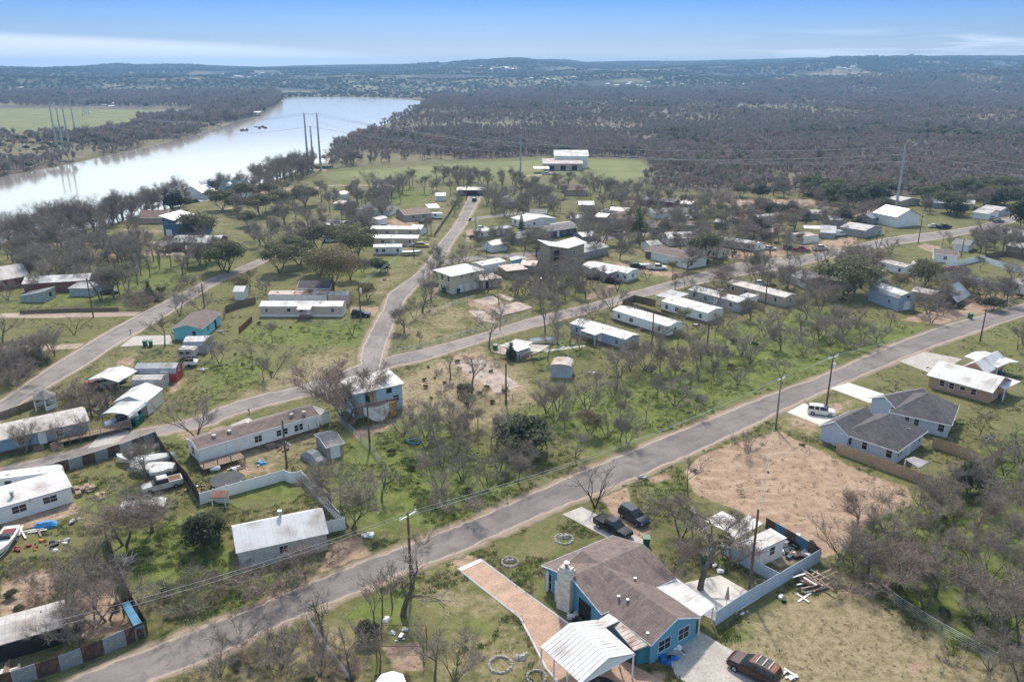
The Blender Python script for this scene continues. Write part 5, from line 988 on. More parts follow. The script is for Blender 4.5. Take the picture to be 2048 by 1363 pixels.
def wires(label,keys,offs,rad=.018,sag=.8,mt=STEEL,dz=0.):
    a,b=POLES[keys[0]],POLES[keys[1]]; m=MB(); c=a[0].copy()
    for o in offs:
        A=a[0]+Vector((math.cos(a[3])*o,math.sin(a[3])*o,a[1]-.2+dz)); B=b[0]+Vector((math.cos(b[3])*o,math.sin(b[3])*o,b[1]-.2+dz)); m.tube([q-c for q in catenary(A,B,sag)],rad,3,cap=False)
    o=m.obj('power_line',mt,None,c); tag(o,label,'power line')
wires('pair of overhead wires crossing from the rusty pole over the wooded lot',('a','b'),(-1.1,1.1),.022,1.6)
wires('overhead wires running out of the picture at the bottom left',('a0','a'),(-1.1,1.1),.022,1.4)
wires('short overhead wires between the two poles near the white car',('b','c'),(-1,0,1),.02,.3)
wires('overhead wires along the main road toward the right edge',('c','d'),(-1,1),.018,.8); wires('overhead wire leaving past the right edge pole',('d','bb'),(0,),.018,.6)
wires('service wire from the patio yard pole up to the road pole',('e','b'),(0,.3),.016,1.); wires('wire between the lot pole and the broken slab pole',('f','h'),(0,),.016,.6); wires('wire between the broken deck pole and the lot pole',('g','f'),(0,),.016,.5)
wires('wire from the left lawn pole to the dirt lane pole',('l','j'),(0,),.02,.8); wires('wire from the pink home pole past the middle road',('i2','q'),(0,.4,.8),.018,.7); wires('service wires dropping over the near blue house roof',('e','a'),(0,),.012,2.5) if False else None
def pylon(px,py,h,label,r0=.75,r1=.35,z=0.):
    p=G(px,py); m=MB(); m.tube([(0,0,-1),(0,0,h*.33),(0,0,h*.66),(0,0,h)],[r0,r0*.8+r1*.2,r0*.4+r1*.6,r1],10); r=thing('steel_pylon',label,'pylon',p,0); m.obj('pole',mat('weathered_steel',(.42,.48,.52),'plain',.5,.2),r)
    q=MB(); q.cyl((0,0,h),r1*1.2,.25,8)
    for k in range(3): q.b2(-r1*1.9,r1*1.9,-.1,.1,h-3-k*3.2,h-2.75-k*3.2)
    q.obj('bracket',STEEL,r); q=MB(); q.cyl((0,0,-.3),r0*1.7,.7,10); q.obj('base_plate',CONC,r); return p
E3=[pylon(617,341,33,'leftmost of the three tall steel pylons beside the river'),pylon(627,338,25,'shorter middle pylon of the three beside the river'),pylon(642,341,33,'rightmost of the three tall steel pylons beside the river')]
W3=[pylon(114,297,34,'leftmost steel pylon across the river'),pylon(127,300,30,'middle steel pylon across the river'),pylon(139,297,34,'rightmost steel pylon of the near trio across the river')]
F2=[pylon(150,262,30,'lone farther steel pylon across the river')]
pa=pylon(1041,357,23,'slender steel pylon in front of the green field',.5,.25); pb=pylon(1792,416,27,'slender leaning-looking steel pylon behind the silver-roofed house',.6,.28)
FA=[G(172,232),G(190,205),G(205,190)]
for i,p in enumerate(FA):
    h=26; m=MB(); r=thing('lattice_pylon',['nearest','middle','farthest'][i]+' faint lattice pylon of the line beyond the field','pylon',p)
    for sx_,sy_ in((-1,-1),(1,-1),(1,1),(-1,1)): m.tube([(sx_*3,sy_*3,0),(sx_*.5,sy_*.5,h)],.28,4)
    m.b2(-6,6,-.25,.25,h-7,h-6.5); m.b2(-5,5,-.25,.25,h-2,h-1.5)
    for k in range(4): m.tube([(-3+k*.6,-3+k*.6,h*k/5),(3-k*.7,-3+k*.7,h*(k+1)/5)],.2,4)
    m.obj('lattice',STEEL,r)
def longwires(label,pts,rad,sag):
    m=MB(); c=pts[0].copy(); c.z=0
    for a,b in zip(pts[:-1],pts[1:]): m.tube([q-c for q in catenary(a,b,sag,18)],rad,3,cap=False)
    tag(m.obj('power_line',mat('line_steel',(.30,.32,.34)),None,c),label,'power line')
for i,(a,b,c_,hh) in enumerate([(W3[0],E3[0],pa,33),(W3[1],E3[1],pa,25),(W3[2],E3[2],pa,33)]):
    longwires(['upper','lower','middle'][i]+' transmission line crossing the river and the woods',[FA[0]+Vector((i*3-3,0,22)),a+Vector((0,0,hh)),b+Vector((0,0,hh)),pb+Vector((i-1,0,26-i*3)),Vector((420,300,22))],.09,9)
longwires('thin line from the river pylons to the pylon by the green field',[E3[2]+Vector((0,0,28)),pa+Vector((0,0,22)),pb+Vector((0,0,20))],.06,6)
# ---------------- vehicles ----------------
def loft(m,st,mi=0,n=3):
    "stations (x, half width, z low, z high, inset of the top)"
    rings=[]
    for x,w,z0,z1,ins in st: rings.append([(x,-w,z0),(x,-w*1.0,z0+(z1-z0)*.55),(x,-w+ins,z1),(x,w-ins,z1),(x,w,z0+(z1-z0)*.55),(x,w,z0)])
    vs=[v for r in rings for v in r]; k=6
    fs=[(i*k+j,i*k+(j+1)%k,(i+1)*k+(j+1)%k,(i+1)*k+j) for i in range(len(st)-1) for j in range(k)]+[tuple(range(k))[::-1],tuple(range((len(st)-1)*k,len(st)*k))]
    m.add(vs,fs,mi)
VT={}
def wheel_mesh():
    if 'w' not in VT:
        m=MB(); m.tube([(0,-.12,0),(0,.12,0)],.36,12); VT['w']=m.mesh('tyre',RUB); m=MB(); m.tube([(0,-.135,0),(0,.135,0)],.2,10); VT['r']=m.mesh('rim',STEEL)
    return VT['w'],VT['r']
CARS=[]
def car(px,py,hd,kind,paint,label,group=None,roofm=None,tail='',scale=1.,z=0.):
    """hd: heading in degrees, 0 = towards +X (right), 90 = away from the camera"""
    p=G(px,py); r=thing({'suv':'parked_suv','pickup':'parked_pickup','sedan':'parked_car','van':'parked_van'}[kind],label,{'suv':'suv','pickup':'pickup truck','sedan':'car','van':'van'}[kind],(p.x,p.y,z),math.radians(hd),group)
    r.scale=(scale,)*3; CARS.append((p.x,p.y)); FOOT.append((p.x,p.y,math.cos(math.radians(hd)),math.sin(math.radians(hd)),2.7,1.2))
    key=(kind,paint.name,roofm.name if roofm else '')
    if key not in VT:
        b=MB(); g=MB(); t=MB(); parts=[]
        if kind=='suv':
            loft(b,[(-2.35,.80,.5,.95,.05),(-2.28,.92,.36,1.08,.06),(-1.2,.95,.32,1.12,.06),(.9,.95,.32,1.10,.06),(1.9,.93,.34,1.02,.09),(2.3,.84,.4,.88,.1),(2.4,.7,.45,.75,.1)])
            loft(g,[(-2.26,.84,1.05,1.1,.05),(-2.02,.84,1.05,1.66,.13),(.15,.86,1.05,1.70,.14),(.55,.86,1.05,1.5,.16),(1.1,.84,1.05,1.1,.05)])
            loft(t,[(-2.1,.66,1.66,1.70,.04),(-1.9,.72,1.66,1.76,.06),(.1,.74,1.68,1.78,.06),(.25,.66,1.67,1.71,.04)])
            for x in(-1.2,-.35): b.b2(x-.06,x+.06,-.88,-.74,1.05,1.66); b.b2(x-.06,x+.06,.74,.88,1.05,1.66)
            wb=(-1.4,1.45)
        if kind=='pickup':
            loft(b,[(-2.8,.9,.5,1.05,.04),(-2.7,.96,.42,1.15,.04),(-.9,.98,.38,1.18,.05),(1.0,.98,.38,1.16,.06),(2.2,.96,.4,1.10,.08),(2.7,.88,.46,.98,.1),(2.8,.8,.5,.85,.1)])
            loft(g,[(-.95,.86,1.1,1.16,.05),(-.85,.86,1.1,1.76,.14),(.6,.88,1.1,1.8,.15),(1.35,.86,1.1,1.16,.05)])
            loft(t,[(-.85,.66,1.76,1.8,.04),(-.7,.72,1.76,1.86,.06),(.5,.74,1.78,1.88,.06),(.65,.66,1.77,1.81,.04)]); wb=(-1.75,1.8)
        if kind=='sedan':
            loft(b,[(-2.3,.75,.45,.85,.06),(-2.2,.88,.34,.98,.1),(-1.2,.9,.3,1.0,.1),(.8,.9,.3,.96,.1),(1.8,.88,.32,.86,.12),(2.25,.78,.38,.72,.1),(2.32,.66,.42,.62,.1)])
            loft(g,[(-1.75,.76,.93,.98,.05),(-1.0,.78,.93,1.36,.14),(.2,.8,.93,1.38,.15),(1.05,.78,.9,.95,.05)]); loft(t,[(-1.1,.6,1.36,1.38,.04),(-.9,.64,1.36,1.43,.06),(.1,.66,1.37,1.44,.06),(.3,.6,1.36,1.38,.04)]); wb=(-1.35,1.4)
        if kind=='van':
            loft(b,[(-2.6,.9,.45,1.9,.1),(-2.5,.98,.36,2.1,.14),(1.2,.98,.34,2.12,.14),(1.7,.96,.36,1.5,.1),(2.5,.9,.4,1.15,.1),(2.65,.8,.45,.8,.1)])
            loft(g,[(.3,.99,1.3,1.75,.08),(1.25,.985,1.3,1.9,.2),(1.75,.9,1.2,1.5,.1)]); loft(t,[(-2.3,.8,2.1,2.14,.04),(1.0,.8,2.1,2.14,.04)]); wb=(-1.7,1.6)
        bm=b.mesh('body',paint,True); 
        try:
            bm.polygons.foreach_set('use_smooth',[True]*len(bm.polygons)); bm.set_sharp_from_angle(angle=math.radians(38))
        except Exception: pass
        VT[key]=(bm,g.mesh('windows',GLASS),t.mesh('roof',roofm or paint),wb)
    bm,gm_,tm,wb=VT[key]; W,Rm=wheel_mesh()
    link('body',bm,r); link('windows',gm_,r); link('roof',tm,r)
    hw={'suv':.9,'pickup':.92,'sedan':.86,'van':.92}[kind]; lx={'suv':2.3,'pickup':2.74,'sedan':2.22,'van':2.55}[kind]
    for x in wb:
        for s in(-1,1):
            o=link('wheel',W,r,(x,s*hw*.98,.36)); link('rim',Rm,o)
    if 'l' not in VT: m=MB(); m.box((0,0,0),(.12,.34,.18)); VT['l']=m.mesh('headlight',LAMP); m=MB(); m.box((0,0,0),(.1,.16,.34)); VT['t']=m.mesh('tail_light',TAIL)
    for s in(-1,1): link('headlight',VT['l'],r,(lx-.02,s*.64,.76)); link('tail_light',VT['t'],r,(-lx+.01,s*.78,.88))
    if kind=='pickup' and tail!='camper':
        m=MB(); m.b2(-2.6,-1.0,-.8,.8,1.175,1.19); m.obj('bed_floor',DARK if tail!='load' else RUSTM,r)
        m=MB(); m.b2(-2.75,-1.,-.97,-.84,1.1,1.26); m.b2(-2.75,-1.,.84,.97,1.1,1.26); m.b2(-2.8,-2.66,-.95,.95,.7,1.26); m.obj('bed_side',paint,r)
    if tail=='camper': m=MB(); loft(m,[(-2.75,.9,1.15,1.7,.12),(-2.6,.94,1.15,1.85,.14),(-.95,.9,1.15,1.85,.14)]); m.obj('bed_cap',WP,r)
    return r
BLKP=mat('black_car_paint',(.012,.014,.02),rough=.2,amt=.02); DKP=mat('dark_blue_car_paint',(.02,.03,.045),rough=.22,amt=.02); WHP=mat('white_car_paint',(.72,.70,.65),rough=.3,amt=.03); SILP=mat('silver_car_paint',(.42,.43,.44),rough=.3,metal=.5,amt=.03); REDP=mat('red_car_paint',(.28,.015,.02),rough=.3,amt=.03); MARP=mat('maroon_car_paint',(.045,.015,.018),rough=.3,amt=.05); YELP=mat('yellow_car_paint',(.62,.47,.12),rough=.35); OLDW=mat('old_white_paint',(.60,.60,.57),'rust',.5,amt=.1); RROOF=mat('faded_red_roof',(.30,.13,.09),rough=.7,amt=.15); TEALP=mat('teal_car_paint',(.03,.16,.17),rough=.3)
car(1226,1062,-48,'pickup',BLKP,'black pickup truck with open bed on the concrete drive'); car(1268,1040,-55,'suv',DKP,'dark blue-black suv on the orange dirt drive')
ms=car(1507,1347,138,'suv',MARP,'maroon suv with faded rusty roof on the front concrete drive',roofm=RROOF,scale=1.12)
m=MB()
for y in(-.62,.62): m.tube([(-1.9,y,1.86),(.0,y,1.88)],.035,4)
for x in(-1.5,-.9,-.3): m.b2(x-.04,x+.04,-.62,.62,1.84,1.88)
m.obj('roof_rack',STEEL,ms); m=MB(); m.b2(-1.3,-.35,-.6,.6,1.782,1.79); m.obj('sunroof',BLK,ms)
0; car(1642,828,-20,'suv',WHP,'cream white suv on the new concrete drive')
car(1219,1392,-40,'sedan',DKP,'dark car under the near white carport'); car(243,850,-138,'pickup',SILP,'silver pickup with white bed cap backed under the pale carport',tail='camper')
car(325,976,-148,'pickup',OLDW,'old dented white pickup in the weedy junk yard',tail='load'); car(225,768,50,'pickup',WHP,'white truck parked under the white canopy'); car(195,775,60,'suv',REDP,'red junk car half under the white canopy')
car(722,633,0,'suv',BLKP,'black and white suv beside the pink mobile home'); car(845,494,-5,'suv',YELP,'old yellow car beside the middle road'); car(962,459,0,'sedan',WHP,'white car parked on the grass beside the middle road')
car(862,572,20,'sedan',MARP,'dark car under the awning of the cream house'); car(1190,558,-25,'pickup',MARP,'dark red truck under the mobile home porch roof'); car(1222,565,-28,'pickup',MARP,'second dark red truck nose out of the porch carport')
car(1315,539,-5,'pickup',WHP,'white pickup parked by the low brown building'); car(1275,537,5,'suv',DKP,'dark suv beside the white pickup'); car(1440,592,-25,'pickup',WHP,'white pickup beside the orange-brown fence')
car(1521,570,-15,'sedan',WHP,'white car parked behind the tan mobile home'); car(1602,503,-15,'pickup',REDP,'red pickup truck at the far end of the dirt drive'); car(1580,500,-10,'suv',MARP,'dark red suv just left of the red pickup')
car(1868,455,5,'sedan',WHP,'white car on the drive right of the barn house'); car(1888,457,10,'pickup',BLKP,'black truck right of the white car on the far drive'); car(1978,465,5,'sedan',REDP,'red car on the verge of the far bend'); car(1983,438,10,'sedan',SILP,'silver car at the far right bend'); car(1996,445,5,'sedan',DKP,'dark car near the far right bend')
car(1005,497+18,0,'sedan',SILP,'silver car on the back street') if False else None
car(1150,436,0,'sedan',WHP,'white car in the yard of the white open shed'); car(1083,468,20,'sedan',SILP,'pale car under the trees beside the charcoal house'); car(1120,455,10,'suv',DKP,'dark suv left of the small pink shed'); car(949,402,85,'suv',BLKP,'dark suv at the top of the middle road')
car(1348,442,10,'sedan',WHP,'white car in front of the low grey-roofed house'); car(1372,440,10,'pickup',WHP,'white pickup right of the low grey-roofed house'); car(1675,472,10,'van',WHP,'white van beside the lean-to'); car(1655,462,10,'van',WHP,'second white van behind the canopy')
car(1303,454,0,'van',TEALP,'teal van beside the young pine'); car(1740,413,0,'sedan',WHP,'white car by the far dirt lot'); car(1985,755-8,-20,'sedan',BLKP,'dark car beneath the white carport at right'); car(366,487+2,0,'sedan',DKP,'dark car beside the dark blue modern house'); car(220,587,10,'sedan',BLKP,'black car under the pecan trees'); car(200,578,10,'suv',BLKP,'dark suv beside the light blue roofed shed')
for q in[(1213,425,5,'sedan',WHP,'white car beside the trailer-like shed'),(1395,470,0,'pickup',SILP,'silver pickup beside the tan slab-roofed shed'),(1470,445,10,'suv',BLKP,'black suv near the pale turquoise trailer'),(1540,500,-10,'sedan',WHP,'white car on the dirt by the angled white-roofed home'),(1640,500,5,'pickup',WHP,'white pickup at the rusty-roofed box house'),(1715,462,5,'suv',SILP,'silver suv beside the grey outbuilding'),(1700,540,0,'sedan',BLKP,'black car behind the small white oak-shaded house'),(1850,590,-10,'suv',SILP,'silver suv next to the open sided house'),(770,455,0,'sedan',SILP,'silver car by the small white awning shed'),(660,484,0,'van',WHP,'white van under the live oaks'),(845,445,80,'sedan',DKP,'dark car beside the tan-roofed ranch house'),(1035,475,0,'pickup',REDP,'red pickup beside the narrow white trailer'),(1100,505,0,'sedan',WHP,'white car below the charcoal house'),(1240,470,0,'suv',WHP,'white suv in front of the brown hip-roofed house'),(1905,540,0,'sedan',REDP,'red car beside the far right white fence')]: car(*q)
car(1093,350,0,'pickup',SILP,'silver truck by the big field house'); car(1008,915-6,0,'sedan',SILP,'x') if False else None
def cover_car(px,py,hd,label):
    p=G(px,py); m=MB(); loft(m,[(-2.2,.9,0,.75,.2),(-1.7,1.,0,1.0,.25),(-.9,1.05,0,1.5,.35),(.5,1.05,0,1.5,.35),(1.3,1,0,1.0,.25),(2.1,.9,0,.7,.2)]); o=m.obj('covered_car',mat('car_cover',(.30,.31,.33),rough=.5,amt=.15),None,p,math.radians(hd),smooth=False); tag(o,label,'covered car'); FOOT.append((p.x,p.y,1,0,2,1.5))
cover_car(627,920,-40,'car under a shiny grey cover beside the grey box shed')
# ---------------- boats, trailers ----------------
def boat(px,py,hd,L,label,hull=WP,inner=None,cover=None,z=.5):
    p=G(px,py); r=thing('boat',label,'boat',p,math.radians(hd)); m=MB(); st=[(-L/2,.95),(-L/4,1.1),(0,1.1),(L/4,.85),(L*.42,.4),(L/2,.05)]
    vs=[];k=5
    for x,w in st: vs+=[(x,-w,z+.8),(x,-w*.8,z+.2),(x,0,z),(x,w*.8,z+.2),(x,w,z+.8)]
    m.add(vs,[(i*k+j,i*k+j+1,(i+1)*k+j+1,(i+1)*k+j) for i in range(5) for j in range(4)]+[(0,1,2,3,4)]); m.obj('hull',hull,r)
    m=MB(); zz=z+.72
    vs=[]; 
    for x,w in st: vs+=[(x,-w*.95,zz),(x,0,zz+(.35 if cover else .0)),(x,w*.95,zz)]
    m.add(vs,[(i*3+j,(i+1)*3+j,(i+1)*3+j+1,i*3+j+1) for i in range(5) for j in range(2)]); m.obj('deck' if not cover else 'cover',inner or cover or WP,r)
    if not cover:
        m=MB(); m.b2(-L*.05,L*.05,-.7,.7,zz,zz+.55); m.obj('windscreen',GLASS,r); m=MB(); m.b2(-L*.35,-L*.1,-.75,.75,zz,zz+.12); m.obj('seat',MAROON,r)
    m=MB(); m.tube([(-L/2,-.7,z-.1),(L*.3,-.5,z-.1),(L*.62,0,z-.1)],.06,4); m.tube([(-L/2,.7,z-.1),(L*.3,.5,z-.1),(L*.62,0,z-.1)],.06,4)
    for s in(-1,1): m.tube([(-L*.15,s*.9-.08,.3),(-L*.15,s*.9+.08,.3)],.3,10)
    m.obj('trailer',STEEL,r); FOOT.append((p.x,p.y,1,0,L/2,L/3)); return r
boat(14,1092,-75,6.2,'white motorboat with maroon seats on a trailer at the left edge'); boat(268,928,160,6.5,'white open boat on a trailer among the junk boats'); boat(312,927,20,6,'white covered boat behind the junk boats',cover=WTARP)
boat(318,944,175,5.5,'dull white boat hull in the middle of the junk boats',cover=WTARP); boat(285,945,170,4,'small white capsized dinghy in the junk yard',cover=WTARP); boat(325,950,30,3.5,'small white dinghy with red trim beside the old pickup',cover=WTARP)
boat(825,510,10,6.5,'silver boat on a trailer by the middle road',hull=STEEL,cover=WTARP); boat(1287,536,0,5.5,'boat between dark suv and white pickup',cover=WTARP); boat(1085,688,15,6,'covered boat under grey tarps by the junk pad',cover=mat('grey_tarp',(.35,.38,.4)))
def camper(px,py,hd,L,label,mt=WP,h=2.4,W=2.4,cat='camper'):
    p=G(px,py); r=thing(cat.replace(' ','_'),label,cat,p,math.radians(hd)); m=MB(); hw=W/2
    prof=[(-L/2,.5),(L/2-.5,.5),(L/2,1.1),(L/2-.1,h-.3),(L/2-.6,h),(-L/2+.3,h),(-L/2,h-.3)]
    n=len(prof); m.add([(x,-hw,z) for x,z in prof]+[(x,hw,z) for x,z in prof],[tuple(range(n)),tuple(range(2*n-1,n-1,-1))]+[(i,i+n,(i+1)%n+n,(i+1)%n) for i in range(n)]); m.obj('body',mt,r)
    for s in(-1,1):
        for x in(-L*.25,L*.1,): window(r,mt,x,s*(hw+.005),1.6,.8,.5,0 if s<0 else math.pi,STEEL,GLASS,0)
        m=MB(); m.tube([(-.3,s*hw-.1,.35),(-.3,s*hw+.1,.35)],.35,10); m.obj('wheel',RUB,r)
    m=MB(); m.b2(-L*.3,-L*.3+.6,-.3,.3,h,h+.2); m.b2(L*.15,L*.15+.5,-.25,.25,h,h+.12); m.obj('roof_vent',WP,r); m=MB(); m.tube([(L/2-.4,-.5,.5),(L/2+1,0,.45)],.05,4); m.tube([(L/2-.4,.5,.5),(L/2+1,0,.45)],.05,4); m.obj('hitch',STEEL,r)
    FOOT.append((p.x,p.y,math.cos(math.radians(hd)),math.sin(math.radians(hd)),L/2+.3,1.4)); return r
camper(60,972,17,9,'long white camper trailer behind the white building at the left edge'); camper(378,716,0,3.6,'boxy beige cargo trailer beside the dark grey shed',mat('beige_trailer',(.45,.41,.38),'boards'),cat='cargo trailer'); camper(384,731,5,2.6,'small low white trailer at the end of the red barn',WP,1.3,1.8,cat='small trailer')
camper(868,443-6,0,7,'white camper behind the tan-roofed ranch house'); camper(287,1023,15,6,'white boxy trailer half buried in brush below the old pickup',OLDW,1.4)
# ---------------- bins and yard things ----------------
def bin_(px,py,label,group=None):
    p=G(px,py); r=thing('wheelie_bin',label,'bin',p,random.Random(px).uniform(-.5,.5),group)
    if 'bin' not in VT: m=MB(); m.box((0,0,.52),(.62,.66,1.0),taper=1.22); VT['bin']=m.mesh('body',GRNP); m=MB(); m.slab([(-.42,-.46,1.1),(.42,-.46,1.1),(.42,.46,1.16),(-.42,.46,1.16)],.08); VT['lid']=m.mesh('lid',GRNP); m=MB(); m.tube([(-.3,.42,.12),(.3,.42,.12)],.12,8); VT['bw']=m.mesh('wheel',RUB)
    link('body',VT['bin'],r); link('lid',VT['lid'],r); link('wheel',VT['bw'],r); r.scale=(1.15,)*3; return r
for q in[(273,850,'green bin nearer the road by the pickup carport'),(281,843,'green bin farther back by the pickup carport'),(291,692,'left of two green bins on the teal house drive'),(302,692,'right of two green bins on the teal house drive'),(887,584,'green bin at the left corner of the cream house'),(917,586,'green bin at the front of the cream house'),(991,700,'green bin on the junk pad by the cross street'),(1292,1090,'white-lidded green bin beside the black pickup'),(1940,637,'green bin on the dirt drive at the right end of the main road'),(1738,478,'green bin by the far street'),(1416,527,'green bin behind the white gable-ended house'),(1575,566,'green bin beside the pale low lawn house'),(1418,1118,'green bin in the patio yard by the bare tree'),(1408,1123,'second green bin under the bare patio tree')]: bin_(*q)
def prop(name,label,cat,px,py,f,mt,rz=0.,smooth=False,z=0.):
    p=G(px,py); p.z=z; m=MB(); f(m); return tag(m.obj(name,mt,None,p,rz,smooth),label,cat)
def mailbox(px,py,label):
    p=G(px,py); r=thing('mailbox',label,'mailbox',p); m=MB(); m.b2(-.05,.05,-.05,.05,-.1,1.05); m.obj('post',BLK,r); m=MB(); m.tube([(0,-.28,1.15),(0,.28,1.15)],.14,8); m.obj('box',BLK,r)
for q in[(1014,1000,'black mailbox at the roadside by the wooded lot'),(262,669,'black mailbox at the teal house drive'),(499,830,'dark mailbox beside the cross street above the mobile home'),(1562,775,'black mailbox across from the new driveways'),(612,1160,'dark mailbox beside the main road under the brush')]: mailbox(*q)
def ring(px,py,r_,label,n=14,mt=ROCK,fill=True,hh=.3):
    p=G(px,py); r=thing('stone_ring',label,'stone ring',p)
    for i in range(n):
        a=2*math.pi*i/n; m=MB(); m.blob((0,0,-.05),(r_*.2,r_*.3,hh),i+int(px),6,amp=.15); m.obj('stone',mt,r,(r_*math.cos(a),r_*math.sin(a),0),a)
    return r
ring(1001,1329,1.15,'octagonal ring of pale edging stones on the lawn left of the carport'); ring(1073,1354,.95,'small stone ring near the carport gravel drive'); ring(1128,1078,1.15,'rock garden ring in the middle of the front lawn'); ring(1020,1124,1.0,'cluster of rocks on the lawn left of the front garden'); ring(1524,1168,.8,'tan stone ring in the fenced patio yard',mt=mat('tan_stone',(.4,.3,.2)))
for px,py,s,lb in[(1128,1074,.8,'grey boulder pile inside the rock garden ring'),(1020,1122,.7,'pale boulder heap within the left rock cluster'),(1040,1315,.8,'broken pale rock block near the stone ring'),(1050,1308,.5,'smaller broken rock beside the rock block')]:
    prop('boulder',lb,'boulder',px,py,lambda m:[m.blob((random.Random(i).uniform(-.5,.5)*s,random.Random(i+9).uniform(-.4,.4)*s,0),(.5*s,.45*s,.55*s),i,7) for i in range(5)],ROCK)
def umbrella(px,py,r_,h,label,mt=WP,closed=False):
    p=G(px,py); r=thing('patio_umbrella',label,'umbrella',p); m=MB(); m.cyl((0,0,0),.04,h,6); m.obj('pole',STEEL,r); m=MB()
    if closed: m.tube([(0,0,h*.35),(0,0,h)],[.28,.06],8)
    else:
        P=[(r_*math.cos(a),r_*math.sin(a),h-.5) for a in [math.pi/4*i for i in range(8)]]; m.add(P+[(0,0,h)],[(i,(i+1)%8,8) for i in range(8)]); m.add([(x,y,z-.02) for x,y,z in P]+[(0,0,h-.02)],[((i+1)%8,i,8) for i in range(8)])
    m.obj('canopy',mt,r)
umbrella(783,1394,1.5,2.4,'open white patio umbrella in the bottom yard'); umbrella(1453,1208,1.2,2.4,'folded pinkish patio umbrella on the patio',mat('pink_cloth',(.5,.4,.38)),True)
prop('trampoline','large black round trampoline beside the vinyl fence','trampoline',456,968,lambda m:[m.cyl((0,0,.75),2.5,.06,20)]+[m.cyl((2.4*math.cos(a),2.4*math.sin(a),0),.04,.75,5) for a in(0,1,2,3,4,5)],mat('trampoline_mat',(.06,.065,.07)))
# small wooden pavilion by the vinyl fence
r=thing('play_hut','small brown roofed white play hut in front of the vinyl fence','play hut',G(442,1010))
m=MB(); m.slab([(-1.1,-.8,1.7),(1.1,-.8,1.7),(1.1,.8,1.9),(-1.1,.8,1.9)],.08); m.obj('roof',RUSTM,r)
for x in(-.9,.9):
    for y in(-.65,.65): m=MB(); m.b2(-.06,.06,-.06,.06,0,1.65); m.obj('post',WP,r,(x,y,0))
m=MB(); m.b2(-.9,.9,.6,.66,0,1.2); m.obj('back_panel',WP,r)
# broken deck of the mobile home
r=thing('broken_deck','broken wooden deck with stairs in front of the long mobile home','deck',G(445,930)); ro=math.radians(37)
for i in range(16): m=MB(); m.b2(-3.2+i*.4,-3.2+i*.4+.36,-1.4,1.4,.85,.92); m.obj('plank',WOOD,r,(0,0,0),ro)
for x in(-3.1,-1,1,3.1):
    m=MB(); m.b2(-.06,.06,-.06,.06,0,1.9); m.obj('post',BROWN,r,(x*math.cos(ro)+1.3*math.sin(ro),x*math.sin(ro)-1.3*math.cos(ro),0),ro)
for i in range(4): m=MB(); m.b2(2.0,3.0,-1.7-i*.3,-1.42-i*.3,.65-i*.2,.7-i*.2); m.obj('step',WOOD,r,(0,0,0),ro)
# lumber pile, boards and junk
def planks(px,py,n,L,label,mt=WOOD,sp=1.6,seed=0,name='lumber_pile'):
    rr_=random.Random(seed); r=thing(name,label,'lumber pile',G(px,py))
    for i in range(n):
        m=MB(); m.b2(-L/2,L/2,-.12,.12,0,.07); o=m.obj('board',mt if rr_.random()<.7 else WTARP,r,(rr_.uniform(-sp,sp),rr_.uniform(-sp,sp)*.7,.03+i*.035),rr_.choice((.5,2.1))+rr_.uniform(-.25,.25)); o.scale=(rr_.uniform(.5,1.1),1,1)
planks(1632,1165,26,3.2,'heap of loose grey and tan boards beyond the blue board fence',sp=2.2,seed=3); planks(1608,1195,2,2.8,'single long pale board lying on the dry lawn',WTARP,.2,5); planks(1575,1352,6,1.7,'scattered white boards on the dry lawn beside the maroon suv',WTARP,.7,6); planks(475,935,8,2.4,'fallen boards under the broken deck',WOOD,.9,7); planks(60,1062,7,4,'pale boards stacked below the white building',WOOD,1.2,9)
planks(405,738,4,2.2,'white boards in the grass beside the small white trailer',WTARP,.5,10); planks(560,893,6,2.5,'loose boards against the mobile home wall',WOOD,1.,11); planks(30,1345,14,3,'splintered boards behind the striped roadside fence',WOOD,1.6,12); planks(200,775,10,3,'stack of salvaged metal strips under the white canopy',STEEL,1.4,13); planks(1350,1293,3,2.6,'grey boards leaning along the driveway edge',WOOD,.4,14)
def heap(px,py,r_,n,label,mts,seed=0,s=.35,h=.5,name='scrap_heap',cat='scrap heap'):
    rr_=random.Random(seed); r=thing(name,label,cat,G(px,py))
    for i in range(n):
        m=MB(); q=rr_.uniform(.5,1.3)*s
        if rr_.random()<.55: m.box((0,0,q*.4),(q*1.6,q,q*.8),rz=rr_.uniform(0,3))
        else: m.blob((0,0,0),(q,q*.8,q*h*1.6),i+seed,6)
        a=rr_.uniform(0,6.28); d=r_*math.sqrt(rr_.random()); m.obj('scrap_piece',rr_.choice(mts),r,(d*math.cos(a),d*math.sin(a),0),a)
heap(1582,1092,2.9,60,'jumble of black and white junk inside the fenced pen',[BLK,WTARP,STEEL,RUSTM,BLK,DKB,WP],1,.5); heap(1545,1100,1.6,12,'buckets and a white tub beside the pen shed',[WP,BLK,STEEL],2); heap(285,905,2.8,22,'white scrap and boat parts under the bare yard tree',[WTARP,WP,STEEL,GREY],3,.5)
heap(390,975,1.6,16,'rubble heap between sheet fence and mobile home yard',[ROCK,WOOD,STRAW,WTARP],4); heap(75,1090,1.2,8,'red mower parts scattered on the grass by the boat',[REDP,RUSTM,ORANGE],5,.3); heap(40,1095,.8,6,'orange and red machine parts behind the boat trailer',[REDP,RUSTM],6,.3)
heap(520,928,1.,7,'blue plastic pool pieces on the grass behind the mobile home',[TARP,TARP,STEEL],7,.4,.2); heap(565,895,1.6,12,'tank and black boxes against the mobile home wall',[WP,BLK,STEEL,WOOD],8,.35); heap(170,980,1.6,14,'piles of straw brush in the weedy yard',[STRAW],9,.6); heap(195,995,1.2,9,'stack of orange planks and straw in the weedy yard',[STRAW,NEWW],10,.4)
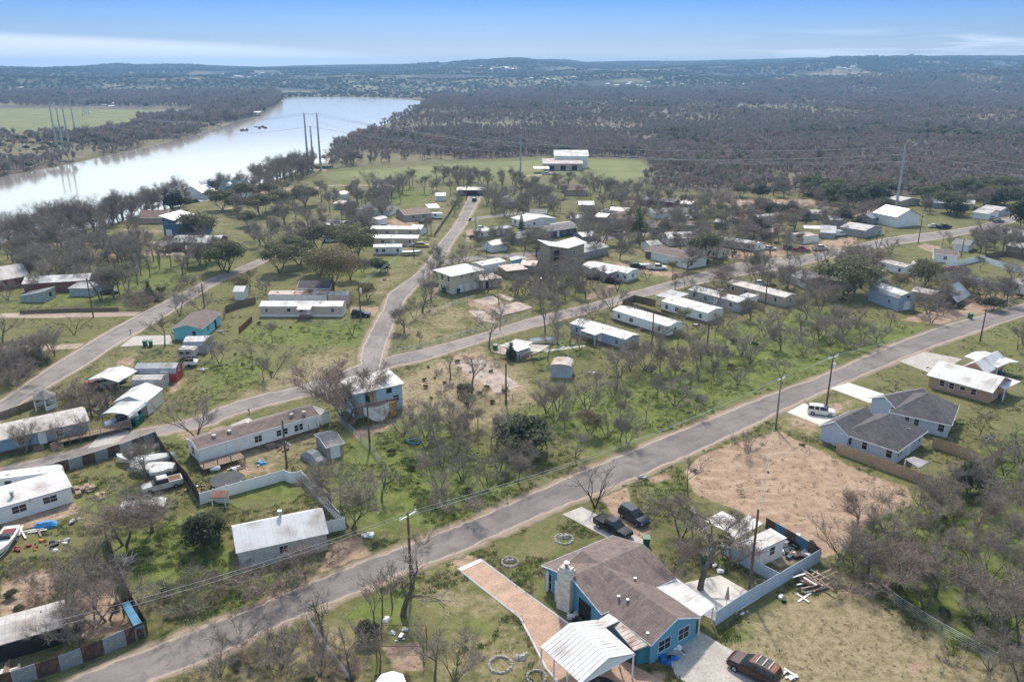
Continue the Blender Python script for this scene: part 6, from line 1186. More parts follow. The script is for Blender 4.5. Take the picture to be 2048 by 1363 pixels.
heap(1310,1310,.9,7,'stone firepit clutter by the store room',[ROCK,BLK],11,.3); heap(1340,1322,.8,5,'bright blue cart with black bag on the driveway edge',[mat('bright_blue_plastic',(.01,.16,.55),rough=.4),BLK],12,.45); heap(1350,1292,.5,3,'white washing machine and black tyre against the blue wall',[WP,BLK],13,.5); heap(1155,1238,1.1,6,'black and white plastic sheeting beside the chimney',[BLK,WTARP,BLK],14,.5)
heap(1060,1130-38,.0,0,'') if False else None
heap(1040,700,2.2,16,'assorted junk on the concrete pad by the cross street',[WTARP,BLK,STEEL,GRNP,WP],15,.4); heap(1130,690,2,12,'yard junk in front of the blue-grey mobile home',[GRNP,TARP,WP,BLK],16,.35); heap(1125,720,1,6,'picnic bench and white round table on the lawn',[WTARP,WOOD,WP],17,.5); heap(1185,745,.8,4,'pale debris beside the ruined hut',[WTARP],18)
heap(215,810,3.2,26,'overgrown rusty junk row beside the side road',[RUSTM,STRAW,BROWN,STEEL],19,.5); heap(150,1040,.9,7,'white scraps and black bag below the white building',[WTARP,BLK],20,.3); heap(120,1090,1.4,10,'grey junk heap under the thin yard tree',[GREY,BLK,WTARP],21,.35); heap(735,1070,.8,7,'white wire crates at the foot of the tree stump',[WTARP,WP,WOOD],22,.4); heap(770,1240,.4,3,'white bucket lids under the slim trees',[WP],23,.35)
heap(800,1270,1,5,'folding chairs and white scrap by the firepit',[WTARP,STEEL],24,.35); heap(1475,1215,1.3,14,'garden chairs and pots around the patio umbrella',[ROCK,WOOD,STRAW,WTARP],25,.25); heap(1562,1195,.6,4,'black and white mower beside the blue board fence',[BLK,WTARP],26,.35); heap(248,1118,1.,1,'',[WP]) if False else None
heap(1430,1140,1.,6,'colourful coolers beneath the bare patio tree',[WP,GRNP,STRAW],27,.35); heap(1800,700,.3,2,'',[WP]) if False else None; heap(1985,880-2,1.,5,'grill and chairs behind the farther new house',[BLK,STEEL],28,.4); heap(1858,735,.5,3,'motorbike like black machine on the brick house drive',[BLK,WTARP],29,.35)
heap(770,560,.6,4,'bright playground toys beside the big rusty oak',[mat('toy_purple',(.2,.12,.4)),ORANGE],30,.5); heap(445,665,1.4,12,'brush and scrap pile behind the teal house',[STRAW,BROWN,GREY],31,.4); heap(345,665,.8,5,'scooter and junk left of the teal house',[REDP,STEEL,BLK],32,.4); heap(1300,630,.5,3,'',[WP]) if False else None; heap(1390,650,1.2,6,'white and rusty scrap pen below the fenced white home',[WTARP,RUSTM],33,.5)
# pale antler-like pile by the sheet fence
r=thing('driftwood_pile','pile of bleached white driftwood beside the tall sheet fence','driftwood pile',G(250,1128)); rr_=random.Random(5)
for i in range(26):
    a=rr_.uniform(0,6.28); m=MB(); m.tube([(0,0,.1),(math.cos(a)*.8,math.sin(a)*.6,.7),(math.cos(a)*1.4,math.sin(a)*1.0,rr_.uniform(.6,1.5))],[.09,.07,.03],4); m.obj('branch',mat('bleached_wood',(.62,.56,.50)),r,(rr_.uniform(-.7,.7),rr_.uniform(-.4,.4),0))
r=thing('corrugated_lean_to','blue corrugated lean-to roof against the bottom left sheet fence','lean-to',G(265,1255)); quad_roof(r,[(242,1205,1.9),(258,1201,1.9),(288,1250,1.6),(270,1257,1.6)],RBL,posts=4,pm=WOOD)
r=thing('tarp_heap','bright blue tarp covered heap below the white building','tarp',G(92,1053)); m=MB(); loft(m,[(-1.4,.5,0,.3,.2),(-.8,.6,0,.8,.35),(.8,.6,0,.8,.35),(1.4,.5,0,.3,.2)]); m.obj('tarp',TARP,r,(0,0,0),.35)
prop('propane_tank','white propane tank on its side near the broken deck','propane tank',431,942,lambda m:[m.tube([(-.8,0,.5),(-.6,0,.5),(.6,0,.5),(.8,0,.5)],[.15,.38,.38,.15],10),m.b2(-.4,-.3,-.25,.25,0,.3),m.b2(.3,.4,-.25,.25,0,.3)],WP,.4,True); prop('propane_tank','small white upright tank beneath the broken deck steps','propane tank',470,945,lambda m:[m.cyl((0,0,0),.3,.8,10),m.cyl((0,0,.8),.12,.15,8)],WP)
prop('paddling_pool','small turquoise paddling pool in the wooded lot grass','paddling pool',829,883,lambda m:[m.tube([(1.1*math.cos(a),.9*math.sin(a),.12) for a in [math.pi/6*i for i in range(13)]],.12,5)],TARP); prop('air_conditioner','grey air conditioner against the brick house end wall','air conditioner',2003,795,lambda m:[m.b2(-.4,.4,-.4,.4,0,.85),m.cyl((0,0,.85),.3,.05,10)],STEEL); prop('air_conditioner','round-topped air conditioner beside the store room','air conditioner',1292,1312,lambda m:[m.b2(-.4,.4,-.4,.4,0,.9),m.cyl((0,0,.9),.34,.06,10)],STEEL)
prop('culvert_stone','pale stone culvert end beside the main road','culvert',1285,955,lambda m:[m.blob((0,0,-.1),(.8,.5,.6),3)],ROCK); prop('metal_frame','leaning metal swing frame by the mobile home end wall','swing frame',625,862,lambda m:[m.tube([(x,y,0),(x*.6,0,2.2)],.04,4) for x in(-.9,.9) for y in(-.8,.8)]+[m.tube([(-.9,0,z),(.9,0,z)],.04,4) for z in(.5,1.1,2.2)],BLK,.6)
# fire pit ring and bottom yard frame
r=thing('frame_shelter','thin rusty frame shelter around the bottom yard fire pit','frame shelter',G(805,1305)); 
for x,y in((-2.4,-1.6),(2.4,-1.6),(2.4,1.6),(-2.4,1.6)): m=MB(); m.b2(-.05,.05,-.05,.05,0,2.2); m.obj('post',RUSTM,r,(x,y,0))
m=MB()
for a,b_ in(((-2.4,-1.6),(2.4,-1.6)),((2.4,-1.6),(2.4,1.6)),((2.4,1.6),(-2.4,1.6)),((-2.4,1.6),(-2.4,-1.6))): m.tube([(*a,2.2),(*b_,2.2)],.04,4)
m.obj('top_rail',RUSTM,r)
# docks and boathouses on the far bank, reeds in the river
for i,(px,py) in enumerate([(455,214),(478,212),(505,222),(520,217),(530,212),(545,206),(553,201),(498,227),(512,229),(540,210)]):
    p=G(px,py); p.z=-1.5; r=thing('boat_house',['white boat house','low grey boat house','pale dock roof','small white dock'][i%4]+' '+['leftmost on the far bank','second from the left on the far bank','half way down the far bank slope','in the middle of the far bank row','beside its pale neighbour on the far bank','near the tip of the peninsula','at the very tip of the peninsula','lowest on the water at the far bank','low on the water near the far bank','just short of the peninsula tip'][i],'boat house',p)
    m=MB(); m.slab([(-7,-5,4.5),(7,-5,4.5),(7,5,5.4),(-7,5,5.4)],.3); m.obj('roof',RWD if i%2 else RW,r); m=MB(); m.b2(-7,7,-5,5,.3,.7); m.obj('deck',WOOD,r)
    for x in(-6.5,6.5):
        for y in(-4.5,4.5): m=MB(); m.b2(x-.2,x+.2,y-.2,y+.2,-3,4.4 if y<0 else 5.2); m.obj('pile',BROWN,r)
for i,(px,py,lb) in enumerate([(485,258,'left cluster of dark stumps standing in the river'),(520,251,'middle cluster of dark stumps standing in the river'),(529,253,'small dark stump right of the river clusters'),(727,199,'far dark snag island in the river')]):
    p=G(px,py); p.z=-1.8; rr_=random.Random(i); r=thing('river_snag',lb,'snag',p)
    for k in range((9,8,3,7)[i]): m=MB(); m.blob((0,0,0),(rr_.uniform(.8,1.7),1,rr_.uniform(.6,2.2)),k,6); m.obj('stump',mat('snag_wood',(.10,.07,.055)),r,(rr_.uniform(-5,5)*(1 if i<3 else 1.6),rr_.uniform(-4,4),0))
def far_house(x,y,s,lb,mt=W_,rm=RW,gr=None):
    z=float(terrain(np.array([x]),np.array([y]))[0]); r=thing('house',lb,'house',(x,y,z),0,gr); a,b_,h=8*s,5*s,3.2*s; m=MB(); m.b2(-a,a,-b_,b_,-3,h); m.obj('wall',mt,r)
    m=MB(); m.slab([(-a-1,-b_-1,h-.3),(a+1,-b_-1,h-.3),(a+1,0,h+2.4*s),(-a-1,0,h+2.4*s)],.3); m.slab([(-a-1,0,h+2.4*s),(a+1,0,h+2.4*s),(a+1,b_+1,h-.3),(-a-1,b_+1,h-.3)],.3); m.obj('roof',rm,r)
rr_=random.Random(12)
zones=[('on the far left ridge',430,530,146,158,16,1.3),('high on the left skyline',130,330,150,158,7,1.0),('in the dark wood beyond the left field',30,110,174,177,4,.8),('near the left skyline notch',590,660,139,142,4,1.),('on the slope above the far shore',690,800,160,172,4,1.1),('near the central skyline',920,1040,133,142,9,1.5),('in the distant village right of centre',1180,1500,166,178,22,1.1),('on the far right plain',1850,2040,172,186,8,1.1),('on the brown ridge at right',1610,1770,128,140,6,1.3),('beyond the river mouth',925,985,184,188,3,.9),('on the far wooded slope',1040,1200,155,168,6,1.),('in the wood behind the left field',205,240,206,216,3,.9)]
def ray_hit(px,py):
    dx=(px-1024)/FPX; dz=-(py-681.5)/FPX; d=np.array([dx,CT+dz*ST,-ST+dz*CT]); d/=np.linalg.norm(d[:2]); t=np.linspace(300,9000,1200)
    zz=CAMH+d[2]*t; g=terrain(d[0]*t,d[1]*t); k=np.argmax(zz<g)
    return (None if not (zz<g).any() else (float(d[0]*t[k]),float(d[1]*t[k]),float(t[k])))
for zn,xa,xb,ya,yb,n,s in zones:
    k=0; hits=[]
    for i in range(n):
        q=ray_hit(rr_.uniform(xa,xb),rr_.uniform(ya,yb))
        if q is None or q[2]>8000: continue
        sc=s*q[2]/3800*rr_.uniform(.45,1.); col=rr_.choice([0,0,0,1,2]); k+=1
        hits.append((q[0]/q[1],q,sc,col))
    for i,(_,q,sc,col) in enumerate(sorted(hits,key=lambda h:h[0])):
        pos=('leftmost','second from left','third from left','fourth from left','fifth from left','sixth from left','seventh from left','eighth from left','ninth from left','tenth from left')[i] if i<10 else ('rightmost','second from right','third from right','fourth from right','fifth from right','sixth from right','seventh from right','eighth from right','ninth from right','tenth from right','eleventh from right','twelfth from right')[len(hits)-1-i]
        far_house(q[0],q[1],max(.45,sc),f"{['tiny white','tiny pale-roofed','tiny tan'][col]} distant house {zn}, {pos}",[W_,GREY,TAN][col],[RW,RW,RST][col],'distant houses '+zn)
        o=[x for x in COL.objects if x.name.startswith('house')][-1] if False else None
# ---------------- trees ----------------
BARK=mat('grey_bark',(.19,.155,.125),c2=(.11,.09,.075),amt=.15,scale=2); BARKP=mat('pale_bark',(.30,.25,.21),c2=(.18,.15,.13),amt=.12,scale=2); BARKD=mat('dark_bark',(.07,.052,.042),amt=.15)
TWIG=mat('bare_twigs',(.35,.29,.235),c2=(.235,.19,.15),amt=.2); TWIGR=mat('reddish_twigs',(.35,.26,.21),c2=(.25,.18,.14),amt=.2); TWIGG=mat('budding_twigs',(.33,.30,.18),c2=(.24,.21,.13),amt=.2)
def leafmat(name,a,b,t=.0):
    m=mat(name,a,c2=b,amt=.25,rough=.65,scale=1.6); return m
LOAK=leafmat('live_oak_leaves',(.175,.18,.085),(.11,.12,.055)); LRUST=leafmat('rusty_oak_leaves',(.34,.25,.14),(.19,.16,.085)); LCED=leafmat('cedar_leaves',(.075,.10,.05),(.045,.065,.032)); LPINE=leafmat('pine_needles',(.19,.23,.10),(.11,.145,.06)); LBUD=leafmat('bud_leaves',(.24,.26,.09),(.17,.19,.07)); LSHR=leafmat('shrub_leaves',(.14,.165,.06),(.085,.105,.04)); LYEL=leafmat('yellow_green_leaves',(.29,.29,.12),(.17,.185,.08))
def grow(seed,h,stems,spread,lvl,twigs,tw,tl,lean=.15,droop=0.,low=.3,trunk_r=.019,asp=1.,fork=2,kink=.22):
    """branching tree: returns wood MB and list of twig seats (point, direction)"""
    r=random.Random(seed); m=MB(); seats=[]
    def branch(p,d,L,rad,k):
        n=3 if k>0 else 4; pts=[p]; rr_=[rad]; q=p
        for i in range(n):
            d=(d+Vector((r.uniform(-1,1),r.uniform(-1,1),r.uniform(-.7,.9)-droop*k))*(kink if k else kink*.4)).normalized(); q=q+d*(L/n); pts.append(q); rr_.append(rad*(1-.5*(i+1)/n))
        m.tube(pts,rr_,6 if k==0 else (4 if k==1 else 3),cap=False)
        if k>=lvl-1:
            for i in range(1,n+1): seats.append((pts[i],d,L))
        if k<lvl:
            nb=(fork+1 if k<2 else fork+2)
            for i in range(nb):
                t=1 if i<fork-1 else r.uniform(.35,1.); j=min(int(t*n),n-1); b=pts[j].lerp(pts[j+1],t*n-j)
                a=r.uniform(0,6.283); sp=spread*(1.0 if k else .85)*r.uniform(.7,1.25); side=Vector((math.cos(a),math.sin(a),0)); nd=(d*math.cos(sp)+side*math.sin(sp)+Vector((0,0,.12-droop*.3))).normalized()
                branch(b,nd,L*r.uniform(.55,.85),rr_[j]*.66,k+1)
    for s in range(stems):
        a=6.283*s/stems+r.uniform(-.4,.4); le=lean if stems>1 else lean*.4
        d=Vector((math.cos(a)*le,math.sin(a)*le,1)).normalized()
        branch(Vector((math.cos(a)*.12*(stems>1),math.sin(a)*.12*(stems>1),-.15)),d,h*low*r.uniform(.85,1.15),h*trunk_r/(stems**.4),0)
    return m,seats,r
def twigs_mesh(seats,r,n,L,w,name,mt,asp=1.):
    m=MB(); pr=n/max(len(seats),1)
    for p,d,l in seats:
        k=int(pr)+(r.random()<pr-int(pr))
        for _ in range(k):
            v=(d*.75+Vector((r.gauss(0,.7),r.gauss(0,.7),r.gauss(.12,.5)))).normalized(); LL=L*r.uniform(.5,1.3); s=p+v*r.uniform(0,LL*.25)
            side=v.cross(Vector((r.uniform(-1,1),r.uniform(-1,1),r.uniform(-1,1)))); side=side.normalized()*w*.5 if side.length>.01 else Vector((w/2,0,0))
            mid=s+v*LL*.5+Vector((r.uniform(-1,1),r.uniform(-1,1),r.uniform(-.5,1)))*LL*.12; e=s+v*LL
            o=len(m.v); m.v+=[tuple(s-side),tuple(s+side),tuple(mid+side*.6),tuple(mid-side*.6),tuple(e)]; m.f+=[(o,o+1,o+2,o+3),(o+3,o+2,o+4)]; m.m+=[0,0]
            if r.random()<.6:
                v2=(v+Vector((r.gauss(0,.6),r.gauss(0,.6),r.gauss(.1,.5)))).normalized(); e2=mid+v2*LL*.55; o=len(m.v); m.v+=[tuple(mid-side*.5),tuple(mid+side*.5),tuple(e2)]; m.f+=[(o,o+1,o+2)]; m.m+=[0]
    return m.mesh(name,mt)
def leaves_mesh(centres,r,n,size,name,mts,flat=.8,hollow=.55):
    "leaf sprays on and inside lobes; centres: (x,y,z,rx,ry,rz)"
    m=MB(); tot=sum(c[3]*c[4] for c in centres)
    for c in centres:
        for _ in range(int(n*c[3]*c[4]/tot)):
            v=Vector((r.gauss(0,1),r.gauss(0,1),r.gauss(0,1))).normalized(); k=r.uniform(hollow,1.08)
            if v.z<-.35 and r.random()<.6: v.z=abs(v.z)
            p=Vector((c[0]+v.x*c[3]*k,c[1]+v.y*c[4]*k,c[2]+v.z*c[5]*k)); nrm=(v+Vector((r.gauss(0,.6),r.gauss(0,.6),r.gauss(.2,.6)))).normalized()
            a=nrm.cross(Vector((r.uniform(-1,1),r.uniform(-1,1),.3))); a=a.normalized() if a.length>.01 else Vector((1,0,0)); b=nrm.cross(a); s=size*r.uniform(.55,1.3)
            o=len(m.v); m.v+=[tuple(p-a*s*.6),tuple(p-b*s*.45+a*s*.1),tuple(p+a*s*.6),tuple(p+b*s*.5)]; m.f+=[(o,o+1,o+2,o+3)]; m.m+=[0 if r.random()<.8 else len(mts)-1]
    return m.mesh(name,mts)
KINDS={}
def bare(key,seed,twig=TWIG,bark=BARK,n=2600,w=.028,L=.075,**k):
    h=k.pop('h',10.); m,seats,r=grow(seed,h,k.pop('stems',1),k.pop('spread',.6),k.pop('lvl',4),0,0,0,**k)
    zs=max(p.z for p,_,_ in seats); cs=twigs_mesh(seats,r,n,h*L,w,'crown',twig); KINDS[key]=(m.mesh('trunk',bark),cs,max(zs,1.)*1.05)
VB=dict(spread=.62,lvl=4)
bare('b0',1,**VB); bare('b1',2,stems=3,lean=.5,spread=.55,lvl=3,n=2400); bare('b2',3,stems=2,lean=.45,spread=.7,lvl=4,n=2600,fork=2); bare('b3',4,spread=.8,lvl=4,low=.25,n=2800); bare('b4',5,stems=4,lean=.6,spread=.6,lvl=3,n=2400,trunk_r=.016)
bare('b5',6,spread=.5,lvl=4,low=.36,n=2000); bare('b6',17,stems=2,lean=.3,spread=.85,low=.26,lvl=4,n=2800,twig=TWIGR); bare('b7',21,spread=.7,lvl=4,twig=TWIGG,n=2600)
bare('s0',8,n=700,spread=.6,lvl=3,low=.34,w=.04); bare('s1',9,n=260,spread=.8,lvl=3,low=.33,w=.05,kink=.4,trunk_r=.023); bare('s2',33,n=900,bark=BARKP,twig=mat('pale_twigs',(.34,.28,.25),c2=(.24,.19,.17),amt=.15),spread=.65,lvl=4,low=.33,trunk_r=.018); bare('s3',12,n=420,stems=2,lean=.35,spread=.7,lvl=3,low=.35,kink=.35,bark=BARKD,trunk_r=.021)
bare('c0',14,stems=5,lean=.35,spread=.4,lvl=3,low=.34,n=2000,trunk_r=.02,bark=BARKP)
bare('g0',15,stems=3,lean=.75,spread=.55,lvl=4,low=.28,n=5200,w=.035,L=.06,twig=TWIGR)       # big spreading tree
bare('q0',16,stems=6,lean=1.1,spread=.6,lvl=2,h=5.,low=.5,n=1500,w=.035,L=.16,trunk_r=.018,kink=.3); bare('q1',18,stems=7,lean=1.3,spread=.7,lvl=2,h=4.,low=.5,n=1500,w=.035,L=.18,trunk_r=.018,kink=.35,twig=TWIGR); bare('q2',19,stems=8,lean=1.,spread=.5,lvl=2,h=4,low=.5,n=1700,w=.03,L=.17,trunk_r=.015,twig=TWIGG)
def bud(key,src,seed,mt,n=900,size=.16):
    t,c,H=KINDS[src]; r=random.Random(seed); co=[v.co for v in c.vertices]; m=MB()
    for _ in range(n):
        p=co[r.randrange(len(co))]; a=Vector((r.gauss(0,1),r.gauss(0,1),r.gauss(0,1))).normalized(); b=a.orthogonal().normalized(); s=size*r.uniform(.5,1.2); o=len(m.v); m.v+=[tuple(p-a*s/2),tuple(p-b*s/3),tuple(p+a*s/2),tuple(p+b*s/3)]; m.f+=[(o,o+1,o+2,o+3)]; m.m+=[0]
    KINDS[key]=(t,c,H,m.mesh('foliage',mt))
bud('y0','b7',2,LBUD,2200); bud('y1','b1',3,LBUD,900); bud('m0','s0',4,LSHR,900,.25)
def leafy(key,seed,lobes,n,size,mts,h=8.,W=1.,stems=1,low=.35,hollow=.5,flat=1.,lean=.6,lvl=2):
    m,seats,r=grow(seed,h,stems,.7,lvl,0,0,0,lean=lean,low=low,trunk_r=.026)
    KINDS[key]=(m.mesh('trunk',BARKD),leaves_mesh(lobes,r,n,size,'crown',mts,hollow=hollow),max(c[2]+c[5] for c in lobes))
def lob(seed,R,z,rz,n,s,top=.5):
    r=random.Random(seed); out=[(0,0,z,R*.55,R*.55,rz)]
    for i in range(n):
        a=6.283*i/n+r.uniform(-.4,.4); d=R*r.uniform(.45,.8); k=s*r.uniform(.75,1.25); out.append((d*math.cos(a),d*math.sin(a),z+r.uniform(-.6,top)*rz*.7,k,k,k*.72))
    return out
leafy('o0',40,lob(1,4.4,4.8,2.3,9,1.9),5200,.30,[LOAK,LRUST],stems=2); leafy('o1',41,lob(2,4.,4.4,2.,8,1.7),4600,.30,[LOAK,LSHR],stems=3); leafy('o2',42,lob(3,5.4,5.2,2.6,12,1.9),6400,.30,[LOAK,LYEL],stems=3); leafy('r0',43,lob(4,5.4,6.6,3.2,13,2.1),8200,.28,[LRUST,LOAK],h=10.,low=.36,stems=1,lean=.2,lvl=3); leafy('r1',44,lob(5,3.6,4.4,2.,8,1.5),3800,.26,[LRUST,LYEL],stems=2)
leafy('yl',45,lob(6,3.6,4.4,2.2,8,1.6),4200,.26,[LYEL,LOAK],stems=2)
leafy('k0',46,[(0,0,1.6,1.9,1.9,1.5),(0,0,3.2,1.5,1.5,1.5),(.1,0,4.8,1.0,1.0,1.4),(0,.1,2.2,2.1,1.8,1.2)],3800,.24,[LCED,LCED,LSHR],h=5.,hollow=.35,low=.5); leafy('k1',47,lob(7,2.2,2.2,1.7,7,1.2),3600,.24,[LCED,LOAK],h=4.,hollow=.3); leafy('k2',48,lob(9,2.,1.6,1.2,6,1.0),2800,.22,[LSHR,LCED],h=3.,hollow=.3)
P_=[]; r_=random.Random(3)
for i in range(26): z=2.2+i*.27; q=(1-(z-2.)/8.)*2.6; a=i*2.4; P_.append((math.cos(a)*q*.62,math.sin(a)*q*.62,z,q*.62,q*.62,.42))
leafy('p0',49,P_,4600,.24,[LPINE,LSHR],h=9.,low=.8,hollow=.2,lvl=1)
TREES=[]
def add_tree(key,x,y,h,rz,label,name,cat,group=None,z=0.,sx=1.):
    K_=KINDS[key]; s=h/K_[2]; r=thing(name,label,cat,(x,y,z),rz,group); r.scale=(s*sx,s*sx,s)
    link('trunk',K_[0],r); link('crown',K_[1],r)
    if len(K_)>3: link('foliage',K_[3],r)
    return r
DESC={'b':('bare grey tree','bare_tree'),'s':('sparse bare tree','bare_tree'),'c':('slim upright bare tree','bare_tree'),'g':('huge spreading bare tree','bare_tree'),'q':('bare tangled bush','bare_bush'),'y':('yellow-green budding tree','budding_tree'),'m':('thin green-tufted tree','mistletoe_tree'),'o':('dark green live oak','live_oak_tree'),'r':('rusty brown-leaved oak','oak_tree'),'k':('dark evergreen cedar','cedar_tree'),'p':('light green pine','pine_tree')}
def D_(key):
    if key=='yl': return ('yellow-green leafy tree','leafy_tree')
    if key=='k2': return ('low green shrub','green_shrub')
    return DESC[key[0]]
PLACED=[]
def tree(px,py,h,key,sx=1.,lab=None):
    p=G(px,py); PLACED.append([p.x,p.y,h,key,sx,lab])
